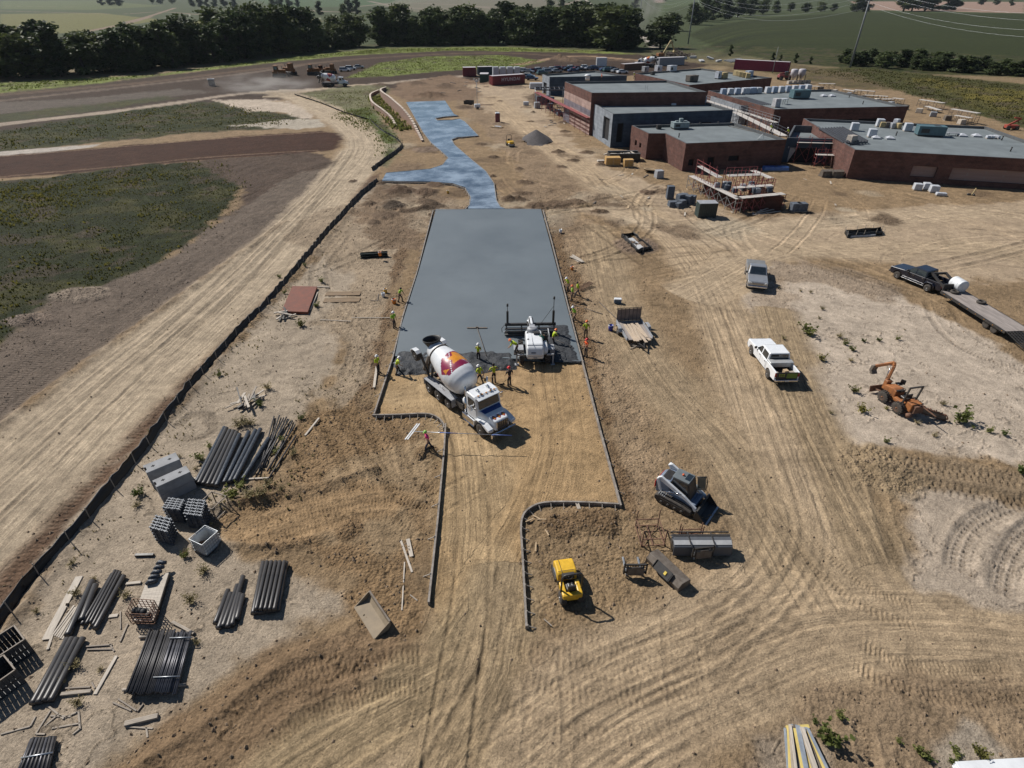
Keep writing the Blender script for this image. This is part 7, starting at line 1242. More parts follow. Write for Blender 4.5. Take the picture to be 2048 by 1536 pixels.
for k in range(3): part('panel', M_WHITE, t, lambda b: b.box((.05 * k, .03 * k, .08 + .09 * k), (3.4, 1.6, .07)), .01)

# ================================================================== VEGETATION
M_LEAFD = foliage_mat('leaf_dark', (.022, .036, .015), (.085, .110, .038)); M_LEAFM = foliage_mat('leaf_mid', (.030, .046, .016), (.105, .125, .040)); M_BARK = mat('bark', (.075, .062, .05), .9, var=.3); M_WEED = foliage_mat('weed_green', (.065, .090, .022), (.20, .21, .065), .35); M_WEEDY = foliage_mat('weed_yellow', (.10, .10, .03), (.26, .23, .06), .3); M_GRASS = foliage_mat('field_grass', (.028, .034, .010), (.090, .092, .026), .4); M_STRAW = foliage_mat('straw_grass', (.19, .165, .085), (.36, .30, .16), .4)
def leaves(b, pts, sz, rg, flat_=0.0):
 for p in pts:
  u = rg.normal(size=3); u /= np.linalg.norm(u); v = np.cross(u, rg.normal(size=3)); v /= np.linalg.norm(v); s = sz * rg.uniform(.6, 1.4); o = len(b.v); p = np.array(p)
  b.v += [tuple(p - u * s - v * s * .7), tuple(p + u * s - v * s * .5), tuple(p + u * s * .8 + v * s * .7), tuple(p - u * s * .7 + v * s * .6)]; b.f.append((o, o + 1, o + 2, o + 3)); b.mi.append(0); b.sm.append(False)
def make_tree(seed, h, w, m, n, low=.12, sz=.42):
 rg = np.random.default_rng(seed); t = thing('tree', '', 'tree'); k = MB(); nb = rg.integers(13, 18); C = []
 k.tube([(0, 0, -.3), (rg.uniform(-.2, .2), rg.uniform(-.2, .2), h * .3), (rg.uniform(-.4, .4), rg.uniform(-.4, .4), h * .75)], [h * .022, h * .016, h * .005], 8)
 for i in range(nb):
  f = low + (1 - low) * (i + .5) / nb; R_ = w * (.30 + .75 * math.sin(math.pi * min(1, max(.05, (f - low * .5) / (1 - low * .5))) ** .8)) * rg.uniform(.45, 1.0); a = rg.uniform(0, 6.28); d = R_ * rg.uniform(.25, .8); c = np.array([d * math.cos(a), d * math.sin(a), h * f * .93]); C.append((c, w * rg.uniform(.28, .48)))
  k.tube([(0, 0, h * f * .55), tuple(c * .6 + np.array([0, 0, h * f * .28])), tuple(c)], [h * .009, h * .006, h * .002], 5)
 k.build('trunk', M_BARK, t); b = MB()
 for c, r in C:
  q = rg.normal(size=(n // nb, 3)); q /= np.linalg.norm(q, axis=1)[:, None]; q *= (rg.random((len(q), 1)) ** .45); q = q * np.array([r, r, r * .85]) * (1 + .3 * rg.normal(size=(len(q), 1)))
  leaves(b, c + q, sz, rg)
 b.build('crown', m, t); return t
protos = [make_tree(11 + i, 16, (4.6, 5.4, 4.2, 5.0, 3.8)[i], (M_LEAFD, M_LEAFM, M_LEAFD, M_LEAFM, M_LEAFD)[i], 2600, (.10, .16, .08, .2, .05)[i], .40) for i in range(5)]
TL = ('dense dark tree with a rounded crown in the long tree line', 'mid green tree with a loose crown in the long tree line', 'narrow dark tree crowded into the long tree line', 'tree with a high crown and lighter leaves in the long tree line', 'low branching dark tree at the foot of the long tree line')
used = set()
def plant(k, x, y, s, label, group, z=None, wf=1.25):
 p = protos[k]; zz = zat(x, y) if z is None else z
 if k not in used: used.add(k); t = p; t.location = (x, y, zz); t.scale = (s * wf, s * wf, s); t['label'] = label; t['group'] = group; t.rotation_euler.z = random.uniform(0, 6)
 else: t = dup(p, (x, y, zz), random.uniform(0, 6.28), label, group, (s * wf * random.uniform(.9, 1.15), s * wf * random.uniform(.9, 1.15), s))
 return t
line = [Vector((-230, 190)), G(-60, 172).xy, G(0, 164).xy, G(300, 148).xy, G(430, 132).xy, G(560, 114).xy, G(760, 94).xy, G(1000, 92).xy, G(1120, 95).xy, G(1240, 101).xy]
hts = [17, 17, 17.5, 16.5, 16, 21, 19, 21, 21, 22]; acc = 0
for i in range(len(line) - 1):
 a, b_ = line[i], line[i + 1]; L = (b_ - a).length; d = (b_ - a).normalized(); nr = Vector((-d.y, d.x)); n_ = int(L / 5.6)
 for k in range(n_):
  f = (k + random.random() * .7) / n_; hh = hts[i] + (hts[i + 1] - hts[i]) * f
  for row in range(3):
   p = a.lerp(b_, f) + nr * (11 + row * 6.5 + random.uniform(-3, 2)) + d * random.uniform(-2.5, 2.5); s = hh / 16 * random.uniform(.72, 1.08) * (.78 if row == 0 and random.random() < .6 else 1.0)
   if 5 == i and .55 < f < .85: s *= .62
   kk = random.choice((0, 1, 2, 3, 0, 2)) if row else random.choice((4, 4, 0, 1, 2)); plant(kk, p.x, p.y, s, TL[kk], 'trees in the long tree line', None, 1.65)
GL = 'trees beyond the pole line'
for px, py, h in ((1320, 96, 15), (1300, 92, 9), (1215, 100, 19), (1262, 98, 13), (1240, 60, 15), (1205, 45, 14), (1345, 62, 14), (1385, 50, 19), (1405, 44, 21), (1425, 41, 20), (1450, 39, 20), (1475, 36, 21), (1500, 33, 19), (1525, 31, 16), (1550, 29, 14), (1580, 27, 13), (1610, 28, 11), (1640, 27, 12), (1665, 27, 10), (1725, 27, 26), (1712, 27, 20), (1805, 27, 26), (1822, 26, 28), (1848, 26, 29), (1862, 25, 27), (1890, 24, 30), (1905, 24, 24)):
 p = G(px, py); k = random.randrange(5); plant(k, p.x, p.y, h / 16 * random.uniform(.9, 1.1), 'tree in the scattered belt beyond the utility poles', GL, None, 2.2)
for i in range(34):
 f = i / 33; p = G(1690 + 345 * f + random.uniform(-6, 6), 127 + 22 * f + random.uniform(-5, 4)); k = random.choice((0, 4, 2)); plant(k, p.x, p.y, random.uniform(.22, .44) * (1.0 - .25 * abs(f - .4)), 'dark shrub in the hedge below the tall utility pole', 'hedge shrubs on the right hillside', None, 2.6)
for px, py, h in ((1460, 112, 5), (1545, 122, 3.5), (1590, 126, 4), (1620, 128, 3), (1560, 124, 3)):
 p = G(px, py); plant(4, p.x, p.y, h / 16, 'lone dark bush at the foot of the dark green hill', 'bushes at the foot of the hill')
for px, py, h in ((205, 11, 26), (222, 11, 30), (240, 12, 28), (305, 9, 26), (322, 9, 28), (345, 9, 24), (385, 13, 20), (400, 14, 22), (415, 14, 22), (430, 14, 22), (450, 15, 20), (470, 15, 20), (545, 15, 20), (560, 15, 22), (580, 15, 20), (595, 14, 18), (640, 30, 17), (700, 26, 24), (715, 28, 20), (690, 40, 16), (1100, 30, 18), (1125, 24, 20), (1010, 40, 18), (1960, 14, 22), (1990, 14, 22), (2020, 16, 22), (1440, 14, 26), (1410, 20, 24), (1270, 20, 24), (1330, 8, 26)):
 p = G(px, py); k = random.randrange(5); plant(k, p.x, p.y, h / 16, 'small looking tree far off among the distant fields', 'distant field trees', None, 1.5)
far_wood = MB(); rg = np.random.default_rng(8)
for i in range(5200):
 px = rg.uniform(-1600, 3600); Y = rg.uniform(2600, 6500); X = (px - 1024) / 1150 * Y;
 if vn(np.array(X / 420), np.array(Y / 300), 3) < .52: continue
 zz = float((sstep(1500, 5200, np.array(Y)) * (40 + 60 * fbm(np.array(X / 1500), np.array(Y / 2500), 3, 5)) + 4)); leaves(far_wood, [(X + rg.uniform(-9, 9), Y, zz + rg.uniform(2, 12)) for _ in range(2)], 7, rg)
o = far_wood.build('far_woodland', M_LEAFD); tag(o, 'far off woodland on the horizon hills', 'woodland', kind='stuff')
# --- field grass and weeds that nobody could count
def in_zone(px, n, rg):
 P = GA(px); lo, hi = P.min(0), P.max(0); out = []
 while len(out) < n:
  q = rg.uniform(lo, hi)
  if inpoly([tuple(p) for p in P], q[0], q[1]): out.append(q)
 return out
def tufts(name, label, zones, m, rg, cat='grass'):
 b = MB()
 for px, n, h in zones:
  for x, y in in_zone(px, n, rg):
   x += rg.normal() * 1.1; y += rg.normal() * 1.1; z = zat(x, y); hh = h * rg.uniform(.4, 1.3) * (.5 + float(vn(np.array(x / 3.0), np.array(y / 3.0), 9)))
   for _ in range(3):
    a = rg.uniform(0, 6.28); w = hh * rg.uniform(.25, .5); lx, ly = rg.uniform(-.5, .5, 2) * hh; c, s = math.cos(a) * w, math.sin(a) * w; o = len(b.v); b.v += [(x - c, y - s, z - .03), (x + c, y + s, z - .03), (x + c * .5 + lx, y + s * .5 + ly, z + hh), (x - c * .7 + lx, y - s * .7 + ly, z + hh * .85)]; b.f.append((o, o + 1, o + 2, o + 3)); b.mi.append(0); b.sm.append(False)
 o = b.build(name, m); tag(o, label, cat, kind='stuff')
rg = np.random.default_rng(21)
F1 = [(-120, 420), (0, 366), (120, 356), (300, 332), (440, 324), (474, 350), (478, 378), (460, 414), (396, 466), (326, 516), (200, 570), (126, 578), (58, 630), (0, 688), (-120, 780)]; F2 = [(-100, 280), (0, 264), (150, 240), (350, 211), (440, 206), (560, 228), (600, 238), (560, 252), (400, 263), (200, 280), (0, 300)]
tufts('field_weeds', 'dark green weeds over the two fields left of the haul road', [(F1, 9000, .12), (F2, 4000, .15)], M_GRASS, rg); tufts('field_flowers', 'yellow flowering weeds dotted over the left fields', [(F1, 1500, .22), (F2, 700, .28), ([(-60, 400), (0, 378), (260, 350), (330, 350), (200, 400), (0, 460)], 900, .24)], M_WEEDY, rg, 'weeds')
tufts('verge_grass', 'bright green grass along the tree line and in the inset field', [([(0, 168), (300, 151), (560, 118), (760, 98), (1000, 96), (1230, 105), (1100, 103), (900, 101), (700, 110), (560, 122), (400, 140), (200, 163), (0, 184)], 4500, .3), ([(700, 156), (760, 127), (850, 114), (1000, 111), (1080, 122), (1040, 134), (900, 140), (780, 150)], 4500, .25)], foliage_mat('verge_green', (.10, .125, .025), (.20, .23, .06), .35), rg)
tufts('slope_weeds', 'weeds on the slope around the retaining walls', [([(660, 228), (735, 216), (765, 250), (800, 292), (765, 315), (750, 270)], 1200, .22), ([(755, 190), (764, 205), (790, 235), (815, 262), (795, 258), (770, 230), (750, 205)], 500, .6), ([(600, 192), (740, 176), (760, 200), (740, 212), (690, 225)], 600, .2)], M_WEED, rg, 'weeds'); tufts('hillside_grass', 'tall yellow green grass on the right hillside', [([(1600, 142), (1720, 138), (1850, 150), (2080, 175), (2080, 258), (1950, 226), (1850, 195), (1760, 172)], 5000, .25)], foliage_mat('hill_grass', (.05, .052, .014), (.14, .125, .034), .35), rg); tufts('yard_grass', 'thin dry weeds on the yard along the silt fence', [([(690, 440), (660, 478), (560, 600), (400, 775), (240, 975), (90, 1150), (30, 1240), (60, 1250), (150, 1120), (270, 985), (430, 790), (580, 620), (700, 450)], 600, .10), ([(560, 880), (640, 760), (700, 740), (690, 800), (600, 900)], 120, .10), ([(430, 960), (560, 930), (620, 960), (500, 1020), (430, 1030)], 130, .14)], M_STRAW, rg)
# --- single weeds and bushes
def weed(kind, seed):
 rg = np.random.default_rng(seed); t = thing('weed', '', 'weed'); s = MB(); b = MB()
 for i in range(26 if kind == 'grass' else 12):
  a = rg.uniform(0, 6.28); L = rg.uniform(.35, 1.0); r = rg.uniform(.15, .75) * L; q = [(0, 0, 0), (r * .4 * math.cos(a), r * .4 * math.sin(a), L * .6), (r * math.cos(a), r * math.sin(a), L * (.75 if kind == 'grass' else 1))]; s.tube(q, [.016, .012, .004], 4)
  if kind != 'grass':
   for f in np.linspace(.3, 1, 9): leaves(b, [tuple(np.array(q[2]) * f + rg.normal(size=3) * .07)], .075, rg)
  else: leaves(b, [tuple(np.array(q[2]) * f + rg.normal(size=3) * .03) for f in (.4, .6, .8, 1)], .045, rg)
 s.build('stem', M_STRAW if kind == 'grass' else M_WEED, t); b.build('leaves', {'grass': M_STRAW, 'bush': M_WEED, 'yellow': M_WEEDY}[kind], t); return t
WP = {'grass': weed('grass', 1), 'bush': weed('bush', 2), 'yellow': weed('yellow', 3)}; wfirst = {'grass', 'bush', 'yellow'}; r4a = lambda x, y: (1460 + x * .28711, 500 + y * .28711)
def putweed(kind, px, s, label, group):
 p = GZ(*px); sc = (s * random.uniform(.9, 1.2), s * random.uniform(.9, 1.2), s * .8)
 if kind in wfirst: wfirst.discard(kind); t = WP[kind]; t.location = p; t.scale = sc; tag(t, label, None, group)
 else: dup(WP[kind], p, random.uniform(0, 6), label, group, sc)
putweed('bush', r4a(540, 590), 1.5, 'round dark green bush on the sand between the two pickups', None); putweed('bush', r4a(1600, 1200), 1.6, 'largest green bush on the sand, right of the trencher', None); putweed('bush', r6y(785, 935), 1.2, 'large dark bush at the near end of the wrapped pipes', None); putweed('bush', r3b(800, 950), 1.3, 'leafy bush beside the mixed painted boards', None); putweed('bush', (2042, 945), 1.0, 'dark bush cut by the right edge of the photo', None)
for x, y, s in ((640, 415, .7), (560, 300, .6), (490, 290, .5), (620, 480, .5), (340, 270, .5), (1215, 560, .3), (840, 775, .7), (1300, 1210, .6), (1420, 1300, .6), (1480, 1080, .7), (760, 610, .9), (800, 640, .8), (700, 1140, .5), (370, 620, .6)): putweed('grass', r4a(x, y), s, 'dry straw coloured weed on the pale sand', 'dry weeds on the sand')
for x, y, s in ((800, 660, .8), (850, 700, .9), (930, 640, .7), (1035, 635, .7), (1165, 625, .7), (1800, 1270, .8), (1905, 1290, .9), (1085, 1340, .7), (1690, 1240, .5)): putweed('bush', r4a(x, y), s * .75, 'small green weed on the pale sand', 'green weeds on the sand')
for x, y, s in ((640, 770, .9), (860, 990, .8), (915, 1130, 1.0), (1085, 1110, .4)): putweed('yellow', r4a(x, y), s, 'yellow leaved weed on the pale sand', 'yellow weeds on the sand')
for x, y, s in ((870, 400, 1.2), (830, 415, 1.0), (920, 405, 1.0), (1045, 140, 1.1), (980, 950, 1.2), (920, 960, 1.0), (1050, 850, .9), (1020, 930, .9), (1235, 620, .8), (1150, 890, .7), (90, 1000, .7), (400, 640, .5), (520, 730, .5)): putweed('grass', r6y(x, y), s, 'dry grassy weed among the stored pipes', 'dry weeds in the yard')
for x, y, s in ((555, 660, .9), (110, 915, .9), (620, 570, .5), (850, 860, .8), (1110, 600, .6), (1150, 520, .6), (1290, 360, .6), (990, 265, .8), (690, 45, .6), (200, 480, .4), (440, 1370, .6)): putweed('bush', r6y(x, y), s, 'green weed among the stored pipes', 'green weeds in the yard')
for x, y, s in ((490, 165, .6), (520, 370, .8), (855, 385, .8), (1290, 420, 1.0), (1375, 215, .9), (510, 850, .8), (530, 1110, .7), (425, 965, .5), (680, 880, .4), (640, 270, .5), (1250, 90, .5), (1330, 700, .5), (250, 490, .5)): putweed('grass', r7(x, y), s, 'dry weed near the pipes at the bottom left', 'dry weeds at the bottom left')
for x, y, s in ((1390, 1040, 1.0), (1430, 1060, .8), (1610, 1040, .9), (1590, 1090, .7), (880, 800, .9), (720, 840, .6), (1250, 960, .6)): putweed('bush', r3b(x, y), s * .62, 'green weed in the worked soil at the bottom right', 'green weeds at the bottom right')
for x, y, s in ((1770, 1050, .7), (1745, 1020, .5)): putweed('yellow', r3b(x, y), s, 'yellow weed on the sandy corner at the bottom right', 'yellow weeds at the bottom right')
for x, y, s in ((400, 1110, 1.0), (660, 545, .8), (600, 850, .8), (450, 350, .6), (120, 480, .6), (190, 690, .6)): putweed('yellow' if x == 400 else 'bush', r1b(x, y), s, 'yellow flowering weed by the rusty mats' if x == 400 else 'green weed near the rusty mats', None if x == 400 else 'weeds near the rusty mats')
# --- loose clods and stones pressed out of the soil
rg = np.random.default_rng(77); w = np.clip(clod, 0, 1) ** 1.5 * (dist < 95) * (gy > 9) * (np.abs(gx) < 75) * (dist + 5); w /= w.sum(); idx = rg.choice(NV, 15000, p=w); b = MB(); base = [(1, 0, 0), (0, 1, 0), (-1, 0, 0), (0, -1, 0), (0, 0, 1)]
for i in idx:
 s = .028 + .085 * rg.random() ** 3; x, y, z = gx[i] + rg.uniform(-.1, .1), gy[i] + rg.uniform(-.1, .1), gz[i]; o = len(b.v); a = rg.uniform(0, 6); c_, s_ = math.cos(a), math.sin(a)
 for p in base: q = np.array(p) * s * rg.uniform(.6, 1.35, 3); b.v.append((x + q[0] * c_ - q[1] * s_, y + q[0] * s_ + q[1] * c_, z + q[2] * .9 + .01))
 for k in range(4): b.f.append((o + k, o + (k + 1) % 4, o + 4)); b.mi.append(0); b.sm.append(False)
o = b.build('loose_clods', mat('clod_soil', (.26, .19, .125), .95, var=.35, scale=.6, rgb2=(.15, .105, .068))); tag(o, 'loose clods and stones on the worked soil', 'soil clods', kind='stuff')

# ================================================================== THINGS ON THE ROOFS, ROUND THE SCHOOL AND FAR OFF
M_AHU = mat('unit_teal', (.075, .135, .155), .45, var=.2); M_WRAPW = mat('white_wrap', (.47, .49, .53), .4, var=.25, scale=3, bump=.03, bscale=6); M_TANP = mat('tan_pallet', (.40, .31, .16), .8, var=.3)
def unit(label, q, z, L, W, h, rz, m=None, nm='rooftop_unit', cat='rooftop unit'):
 t = thing(nm, label, cat, G(*q, z), rz); part('casing', m or M_AHU, t, lambda b: (b.box((0, 0, h / 2 + .25), (L, W, h)), b.box((0, 0, h + .28), (L + .1, W + .1, .06))), .02); part('curb', M_BLACK, t, lambda b: b.box((0, 0, .13), (L * .92, W * .92, .26))); part('grille', M_BLACK, t, lambda b: (b.box((-L * .25, -W / 2 - .01, h * .5 + .25), (L * .3, .02, h * .5)), b.box((L * .2, 0, h + .32), (W * .5, W * .5, .03)))); return t
def wrapped(label, q, z, L, W, h, rz, m=None, group=None, nm='wrapped_pallet'):
 t = thing(nm, label, 'pallet', G(*q, z), rz, group); b = MB(); b.box((0, 0, h / 2 + .12), (L, W, h), taper=(.94, .94)); b.build('load', m or M_WRAPW, t, .06, 2); part('pallet', M_WOODG, t, lambda b: b.box((0, 0, .07), (L, W, .12))); return t
def wrapg(label, q, *a): return wrapped(label, q, 0, *a)
def dome(label, q, z, rz, group=None):
 t = thing('skylight', label, 'skylight', G(*q, z), rz, group); part('curb', M_GREY, t, lambda b: b.box((0, 0, .12), (1.4, 1.4, .24))); part('dome', M_WRAPW, t, lambda b: b.box((0, 0, .38), (1.4, 1.4, .28), taper=(.3, .3)), .03)
def stub(label, q, z, group): t = thing('vent_pipe', label, 'vent pipe', G(*q, z), 0, group); part('pipe', M_BLACK, t, lambda b: b.cyl((0, 0, 0), (0, 0, .7), .1, 8)); part('cap', M_BLACK, t, lambda b: b.lathe([(.66, .15), (.72, .15)], 10, 'z'))
aR = ang(G(*r4(785, 895), 4.7), G(*r4(2850, 1005), 4.7)); aM = ang(G(*r4(185, 590), 5), G(*r4(1185, 570), 5)); aW = ang(G(*r3(1200, 845), 4.7), G(*r3(1950, 815), 4.7)); aB = ang(G(*r3(1225, 410), 5.2), G(*r3(1840, 355), 5.2))
unit('large teal rooftop unit on the near right wing', r4(1335, 790), rightR, 4.6, 2.1, 1.45, aR); unit('large teal rooftop unit on the middle wing', r4(365, 512), midR, 4.4, 2.2, 1.7, aM)
GW_ = 'white wrapped pallets on the roofs'
for q, l in (((775, 752), 'white wrapped pallet beside the open joists, farther from the roof edge'), ((905, 800), 'white wrapped pallet right of the open joists, nearer the camera'), ((1172, 755), 'white wrapped pallet left of the large teal unit on the near wing'), ((965, 722), 'white wrapped pallet at the left of the tan bundles on the near wing')): wrapped(l, r4(*q), rightR, 1.35, 1.35, 1.3, aR)
for k, (x, y) in enumerate(((985, 728), (1020, 730), (1060, 735), (1100, 738), (1090, 705))): wrapped('tan and grey bundle in the cluster on the near wing roof', r4(x, y), rightR, 1.0, 1.0, .9, aR + .2 * k, (M_TANP, M_WORN, M_GREY, M_TANP, M_WRAPW)[k], 'bundles on the near wing roof')
wrapped('lumpy beige bundle at the corner of the near wing roof', r4(752, 850), rightR, 1.3, 1.3, 1.3, .3, mat('beige_wrap', (.36, .32, .28), .6, var=.3, bump=.05, bscale=5))
for q in ((940, 812), (1045, 815)): dome('low white skylight in the pair near the open joists', r4(*q), rightR, aR, 'skylights near the joists')
for q in ((1585, 795), (1690, 797)): dome('low white skylight in the pair right of the large teal unit', r4(*q), rightR, aR, 'skylights right of the teal unit')
for q in ((550, 497), (612, 497)): dome('low white skylight in the pair on the middle wing', r4(*q), midR, aM, 'skylights on the middle wing')
for q in ((1090, 790), (1880, 825), (1945, 908)): stub('thin dark vent pipe on the near right wing roof', r4(*q), rightR, 'vents on the near wing')
for q in ((740, 505), (842, 555)): stub('thin dark vent pipe on the middle wing roof', r4(*q), midR, 'vents on the middle wing')
t = thing('sheet_pile', 'grey sheets and pipes on trestles right of the large teal unit', 'sheet pile', G(*r4(1510, 790), rightR), aR); part('sheet', M_GREY, t, lambda b: (b.box((0, 0, .5), (1.9, .9, .06)), b.box((.3, .4, .55), (1.8, .3, .05)))); part('trestle', M_BLACK, t, lambda b: [b.beam((x, y, 0), (x, y, .5), .06, .06) for x in (-.7, .7) for y in (-.35, .35)])
for k in range(5): wrapped('small white bag in the heap on the near wing roof', r4(1775 + 18 * k, 812 - 5 * (k % 2)), rightR, .7, .6, .4, .5 * k, None, 'white bags on the near wing roof', 'wrapped_bag')
for k in range(9): x = 30 + 50 * k; wrapped('white wrapped pallet in the row along the middle wing roof', r4(x - 60 if k < 2 else x, 478 - 3 * k), midR, 1.35, 1.35, 1.35, aM, (M_WRAPW, mat('blue_wrap', (.33, .38, .47), .45, var=.3))[k % 2], 'pallet row on the middle wing roof')
for k in range(6): x, y = r3(1475 + 52 * k, 482 - 2 * k); wrapped('blue-white wrapped pallet at the left end of the middle wing roof', (x, y), midR, 1.4, 1.4, 1.3, aM, (MATS['blue_wrap'], M_WRAPW)[k % 2], 'pallets at the left of the middle wing roof')
wrapped('grey wrapped bundle at the corner of the middle wing roof', r3(1865, 575), midR, 1.4, 1.4, 1.7, .3, mat('grey_wrap', (.42, .41, .42), .6, var=.3, bump=.05, bscale=5)); t = thing('work_table', 'small white topped table at the corner of the middle wing roof', 'table', G(*r3(1925, 552), midR), .2); part('top', M_WRAPW, t, lambda b: b.box((0, 0, 1.15), (1.4, 1.2, .12))); part('leg', M_BLACK, t, lambda b: [b.beam((x, y, 0), (x, y, 1.1), .06, .06) for x in (-.6, .6) for y in (-.5, .5)])
t = unit('stepped grey-green unit with ducts on the stepped brick wing', r3(1150, 735), wingR, 3.2, 1.7, .95, aW, mat('unit_grey', (.22, .27, .28), .5, var=.2)); part('duct', MATS['unit_grey'], t, lambda b: (b.box((.2, .2, 1.5), (.7, .6, .7)), b.box((-.7, .1, 1.3), (.6, .5, .35)), b.box((1.1, 0, 1.3), (.5, .5, .3))), .02)
unit('small dark rooftop unit left of the stepped unit', r3(995, 738), wingR, .9, .8, .5, aW, M_BLACK)
for q in ((1145, 800), (1300, 715), (1435, 710)): stub('thin vent pipe on the stepped brick wing roof', r3(*q), wingR, 'vents on the stepped wing')
t = thing('roof_ladder', 'light metal frame lying on the stepped wing roof', 'frame', G(*r3(1750, 815), wingR), .4); part('frame', M_STEEL, t, lambda b: (b.beam((-.6, 0, .1), (.5, .1, .9), .05, .05), b.beam((.5, .1, .9), (.8, -.1, .05), .05, .05), b.beam((-.6, 0, .1), (.8, -.1, .05), .05, .05)))
for k in range(3): board('dark board left on the stepped wing roof', r3(1515 + 20 * k, 715 - 5 * k), r3(1690 + 10 * k, 755 - 4 * k), .15, .05, M_BLACK if k else M_WORN, wingR + .05, group='boards on the stepped wing roof')
for q, l, m_, d in (((842, 548), 'yellow bundle against the gym wall on the entrance roof', mat('yellow_bundle', (.50, .36, .05), .7, var=.3), (1.5, 1.0, 1.1)), ((1030, 550), 'white and tan bundle on the entrance roof', M_WRAPW, (1.6, 1.0, .8)), ((1105, 562), 'flat white bag on the entrance roof', M_WRAPW, (1.0, .8, .35)), ((1312, 548), 'blue and white wrapped bundle at the right end of the entrance roof', MATS['blue_wrap'], (2.0, 1.2, 1.3)), ((1155, 530), 'tan bundle against the gym wall on the entrance roof', M_TANP, (1.4, .8, .7)), ((985, 548), 'blue tarp on the entrance roof', mat('blue_tarp', (.10, .20, .38), .5), (1.4, .8, .4))): wrapped(l, r3(*q), frontR, *d, .1, m_)
t = thing('roof_hatch_rail', 'small rail standing on the near edge of the gym roof', 'rail', G(*r3(902, 448), gymR), .1); part('rail', M_STEEL, t, lambda b: (b.beam((-.25, 0, 0), (-.25, 0, 1.1), .05, .05), b.beam((.25, 0, 0), (.25, 0, 1.1), .05, .05), b.beam((-.25, 0, .6), (.25, 0, .6), .05, .05)))
t = thing('roof_vent', 'white mushroom vent behind the gym', 'roof vent', G(*r3(465, 374), 4.7)); part('stem', M_WHITE, t, lambda b: b.cyl((0, 0, 0), (0, 0, 1.2), .7, 16)); part('hood', M_WHITE, t, lambda b: b.lathe([(1.1, 1.0), (1.3, 1.0), (1.6, .5), (1.65, .05)], 18, 'z'))
for q, l, d, m_ in (((990, 312), 'pale rooftop unit in the far row on the back wing, left', (2.0, 1.6, 1.5), M_WRAPW), ((1090, 312), 'pale rooftop unit in the far row on the back wing, right', (2.8, 1.8, 1.6), M_WRAPW), ((893, 315), 'grey rooftop box at the left end of the back wing', (1.8, 1.5, 1.4), M_GREY), ((1240, 385), 'dark rooftop unit near the front edge of the back wing', (3.4, 1.8, 1.4), M_WORN), ((1435, 365), 'pale upright rooftop unit in the middle of the back wing', (1.4, 1.4, 1.7), M_WRAPW), ((950, 335), 'small dark rooftop box on the back wing', (1.2, 1.0, .7), M_BLACK)): unit(l, r3(*q), backR, *d, aB, m_)
for q, l, m_ in (((1475, 362), 'tan bundle beside the upright unit on the back wing', M_TANP), ((1665, 350), 'white and blue wrapped bundle at the right of the back wing', MATS['blue_wrap'])): wrapped(l, r3(*q), backR, 2.2, 1.6, 1.6, aB, m_)
for k in range(5): wrapped('tan bundle in the cluster at the right of the back wing', r3(1570 + 22 * k, 340 + 5 * k), backR, 1.6, 1.3, 1.3, aB + .2 * k, M_TANP, 'tan bundles on the back wing')
# --- ground round the school
M_CRATE = mat('osb_crate', (.45, .27, .09), .75, var=.25, scale=4)
def crate(label, q, L, W, h, rz): t = thing('timber_crate', label, 'crate', G(*q), rz); part('body', M_CRATE, t, lambda b: b.box((0, 0, h / 2 + .1), (L, W, h)), .01); part('frame', M_WOOD, t, lambda b: ([b.box((x, s * W / 2, h / 2 + .1), (.1, .05, h)) for x in (-L / 2 + .05, 0, L / 2 - .05) for s in (-1, 1)], [b.box((0, s * W / 2, z), (L, .06, .09)) for s in (-1, 1) for z in (.14, h + .07)])); part('skid', M_WOODG, t, lambda b: [b.box((0, y, .05), (L, .1, .1)) for y in (-W * .4, W * .4)])
crate('large orange-brown timber crate by the black dumpster', r6(175, 198), 2.7, 1.5, 1.35, .05); crate('smaller orange-brown timber crate beside the large one', r6(298, 212), 1.7, 1.1, 1.25, .1)
for k in range(9): board('yellow timber stacked right of the two crates', r6(415 + 9 * (k % 3) + 8, 225 + 3 * (k % 3)), r6(505 + 5 * (k % 3), 238 - 8 + 4 * (k % 3)), .5, .16, M_WOOD, .15 + .22 * (k // 3), group='yellow timber stack')
t = thing('dumpster', 'long black open dumpster against the brick wing', 'dumpster', G(*r6(262, 158)), .06); L, W, h = 5.8, 2.3, 1.3; part('shell', M_BLACK, t, lambda b: ([b.box((0, s * W / 2, h / 2 + .1), (L, .08, h)) for s in (-1, 1)], [b.box((s * L / 2, 0, h / 2 + .1), (.08, W, h)) for s in (-1, 1)], b.box((0, 0, .2), (L, W, .1)), [b.box((-L / 2 + .5 + .7 * k, -W / 2 - .05, h / 2 + .1), (.1, .1, h)) for k in range(8)])); part('rim', M_GREY, t, lambda b: [b.box((0, s * W / 2, h + .12), (L, .12, .1)) for s in (-1, 1)]); part('rubble', M_PALEB, t, lambda b: [b.box((random.uniform(-2.4, 2.4), random.uniform(-.8, .8), random.uniform(.7, 1.3)), (random.uniform(.4, 1.4), .3, .12), rz=random.uniform(0, 3), ry=random.uniform(-.4, .4)) for _ in range(16)])
wrapg('pale wrapped pallet of blocks right of the timber', r6(540, 300), 1.3, 1.3, 1.2, .2, M_GREY); wrapg('flat pale pallet left of the large crate', r6(85, 172), 1.4, 1.0, .2, .1, M_PALEB)
for k, (x, y, h) in enumerate(((625, 465, 1.9), (642, 525, .7), (660, 520, .6), (705, 500, 1.3), (720, 520, .8), (690, 530, .6), (770, 505, 1.2), (800, 500, 1.1), (735, 480, 1.0))): wrapg('dark stack of grey blocks left of the brick enclosure', r6(x, y), 1.1, 1.0, h, .15 * k, mat('dark_blocks', (.085, .10, .125), .8, var=.4, scale=3), 'block stacks left of the enclosure', 'block_stack')
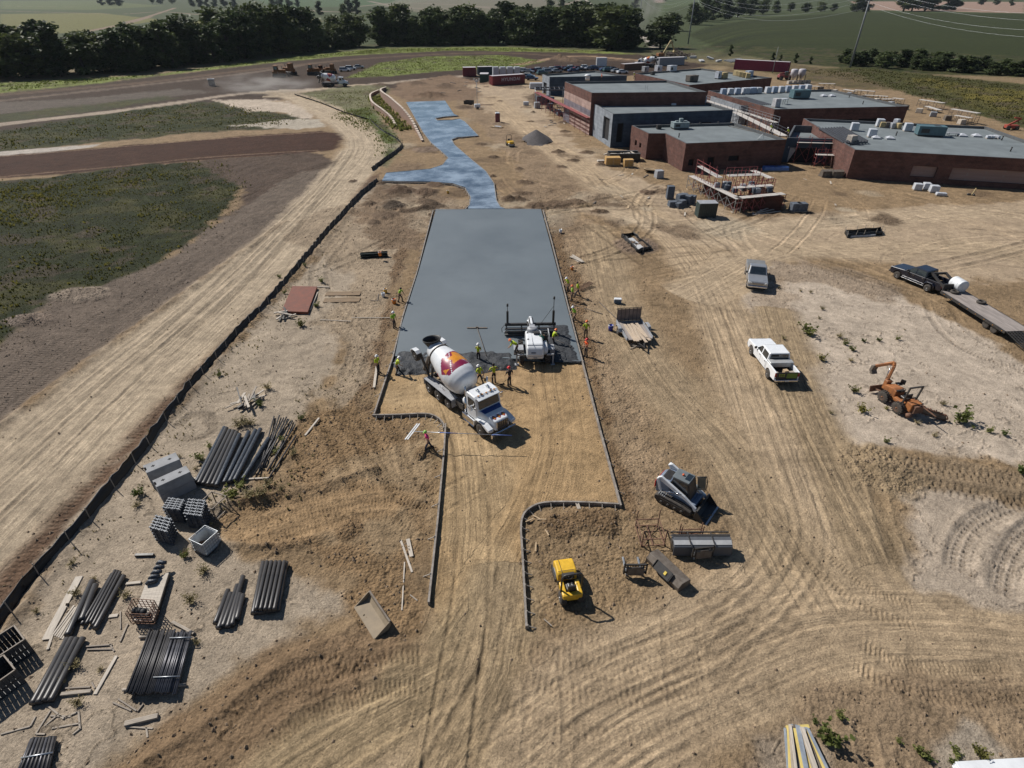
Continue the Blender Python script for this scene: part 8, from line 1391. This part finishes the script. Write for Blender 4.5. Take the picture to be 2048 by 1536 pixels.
t = thing('storage_bin', 'dark green slatted storage box in front of the brick enclosure', 'storage box', G(*r6(905, 600)), .05); part('box', mat('bin_green', (.028, .045, .042), .6, var=.4), t, lambda b: b.box((0, 0, 1.0), (2.6, 1.6, 2.0))); part('slats', M_BLACK, t, lambda b: [b.box((-1.2 + .3 * k, -.83, 1.0), (.08, .05, 2.0)) for k in range(9)]); part('lid', M_GREY, t, lambda b: b.box((0, 0, 2.03), (2.65, 1.65, .06)))
for k in range(16): x, y = r6(980 + 450 * random.random(), 360 + 60 * random.random()); wrapped('stack of grey blocks on the enclosure scaffold', (x, y), 1.9, .8, .6, random.uniform(.4, .8), .2, (MATS['dark_blocks'], M_GREY)[k % 2], 'blocks on the enclosure scaffold', 'block_stack')
for k in range(7): board('pale plank thrown against the shaded enclosure wall', r6(1280 + 20 * k, 590 - 12 * k), r6(1500 - 20 * k, 560 - 22 * k), .2, .06, M_PALEB, .1 + .12 * (k % 3), group='planks against the enclosure')
for k in range(2): wrapg('block stack right of the brick enclosure', r6(1610 + 45 * k, 560), 1.5, 1.2, 1.1, .1, MATS['dark_blocks'], 'blocks right of the enclosure', 'block_stack')
for k, (x, y) in enumerate(((1415, 240), (1500, 240))): wrapg('blue tarp bundle in the shade of the brick wing', r6(x, y), 2.6, 1.2, .6, .03, mat('tarp_blue', (.06, .15, .40), .45, var=.3, bump=.06, bscale=4), 'blue tarp bundles', 'tarp_bundle')
for k, (x, y) in enumerate(((565, 1095), (640, 1098))): t = thing('loader_bucket', 'dark loader bucket in the gap at the corner of the near wing', 'attachment', G(*r4(x, y)), .1, 'buckets at the near wing'); part('shell', M_WORN, t, lambda b: b.prism([(-.6, 0), (-.6, 1.0), (.1, 1.2), (.2, 1.1), (-.5, .9), (-.45, .1), (.7, .1), (.7, 0)], -1.0, 1.0, 'x')); [part('side_plate', M_WORN, t, lambda b: b.prism([(-.6, 0), (-.6, 1.0), (.1, 1.2), (.7, .05)], s * 1.0 - .02, s * 1.0 + .02, 'x')) for s in (-1, 1)]
for q, d in (((1245, 1195), (1.2, 1.1, .9)), ((1312, 1190), (1.1, 1.1, .9)), ((1368, 1212), (1.3, 1.1, .95)), ((1425, 1238), (1.5, .8, .35))): wrapg('white topped pallet of blocks in the group in front of the near wing', r4(*q), *d, -.25, M_WRAPW, 'pallets before the near wing')
t = thing('barricade', 'stump of a post with rubble in front of the near wing', 'post', G(*r4(1655, 1235))); part('post', M_TANP, t, lambda b: b.beam((0, 0, 0), (.35, .1, 1.1), .12, .12)); part('rubble', M_BLACK, t, lambda b: [b.ball((random.uniform(-.5, .5), random.uniform(-.3, .3), .1), .2, 6, 4) for _ in range(5)])
t = thing('leaning_panel', 'pale panel leaning in the shaded gap by the link wall', 'panel', G(*r4(285, 985)), .1); part('panel', M_CONC, t, lambda b: b.box((0, 0, 1.4), (1.6, .1, 2.8), rx=.1))
for k, q in enumerate(((1010, 560), (1060, 560), (1100, 550), (990, 605), (1150, 550), (1135, 610), (1250, 690), (1225, 665))): x, y = 900 + q[0] * .17578, 110 + q[1] * .17578; wrapg('dark block pallet near the far scaffold posts', (x, y), 1.6, 1.4, (2.0, 2.2, 2.0, 1.4, 1.6, 1.2, .8, .8)[k], .2, (MATS['dark_blocks'], M_GREY)[k == 3], 'block pallets by the far scaffold', 'block_stack')
t = thing('scaffold_canopy', 'flat steel frame on posts at the far end of the gym', 'frame', G(*r3(180, 560))); part('post', M_STEEL, t, lambda b: [b.cyl((x, y, 0), (x, y, 4.2), .08, 8) for x in (-4, 0, 4) for y in (-2.5, 2.5)]); part('beam', M_JOIST, t, lambda b: ([b.beam((-4, y, 4.2), (4, y, 4.2), .2, .3) for y in (-2.5, 2.5)], [b.beam((x, -2.5, 4.35), (x, 2.5, 4.35), .12, .2) for x in np.linspace(-4, 4, 7)]))
gp = lump([(1042, 282), (1050, 274), (1072, 270), (1098, 276), (1106, 284), (1085, 292), (1060, 291)], 0, .1, .3, 2.0, 5); pc = G(1072, 281)
gp.v = [(x, y, z + max(0, 1 - math.hypot(x - pc.x, (y - pc.y) * .75) / 3.6) * 2.2) for x, y, z in gp.v]; o = gp.build('gravel_pile', mat('dark_gravel', (.075, .067, .068), .9, var=.4, scale=3, bump=.06, bscale=9)); tag(o, 'dark cone of gravel beside the small yellow roller', 'gravel pile')
dup(rolT, G(1020, 292), R(-70), 'small looking yellow roller with a roll bar beside the gravel cone'); r7b = lambda x, y: (900 + x * .17578, 110 + y * .17578)
t = thing('portable_toilet', 'dark red portable toilet with a white roof', 'portable toilet', G(*r7b(542, 772)), .1); part('cabin', mat('toilet_maroon', (.13, .025, .035), .5, var=.15), t, lambda b: b.box((0, 0, 1.1), (1.1, 1.1, 2.2)), .03); part('roof', M_WHITE, t, lambda b: b.box((0, 0, 2.28), (1.15, 1.15, .2), taper=(.7, .7)), .03); part('door', mat('toilet_door', (.19, .05, .06), .5), t, lambda b: b.box((0, -.56, 1.05), (.75, .04, 1.85)))
t = thing('light_tower', 'portable light tower with a tall mast and white base', 'light tower', G(*r7b(312, 612)), .2); part('trailer', M_WHITE, t, lambda b: (b.box((0, 0, .75), (1.6, 1.1, .9)), b.beam((.8, 0, .4), (2.0, 0, .4), .1, .1)), .05); part('mast', M_STEEL, t, lambda b: (b.cyl((0, 0, 1.0), (0, 0, 7.2), .07, 8), b.beam((-.8, 0, 7.0), (.8, 0, 7.0), .08, .08))); part('lamp', M_LAMP, t, lambda b: [b.box((x, -.1, 7.25 - .5 * (abs(x) < .5)), (.4, .2, .35)) for x in (-.7, .25, .7, -.25)])
for s in (-1, 1): wheel(t, 0, s * .6, .3, .2)
t = thing('pallet_load', 'pallet of yellow and white boards in front of the portable toilet', 'pallet', G(*r7b(535, 825)), -.5); part('board', M_WOOD, t, lambda b: [b.box((0, -.5 + .25 * k, .15), (2.8, .2, .12)) for k in range(5)]); part('sheet', M_WRAPW, t, lambda b: b.box((.2, .1, .26), (1.6, .8, .08)))
t = thing('trench_box', 'dark open steel box by the far driveway', 'steel box', G(*r7b(215, 560)), -.3); part('box', M_BLACK, t, lambda b: (b.box((0, .7, .5), (2.6, .1, 1.0)), b.box((0, -.7, .5), (2.6, .1, 1.0)), [b.box((x, 0, .5), (.1, 1.4, .2)) for x in (-1.1, 1.1)]))
t = thing('concrete_riser', 'grey concrete riser pipe standing in the far brown strip', 'riser', G(425, 172)); part('pipe', M_CONC, t, lambda b: b.lathe([(0, 1.05), (1.9, 1.05), (1.95, 1.2), (2.2, 1.2), (2.2, .95), (.2, .95)], 22, 'z'))
# --- containers
def container(label, A, B, W, h, paint, text=None, group=None):
 L = (B - A).length; rz = ang(A, B); d = (B - A).normalized(); nr = Vector((-d.y, d.x, 0)); t = thing('shipping_container', label, 'container', (A + B) / 2 + nr * W / 2, rz, group)
 part('walls', paint, t, lambda b: (b.box((0, 0, h / 2 + .1), (L - .08, W - .08, h - .1)), [b.box((-L / 2 + .25 + k * .42, s * (W / 2 - .02), h / 2 + .1), (.2, .05, h - .35)) for k in range(int((L - .4) / .42)) for s in (-1, 1)], [b.box((s * (L / 2 - .02), -W / 2 + .3 + .45 * k, h / 2 + .1), (.05, .2, h - .35)) for k in range(5) for s in (-1, 1)])); part('corner_frame', paint, t, lambda b: ([b.box((sx * (L / 2 - .06), sy * (W / 2 - .06), h / 2 + .06), (.14, .14, h)) for sx in (-1, 1) for sy in (-1, 1)], [b.box((0, sy * (W / 2 - .05), z), (L, .12, .14)) for sy in (-1, 1) for z in (.14, h)])); part('roof', mat('container_top', (.42, .40, .42), .7, var=.3), t, lambda b: b.box((0, 0, h + .06), (L - .1, W - .1, .05)))
 if text:
  cu = bpy.data.curves.new('letters', 'FONT'); cu.body = text; cu.size = 1.45; cu.align_x = 'CENTER'; cu.align_y = 'CENTER'; cu.extrude = .012; cu.offset = .02; cu.space_character = 1.18; q = bpy.data.objects.new('tmp', cu); COL.objects.link(q); bpy.context.view_layer.update(); me = bpy.data.meshes.new_from_object(q.evaluated_get(bpy.context.evaluated_depsgraph_get())); bpy.data.objects.remove(q); me.materials.clear(); me.materials.append(mat('white_lettering', (.62, .56, .55), .5)); o = bpy.data.objects.new('lettering', me); COL.objects.link(o); o.parent = t; o.location = (L * .06, -W / 2 - .035, h * .58); o.rotation_euler = (math.pi / 2, 0, 0)
  part('text_panel', paint, t, lambda b: b.box((L * .06, -W / 2 + .0, h * .58), (6.6, .05, 1.4)))
 return t
MC1 = mat('container_red', (.19, .030, .035), .6, var=.25); container('long red shipping container with white lettering', G(*r7b(484, 352)), G(*r7b(852, 326)), 2.5, 2.9, MC1, 'HYUNDAI'); container('short red shipping container, farthest left of the group', G(*r7b(150, 248)), G(*r7b(298, 246)), 3.5, 3.0, MC1); container('dark blue-green shipping container behind the green one', G(*r7b(322, 232)), G(*r7b(488, 228)), 2.6, 2.8, mat('container_blue', (.03, .05, .06), .6)); container('green shipping container left of the long red one', G(*r7b(338, 318)), G(*r7b(438, 318)), 5.0, 2.7, mat('container_green', (.020, .065, .050), .6))
container('long maroon box trailer behind the back wing', G(1473, 141, 0) + Vector((0, 4, 0)), G(1530, 141.0, 0) + Vector((6, -8, 0)), 2.6, 3.6, mat('trailer_maroon', (.20, .012, .05), .5)); container('white box trailer at the far end of the car park', G(1193, 133), G(1213, 133), 2.6, 3.2, M_WHITE); container('dark grey shed behind the back wing', G(1318, 132), G(1368, 130), 3.0, 3.0, M_GREY); container('long rusty container at the far edge of the car park', G(1248, 141), G(1290, 138), 2.6, 2.2, M_RUST)
for k in range(4): wrapg('white sheeted load behind the long red container', r7b(520 + 80 * k, 262), 6.0 / 4 * 1.5, 2.0, 3.6, .2, M_WRAPW, 'white loads behind the container')
wrapg('low white wrapped load right of the long red container', r7b(980, 382), 4.4, 2.2, 1.6, .05); wrapg('small pale box at the corner of the dark annex', r7b(865, 572), 1.6, 1.0, .8, 0)
# --- parked cars
def car(label, paint, suv, q, rz, group):
 t = thing('parked_car', label, 'car', G(*q), rz, group); h = 1.62 if suv else 1.42; arch = lambda cx: [(cx + .42 * math.cos(a), .34 + .42 * math.sin(a)) for a in np.linspace(math.pi, 0, 6)]; part('body', paint, t, lambda b: b.prism([(-2.25, .32), *arch(-1.4), *arch(1.35), (2.2, .32), (2.28, .6), (2.1, .85), (1.0, .98), (-1.9, 1.02), (-2.3, .9)], -.9, .9), .08, seg=2); rr = -2.15 if suv else -1.6
 cb = part('cabin', M_GLASS, t, lambda b: b._add([(rr, -.84, .98), (1.1, -.84, .96), (1.1, .84, .96), (rr, .84, .98), (rr + .3, -.68, h), (.25, -.68, h), (.25, .68, h), (rr + .3, .68, h)], [(0, 3, 2, 1), (4, 5, 6, 7), (0, 1, 5, 4), (1, 2, 6, 5), (2, 3, 7, 6), (3, 0, 4, 7)]), .03); part('roof', paint, cb, lambda b: b.box((((rr + .3) + .25) / 2, 0, h + .02), (.25 - rr - .3 + .1, 1.4, .05)), .02)
 for x in (-1.4, 1.35):
  for s in (-1, 1): part('wheel', M_TYRE, t, lambda b: b.lathe([(-.1, .2), (-.1, .33), (.1, .33), (.1, .2)], 14, 'y', (x, s * .8, .33)))
 return t
PT = [(PKW, 'white'), (mat('car_blue', (.03, .06, .14), .3, coat=.5), 'dark blue'), (mat('car_red', (.16, .012, .02), .3, coat=.5), 'dark red'), (mat('car_silver', (.35, .37, .39), .3, .5, coat=.4), 'silver'), (DKB, 'black'), (mat('car_green', (.05, .12, .11), .3, coat=.5), 'teal')]
CP = {}
for k, (x, y, c, s, r) in enumerate(((760, 190, 1, 0, .3), (845, 200, 0, 1, -.4), (895, 205, 3, 0, -.4), (950, 195, 2, 0, .4), (1015, 190, 0, 1, .5), (1050, 225, 5, 1, .4), (1095, 185, 3, 0, .4), (1120, 205, 3, 1, .4), (1165, 180, 0, 0, .4), (1235, 172, 2, 1, .4), (1300, 170, 2, 0, .5), (1345, 178, 4, 0, .4), (1385, 165, 0, 1, .4), (1455, 168, 2, 0, .4), (1545, 160, 0, 1, .4), (1590, 170, 3, 0, .4), (1650, 168, 1, 1, .3), (1760, 185, 1, 0, .3), (1800, 190, 5, 1, .3), (1860, 178, 4, 0, .3), (1895, 200, 3, 0, .3), (900, 262, 0, 1, -.2), (935, 285, 1, 1, -.2), (1960, 210, 0, 0, .3), (1400, 195, 1, 0, .4), (1490, 185, 4, 0, .4), (1215, 200, 3, 0, .4))):
 lab = '%s %s in the crowded car park beyond the school' % (PT[c][1], ('saloon car', 'sport utility car')[s]); grp = 'cars in the car park'
 if (c, s) in CP: dup(CP[(c, s)], G(*r7b(x, y)), r, lab, grp)
 else: CP[(c, s)] = car(lab, PT[c][0], s, r7b(x, y), r, grp)
for k, (px, py, c) in enumerate(((702, 140, 0), (718, 137, 3), (690, 143, 0))): dup(CP[(c, 1 if c == 0 else 0)], G(px, py), .2, 'pale car parked beside the far brown machines', 'cars by the far machines')
# --- far trucks and earth movers
mx = [o for o in bpy.data.objects if o.name == 'mixer_truck'][0]; dup(mx, G(672, 173), R(3), 'far mixer truck driving along the dusty pale road'); dup(mx, G(1288, 134), R(150), 'far mixer truck in the dust beyond the car park')
M_EARTH = mat('machine_rust_yellow', (.24, .10, .03), .7, var=.4, scale=2)
def dozer(label, q, rz, s=1.0):
 t = thing('earth_mover', label, 'earth mover', G(*q), rz); t.scale = (s,) * 3
 for y in (-1, 1): part('track', M_BLACK, t, lambda b: b.prism([(-2.0, .3), (-1.7, 0), (1.6, 0), (2.0, .4), (1.7, .95), (-1.8, .95)], y * .8 - .3, y * .8 + .3), .05)
 part('body', M_EARTH, t, lambda b: (b.box((.8, 0, 1.4), (2.2, 1.2, 1.1)), b.box((-1.2, 0, 1.2), (1.4, 1.3, .8))), .05); cb = part('cab', M_EARTH, t, lambda b: b.box((-.8, 0, 2.3), (1.3, 1.3, 1.5), taper=(.9, .9)), .05); part('window', M_GLASS, cb, lambda b: (b.box((-.8, -.64, 2.45), (.95, .05, .8), rx=-.08), b.box((-.15, 0, 2.45), (.05, 1.0, .8)))); part('blade', M_WORN, t, lambda b: (b.box((2.6, 0, .7), (.15, 3.4, 1.3), ry=.2), b.beam((.5, 1.1, .6), (2.5, 1.1, .6), .2, .2), b.beam((.5, -1.1, .6), (2.5, -1.1, .6), .2, .2))); part('stack', M_BLACK, t, lambda b: b.cyl((1.0, .3, 1.9), (1.0, .3, 2.9), .08, 8))
dozer('rusty earth mover, leftmost of the parked far machines', (560, 154), .2, 1.25); dozer('second rusty earth mover beside the leftmost far machine', (580, 150), 2.6, 1.35); dozer('dark earth mover behind the far mixer truck', (628, 150), .1, 1.2); dozer('rusty earth mover just left of the far parked cars', (662, 147), 2.9, 1.1); dozer('rusty earth mover right of the dark one behind the mixer', (646, 148), -.5, 1.0)
t = thing('excavator', 'far excavator with a raised bent boom by the debris heap', 'excavator', G(1322, 117), R(20)); [part('track', M_BLACK, t, lambda b: b.box((0, y * 1.2, .45), (4.2, .6, .9)), .1) for y in (-1, 1)]; part('house', M_EARTH, t, lambda b: b.box((-.6, 0, 1.7), (3.4, 2.4, 1.3)), .1); part('cab', M_GLASS, t, lambda b: b.box((.7, .8, 2.3), (1.4, 1.0, 1.7)), .1); part('boom', M_TANP, t, lambda b: (b.beam((.8, -.2, 2.0), (4.2, -.2, 7.4), .5, .7), b.beam((4.2, -.2, 7.4), (6.6, -.2, 3.6), .4, .5), b.prism([(6.2, 2.6), (6.6, 3.8), (7.3, 3.0), (6.8, 2.2)], -.8, .4)))
rg = np.random.default_rng(31); b = MB()
for k in range(260): x, y = rg.normal(0, 4.2), rg.normal(0, 2.6); z = max(0, 3.6 - .55 * math.hypot(x, y)) * rg.random(); a = rg.uniform(0, 6); L = rg.uniform(.6, 2.6); b.beam((x, y, z), (x + L * math.cos(a), y + L * math.sin(a), z + rg.uniform(-.4, .9)), rg.uniform(.1, .35), rg.uniform(.08, .3))
o = b.build('debris_heap', mat('grey_brush', (.13, .10, .085), .9, var=.5, scale=.8)); o.location = G(1350, 112); tag(o, 'tangled heap of brush and debris beside the excavator', 'debris heap')
for k in range(7): c = thing('broken_slab', 'pale broken slab in front of the debris heap', 'rubble', G(1335 + 17 * k, 120 + rg.uniform(-3, 5)), rg.uniform(0, 3), 'pale rubble by the debris heap'); part('slab', M_CONC, c, lambda b: b.box((0, 0, .6), (rg.uniform(2, 4), rg.uniform(1, 2.4), rg.uniform(.5, 1.2)), ry=rg.uniform(-.3, .3)), .1)
for k in range(4): board('long pale pipe lying on the grass right of the debris heap', (1448 + 4 * k, 121 + k), (1480 + 3 * k, 117 + k), .4, .4, M_CONC, .3, 'concrete_pipe', 'pipe', 'pale pipes right of the debris')
t = thing('mortar_plant', 'grey mortar silos on frames behind the school', 'mortar plant', G(1592, 166), .2); part('silo', mat('silo_grey', (.40, .38, .41), .6), t, lambda b: [b.lathe([(1.5, .3), (2.6, 1.2), (4.2, 1.2), (4.4, .8)], 14, 'z', (x, 0, 0)) for x in (-1.6, 1.4)]); part('frame', M_WORN, t, lambda b: [b.beam((x, y, 0), (x, y, 2.8), .18, .18) for x in (-2.6, -.6, .5, 2.4) for y in (-1, 1)]); part('pallets', M_PALEB, t, lambda b: [b.box((-4 + 1.8 * k, -2, .5), (1.4, 1.2, 1.0)) for k in range(5)])
t = thing('telehandler', 'red telehandler left of the mortar silos', 'telehandler', G(1567, 160), .1); part('body', M_RED, t, lambda b: (b.box((0, 0, 1.3), (4.6, 1.8, .9)), b.beam((-2, .2, 1.9), (2.8, .2, 2.5), .5, .6)), .1); part('cab', M_GLASS, t, lambda b: b.box((.3, -.6, 2.1), (1.3, .9, 1.4)), .08)
for x in (-1.5, 1.5):
 for s in (-1, 1): wheel(t, x, s * 1.0, .65, .45)
for k, (a, b_, z) in enumerate((((520, 402), (640, 405), 1.6), ((420, 420), (520, 425), 1.2), ((690, 445), (780, 460), .9), ((780, 450), (930, 462), 1.5), ((860, 490), (960, 495), 1.0), ((960, 495), (1030, 500), 1.0), ((1000, 520), (1080, 520), 1.1), ((1060, 510), (1140, 520), 1.3), ((1260, 522), (1440, 548), 1.6), ((1300, 570), (1400, 600), .7), ((1495, 592), (1700, 625), 2.4), ((1520, 640), (1640, 660), 1.4))): scaffold('low planked scaffold table in the line of stacked tables behind the middle wing', r4(*a), r4(*b_), 1.4, z, 3, rail=False, col=M_WORN, cat='scaffold table')['group'] = 'scaffold tables behind the school'
for k in range(12): wrapg('grey block pallet among the scaffold tables behind the school', r4(420 + 105 * k, 432 + 20 * k + 1.1 * k * k * .4), 1.5, 1.2, 1.0, .3 * k, (M_GREY, M_WORN, M_PALEB)[k % 3], 'block pallets behind the school', 'block_stack')
t = thing('scissor_lift', 'red lift at the right edge behind the near wing', 'lift', G(*r4(1945, 745)), -.2); part('body', M_HATR if False else mat('lift_red', (.30, .05, .03), .6), t, lambda b: (b.box((0, 0, .7), (2.6, 1.4, .7)), b.beam((-.8, 0, 1.0), (1.3, 0, 2.4), .3, .35), b.beam((1.3, 0, 2.4), (-.2, 0, 2.6), .3, .3)), .05); [wheel(t, x, s * .7, .45, .3) for x in (-.9, .9) for s in (-1, 1)]
# --- utility poles and wires
M_POLE = mat('pole_grey', (.20, .21, .22), .6, var=.2); PL = []
def upole(label, px, h, r, arms=True):
 p = G(*px); p.z = zat(p.x, p.y); t = thing('utility_pole', label, 'utility pole', p); part('pole', M_POLE, t, lambda b: b.tube([(0, 0, -.5), (0, 0, h * .5), (0, 0, h)], [r, r * .8, r * .55], 10))
 if arms: part('crossarm', M_POLE, t, lambda b: [b.beam((-1.6, 0, h - .6 - 2.2 * k), (1.6, 0, h - .6 - 2.2 * k), .16, .18) for k in range(3)]); part('insulator', M_GREY, t, lambda b: [b.cyl((s * 1.5, 0, h - .6 - 2.2 * k), (s * 1.5, 0, h - 1.2 - 2.2 * k), .08, 6) for k in range(3) for s in (-1, 1)])
 return p
a = upole('tall steel utility pole on the right hillside', (1700, 135), 29, .42); b_ = upole('tall steel utility pole behind the debris heap', (1376, 88), 29, .42); upole('short thin utility pole behind the back wing', (1545, 146), 9, .14, False); c = upole('distant utility pole in the dust beyond the car park', (1277, 58), 30, .42)
nx = Vector((a.x + 36, a.y - 136, 0))
for i, (p, q) in enumerate(((a, nx), (b_, a), (c, b_))):
 for s in (-1, 1):
  for k in range(2):
   z = 28.2 - 2.2 * k * 2 - (2.0 if s > 0 else 0); b = MB(); P = [Vector((p.x + s * 1.5, p.y, p.z + z)).lerp(Vector((q.x + s * 1.5, q.y, q.z + z)), f) - Vector((0, 0, 7.0 * 4 * f * (1 - f))) for f in np.linspace(0, 1, 22)]; b.tube(P, .024, 4); o = b.build('power_line', M_STEEL); tag(o, ('pale power line sagging from the tall hillside pole to the right', 'pale power line sagging between the two tall poles', 'pale power line running back to the distant pole')[i], 'power line', 'power lines %d' % i if False else ('power lines to the right', 'power lines between the tall poles', 'power lines to the distant pole')[i])
# --- dust raised by the trucks
def dust(label, px, sx, sy, sz, dens, rz=0):
 me = bpy.data.meshes.new('dust_cloud'); bm = bmesh.new(); bmesh.ops.create_icosphere(bm, subdivisions=3, radius=1); bm.to_mesh(me); bm.free(); o = bpy.data.objects.new('dust_cloud', me); COL.objects.link(o); o.location = G(*px) + Vector((0, 0, sz * .55)); o.scale = (sx, sy, sz); o.rotation_euler.z = rz
 m = bpy.data.materials.new('dust'); m.use_nodes = True; n = m.node_tree.nodes; l = m.node_tree.links; n.remove(n['Principled BSDF']); v = n.new('ShaderNodeVolumePrincipled'); v.inputs['Color'].default_value = (.80, .76, .72, 1); v.inputs['Anisotropy'].default_value = .3; tc = n.new('ShaderNodeTexCoord'); nz = n.new('ShaderNodeTexNoise'); nz.inputs['Scale'].default_value = 2.2; nz.inputs['Detail'].default_value = 3; l.new(tc.outputs['Object'], nz.inputs['Vector']); mr = n.new('ShaderNodeMapRange'); mr.inputs[1].default_value = .42; mr.inputs[2].default_value = .75; mr.inputs[4].default_value = dens; l.new(nz.outputs[0], mr.inputs[0])
 ln = n.new('ShaderNodeVectorMath'); ln.operation = 'LENGTH'; l.new(tc.outputs['Object'], ln.inputs[0]); fo = n.new('ShaderNodeMapRange'); fo.inputs[1].default_value = 1.0; fo.inputs[2].default_value = .2; l.new(ln.outputs['Value'], fo.inputs[0]); mu = n.new('ShaderNodeMath'); mu.operation = 'MULTIPLY'; l.new(mr.outputs[0], mu.inputs[0]); l.new(fo.outputs[0], mu.inputs[1]); l.new(mu.outputs[0], v.inputs['Density']); l.new(v.outputs[0], n['Material Output'].inputs['Volume']); me.materials.append(m); tag(o, label, 'dust', kind='stuff')
dust('dust raised on the pale road behind the far mixer truck', (530, 186), 19, 8, 4, .22, .1); dust('dust rising among the trees beyond the car park', (1285, 66), 16, 14, 22, .05)
for k in range(46):
 cx, cy = random.uniform(1190, 1680), random.uniform(290, 430)
 if cx > 1370 and cy < 345: continue
 a = random.uniform(0, 3.1); d = random.uniform(6, 14); board('scrap board on the dirt in front of the school', (cx, cy), (cx + d * math.cos(a), cy + d * .5 * math.sin(a)), random.uniform(.12, .3), .06, (M_PALEB, M_WOODG, M_WORN, M_WOOD)[k % 4], .06, group='scrap boards before the school')
for k in range(26): px = (random.uniform(840, 1010), random.uniform(150, 190)) if k % 2 else (random.uniform(1085, 1200), random.uniform(205, 262)); board('short board or bar on the soil round the far driveway', px, (px[0] + random.uniform(4, 12), px[1] + random.uniform(-2, 3)), .25, .12, (M_PALEB, M_BLACK, M_WORN)[k % 3], .1, group='boards round the far driveway')
for px, d in (((1050, 300), 1.5), ((1130, 250), 1.1), ((1180, 292), 1.2), ((1010, 330), 1.0), ((1090, 345), 1.3)): t = thing('grade_stake', 'wooden grade stake standing in the dirt right of the driveway', 'stake', G(*px), 0, 'grade stakes'); part('lath', M_WOOD, t, lambda b: b.beam((0, 0, -.1), (.03, .02, d), .05, .03)); part('ribbon', M_HIORG, t, lambda b: b.box((.03, .02, d - .1), (.08, .02, .14)))

# ================================================================== HAZE OVER THE WHOLE PLACE
hb = MB(); hb.box((0, 4200, 60), (24000, 9600, 200)); hz_ = hb.build('haze', bpy.data.materials.new('haze')); hm = hz_.data.materials[0]; hm.use_nodes = True; n = hm.node_tree.nodes; n.remove(n['Principled BSDF'])
v = n.new('ShaderNodeVolumePrincipled'); v.inputs['Color'].default_value = (.78, .89, 1.0, 1); v.inputs['Density'].default_value = .000035; v.inputs['Anisotropy'].default_value = .2; hm.node_tree.links.new(v.outputs[0], n['Material Output'].inputs['Volume']); tag(hz_, 'thin bluish haze over the whole valley', 'haze', kind='stuff')
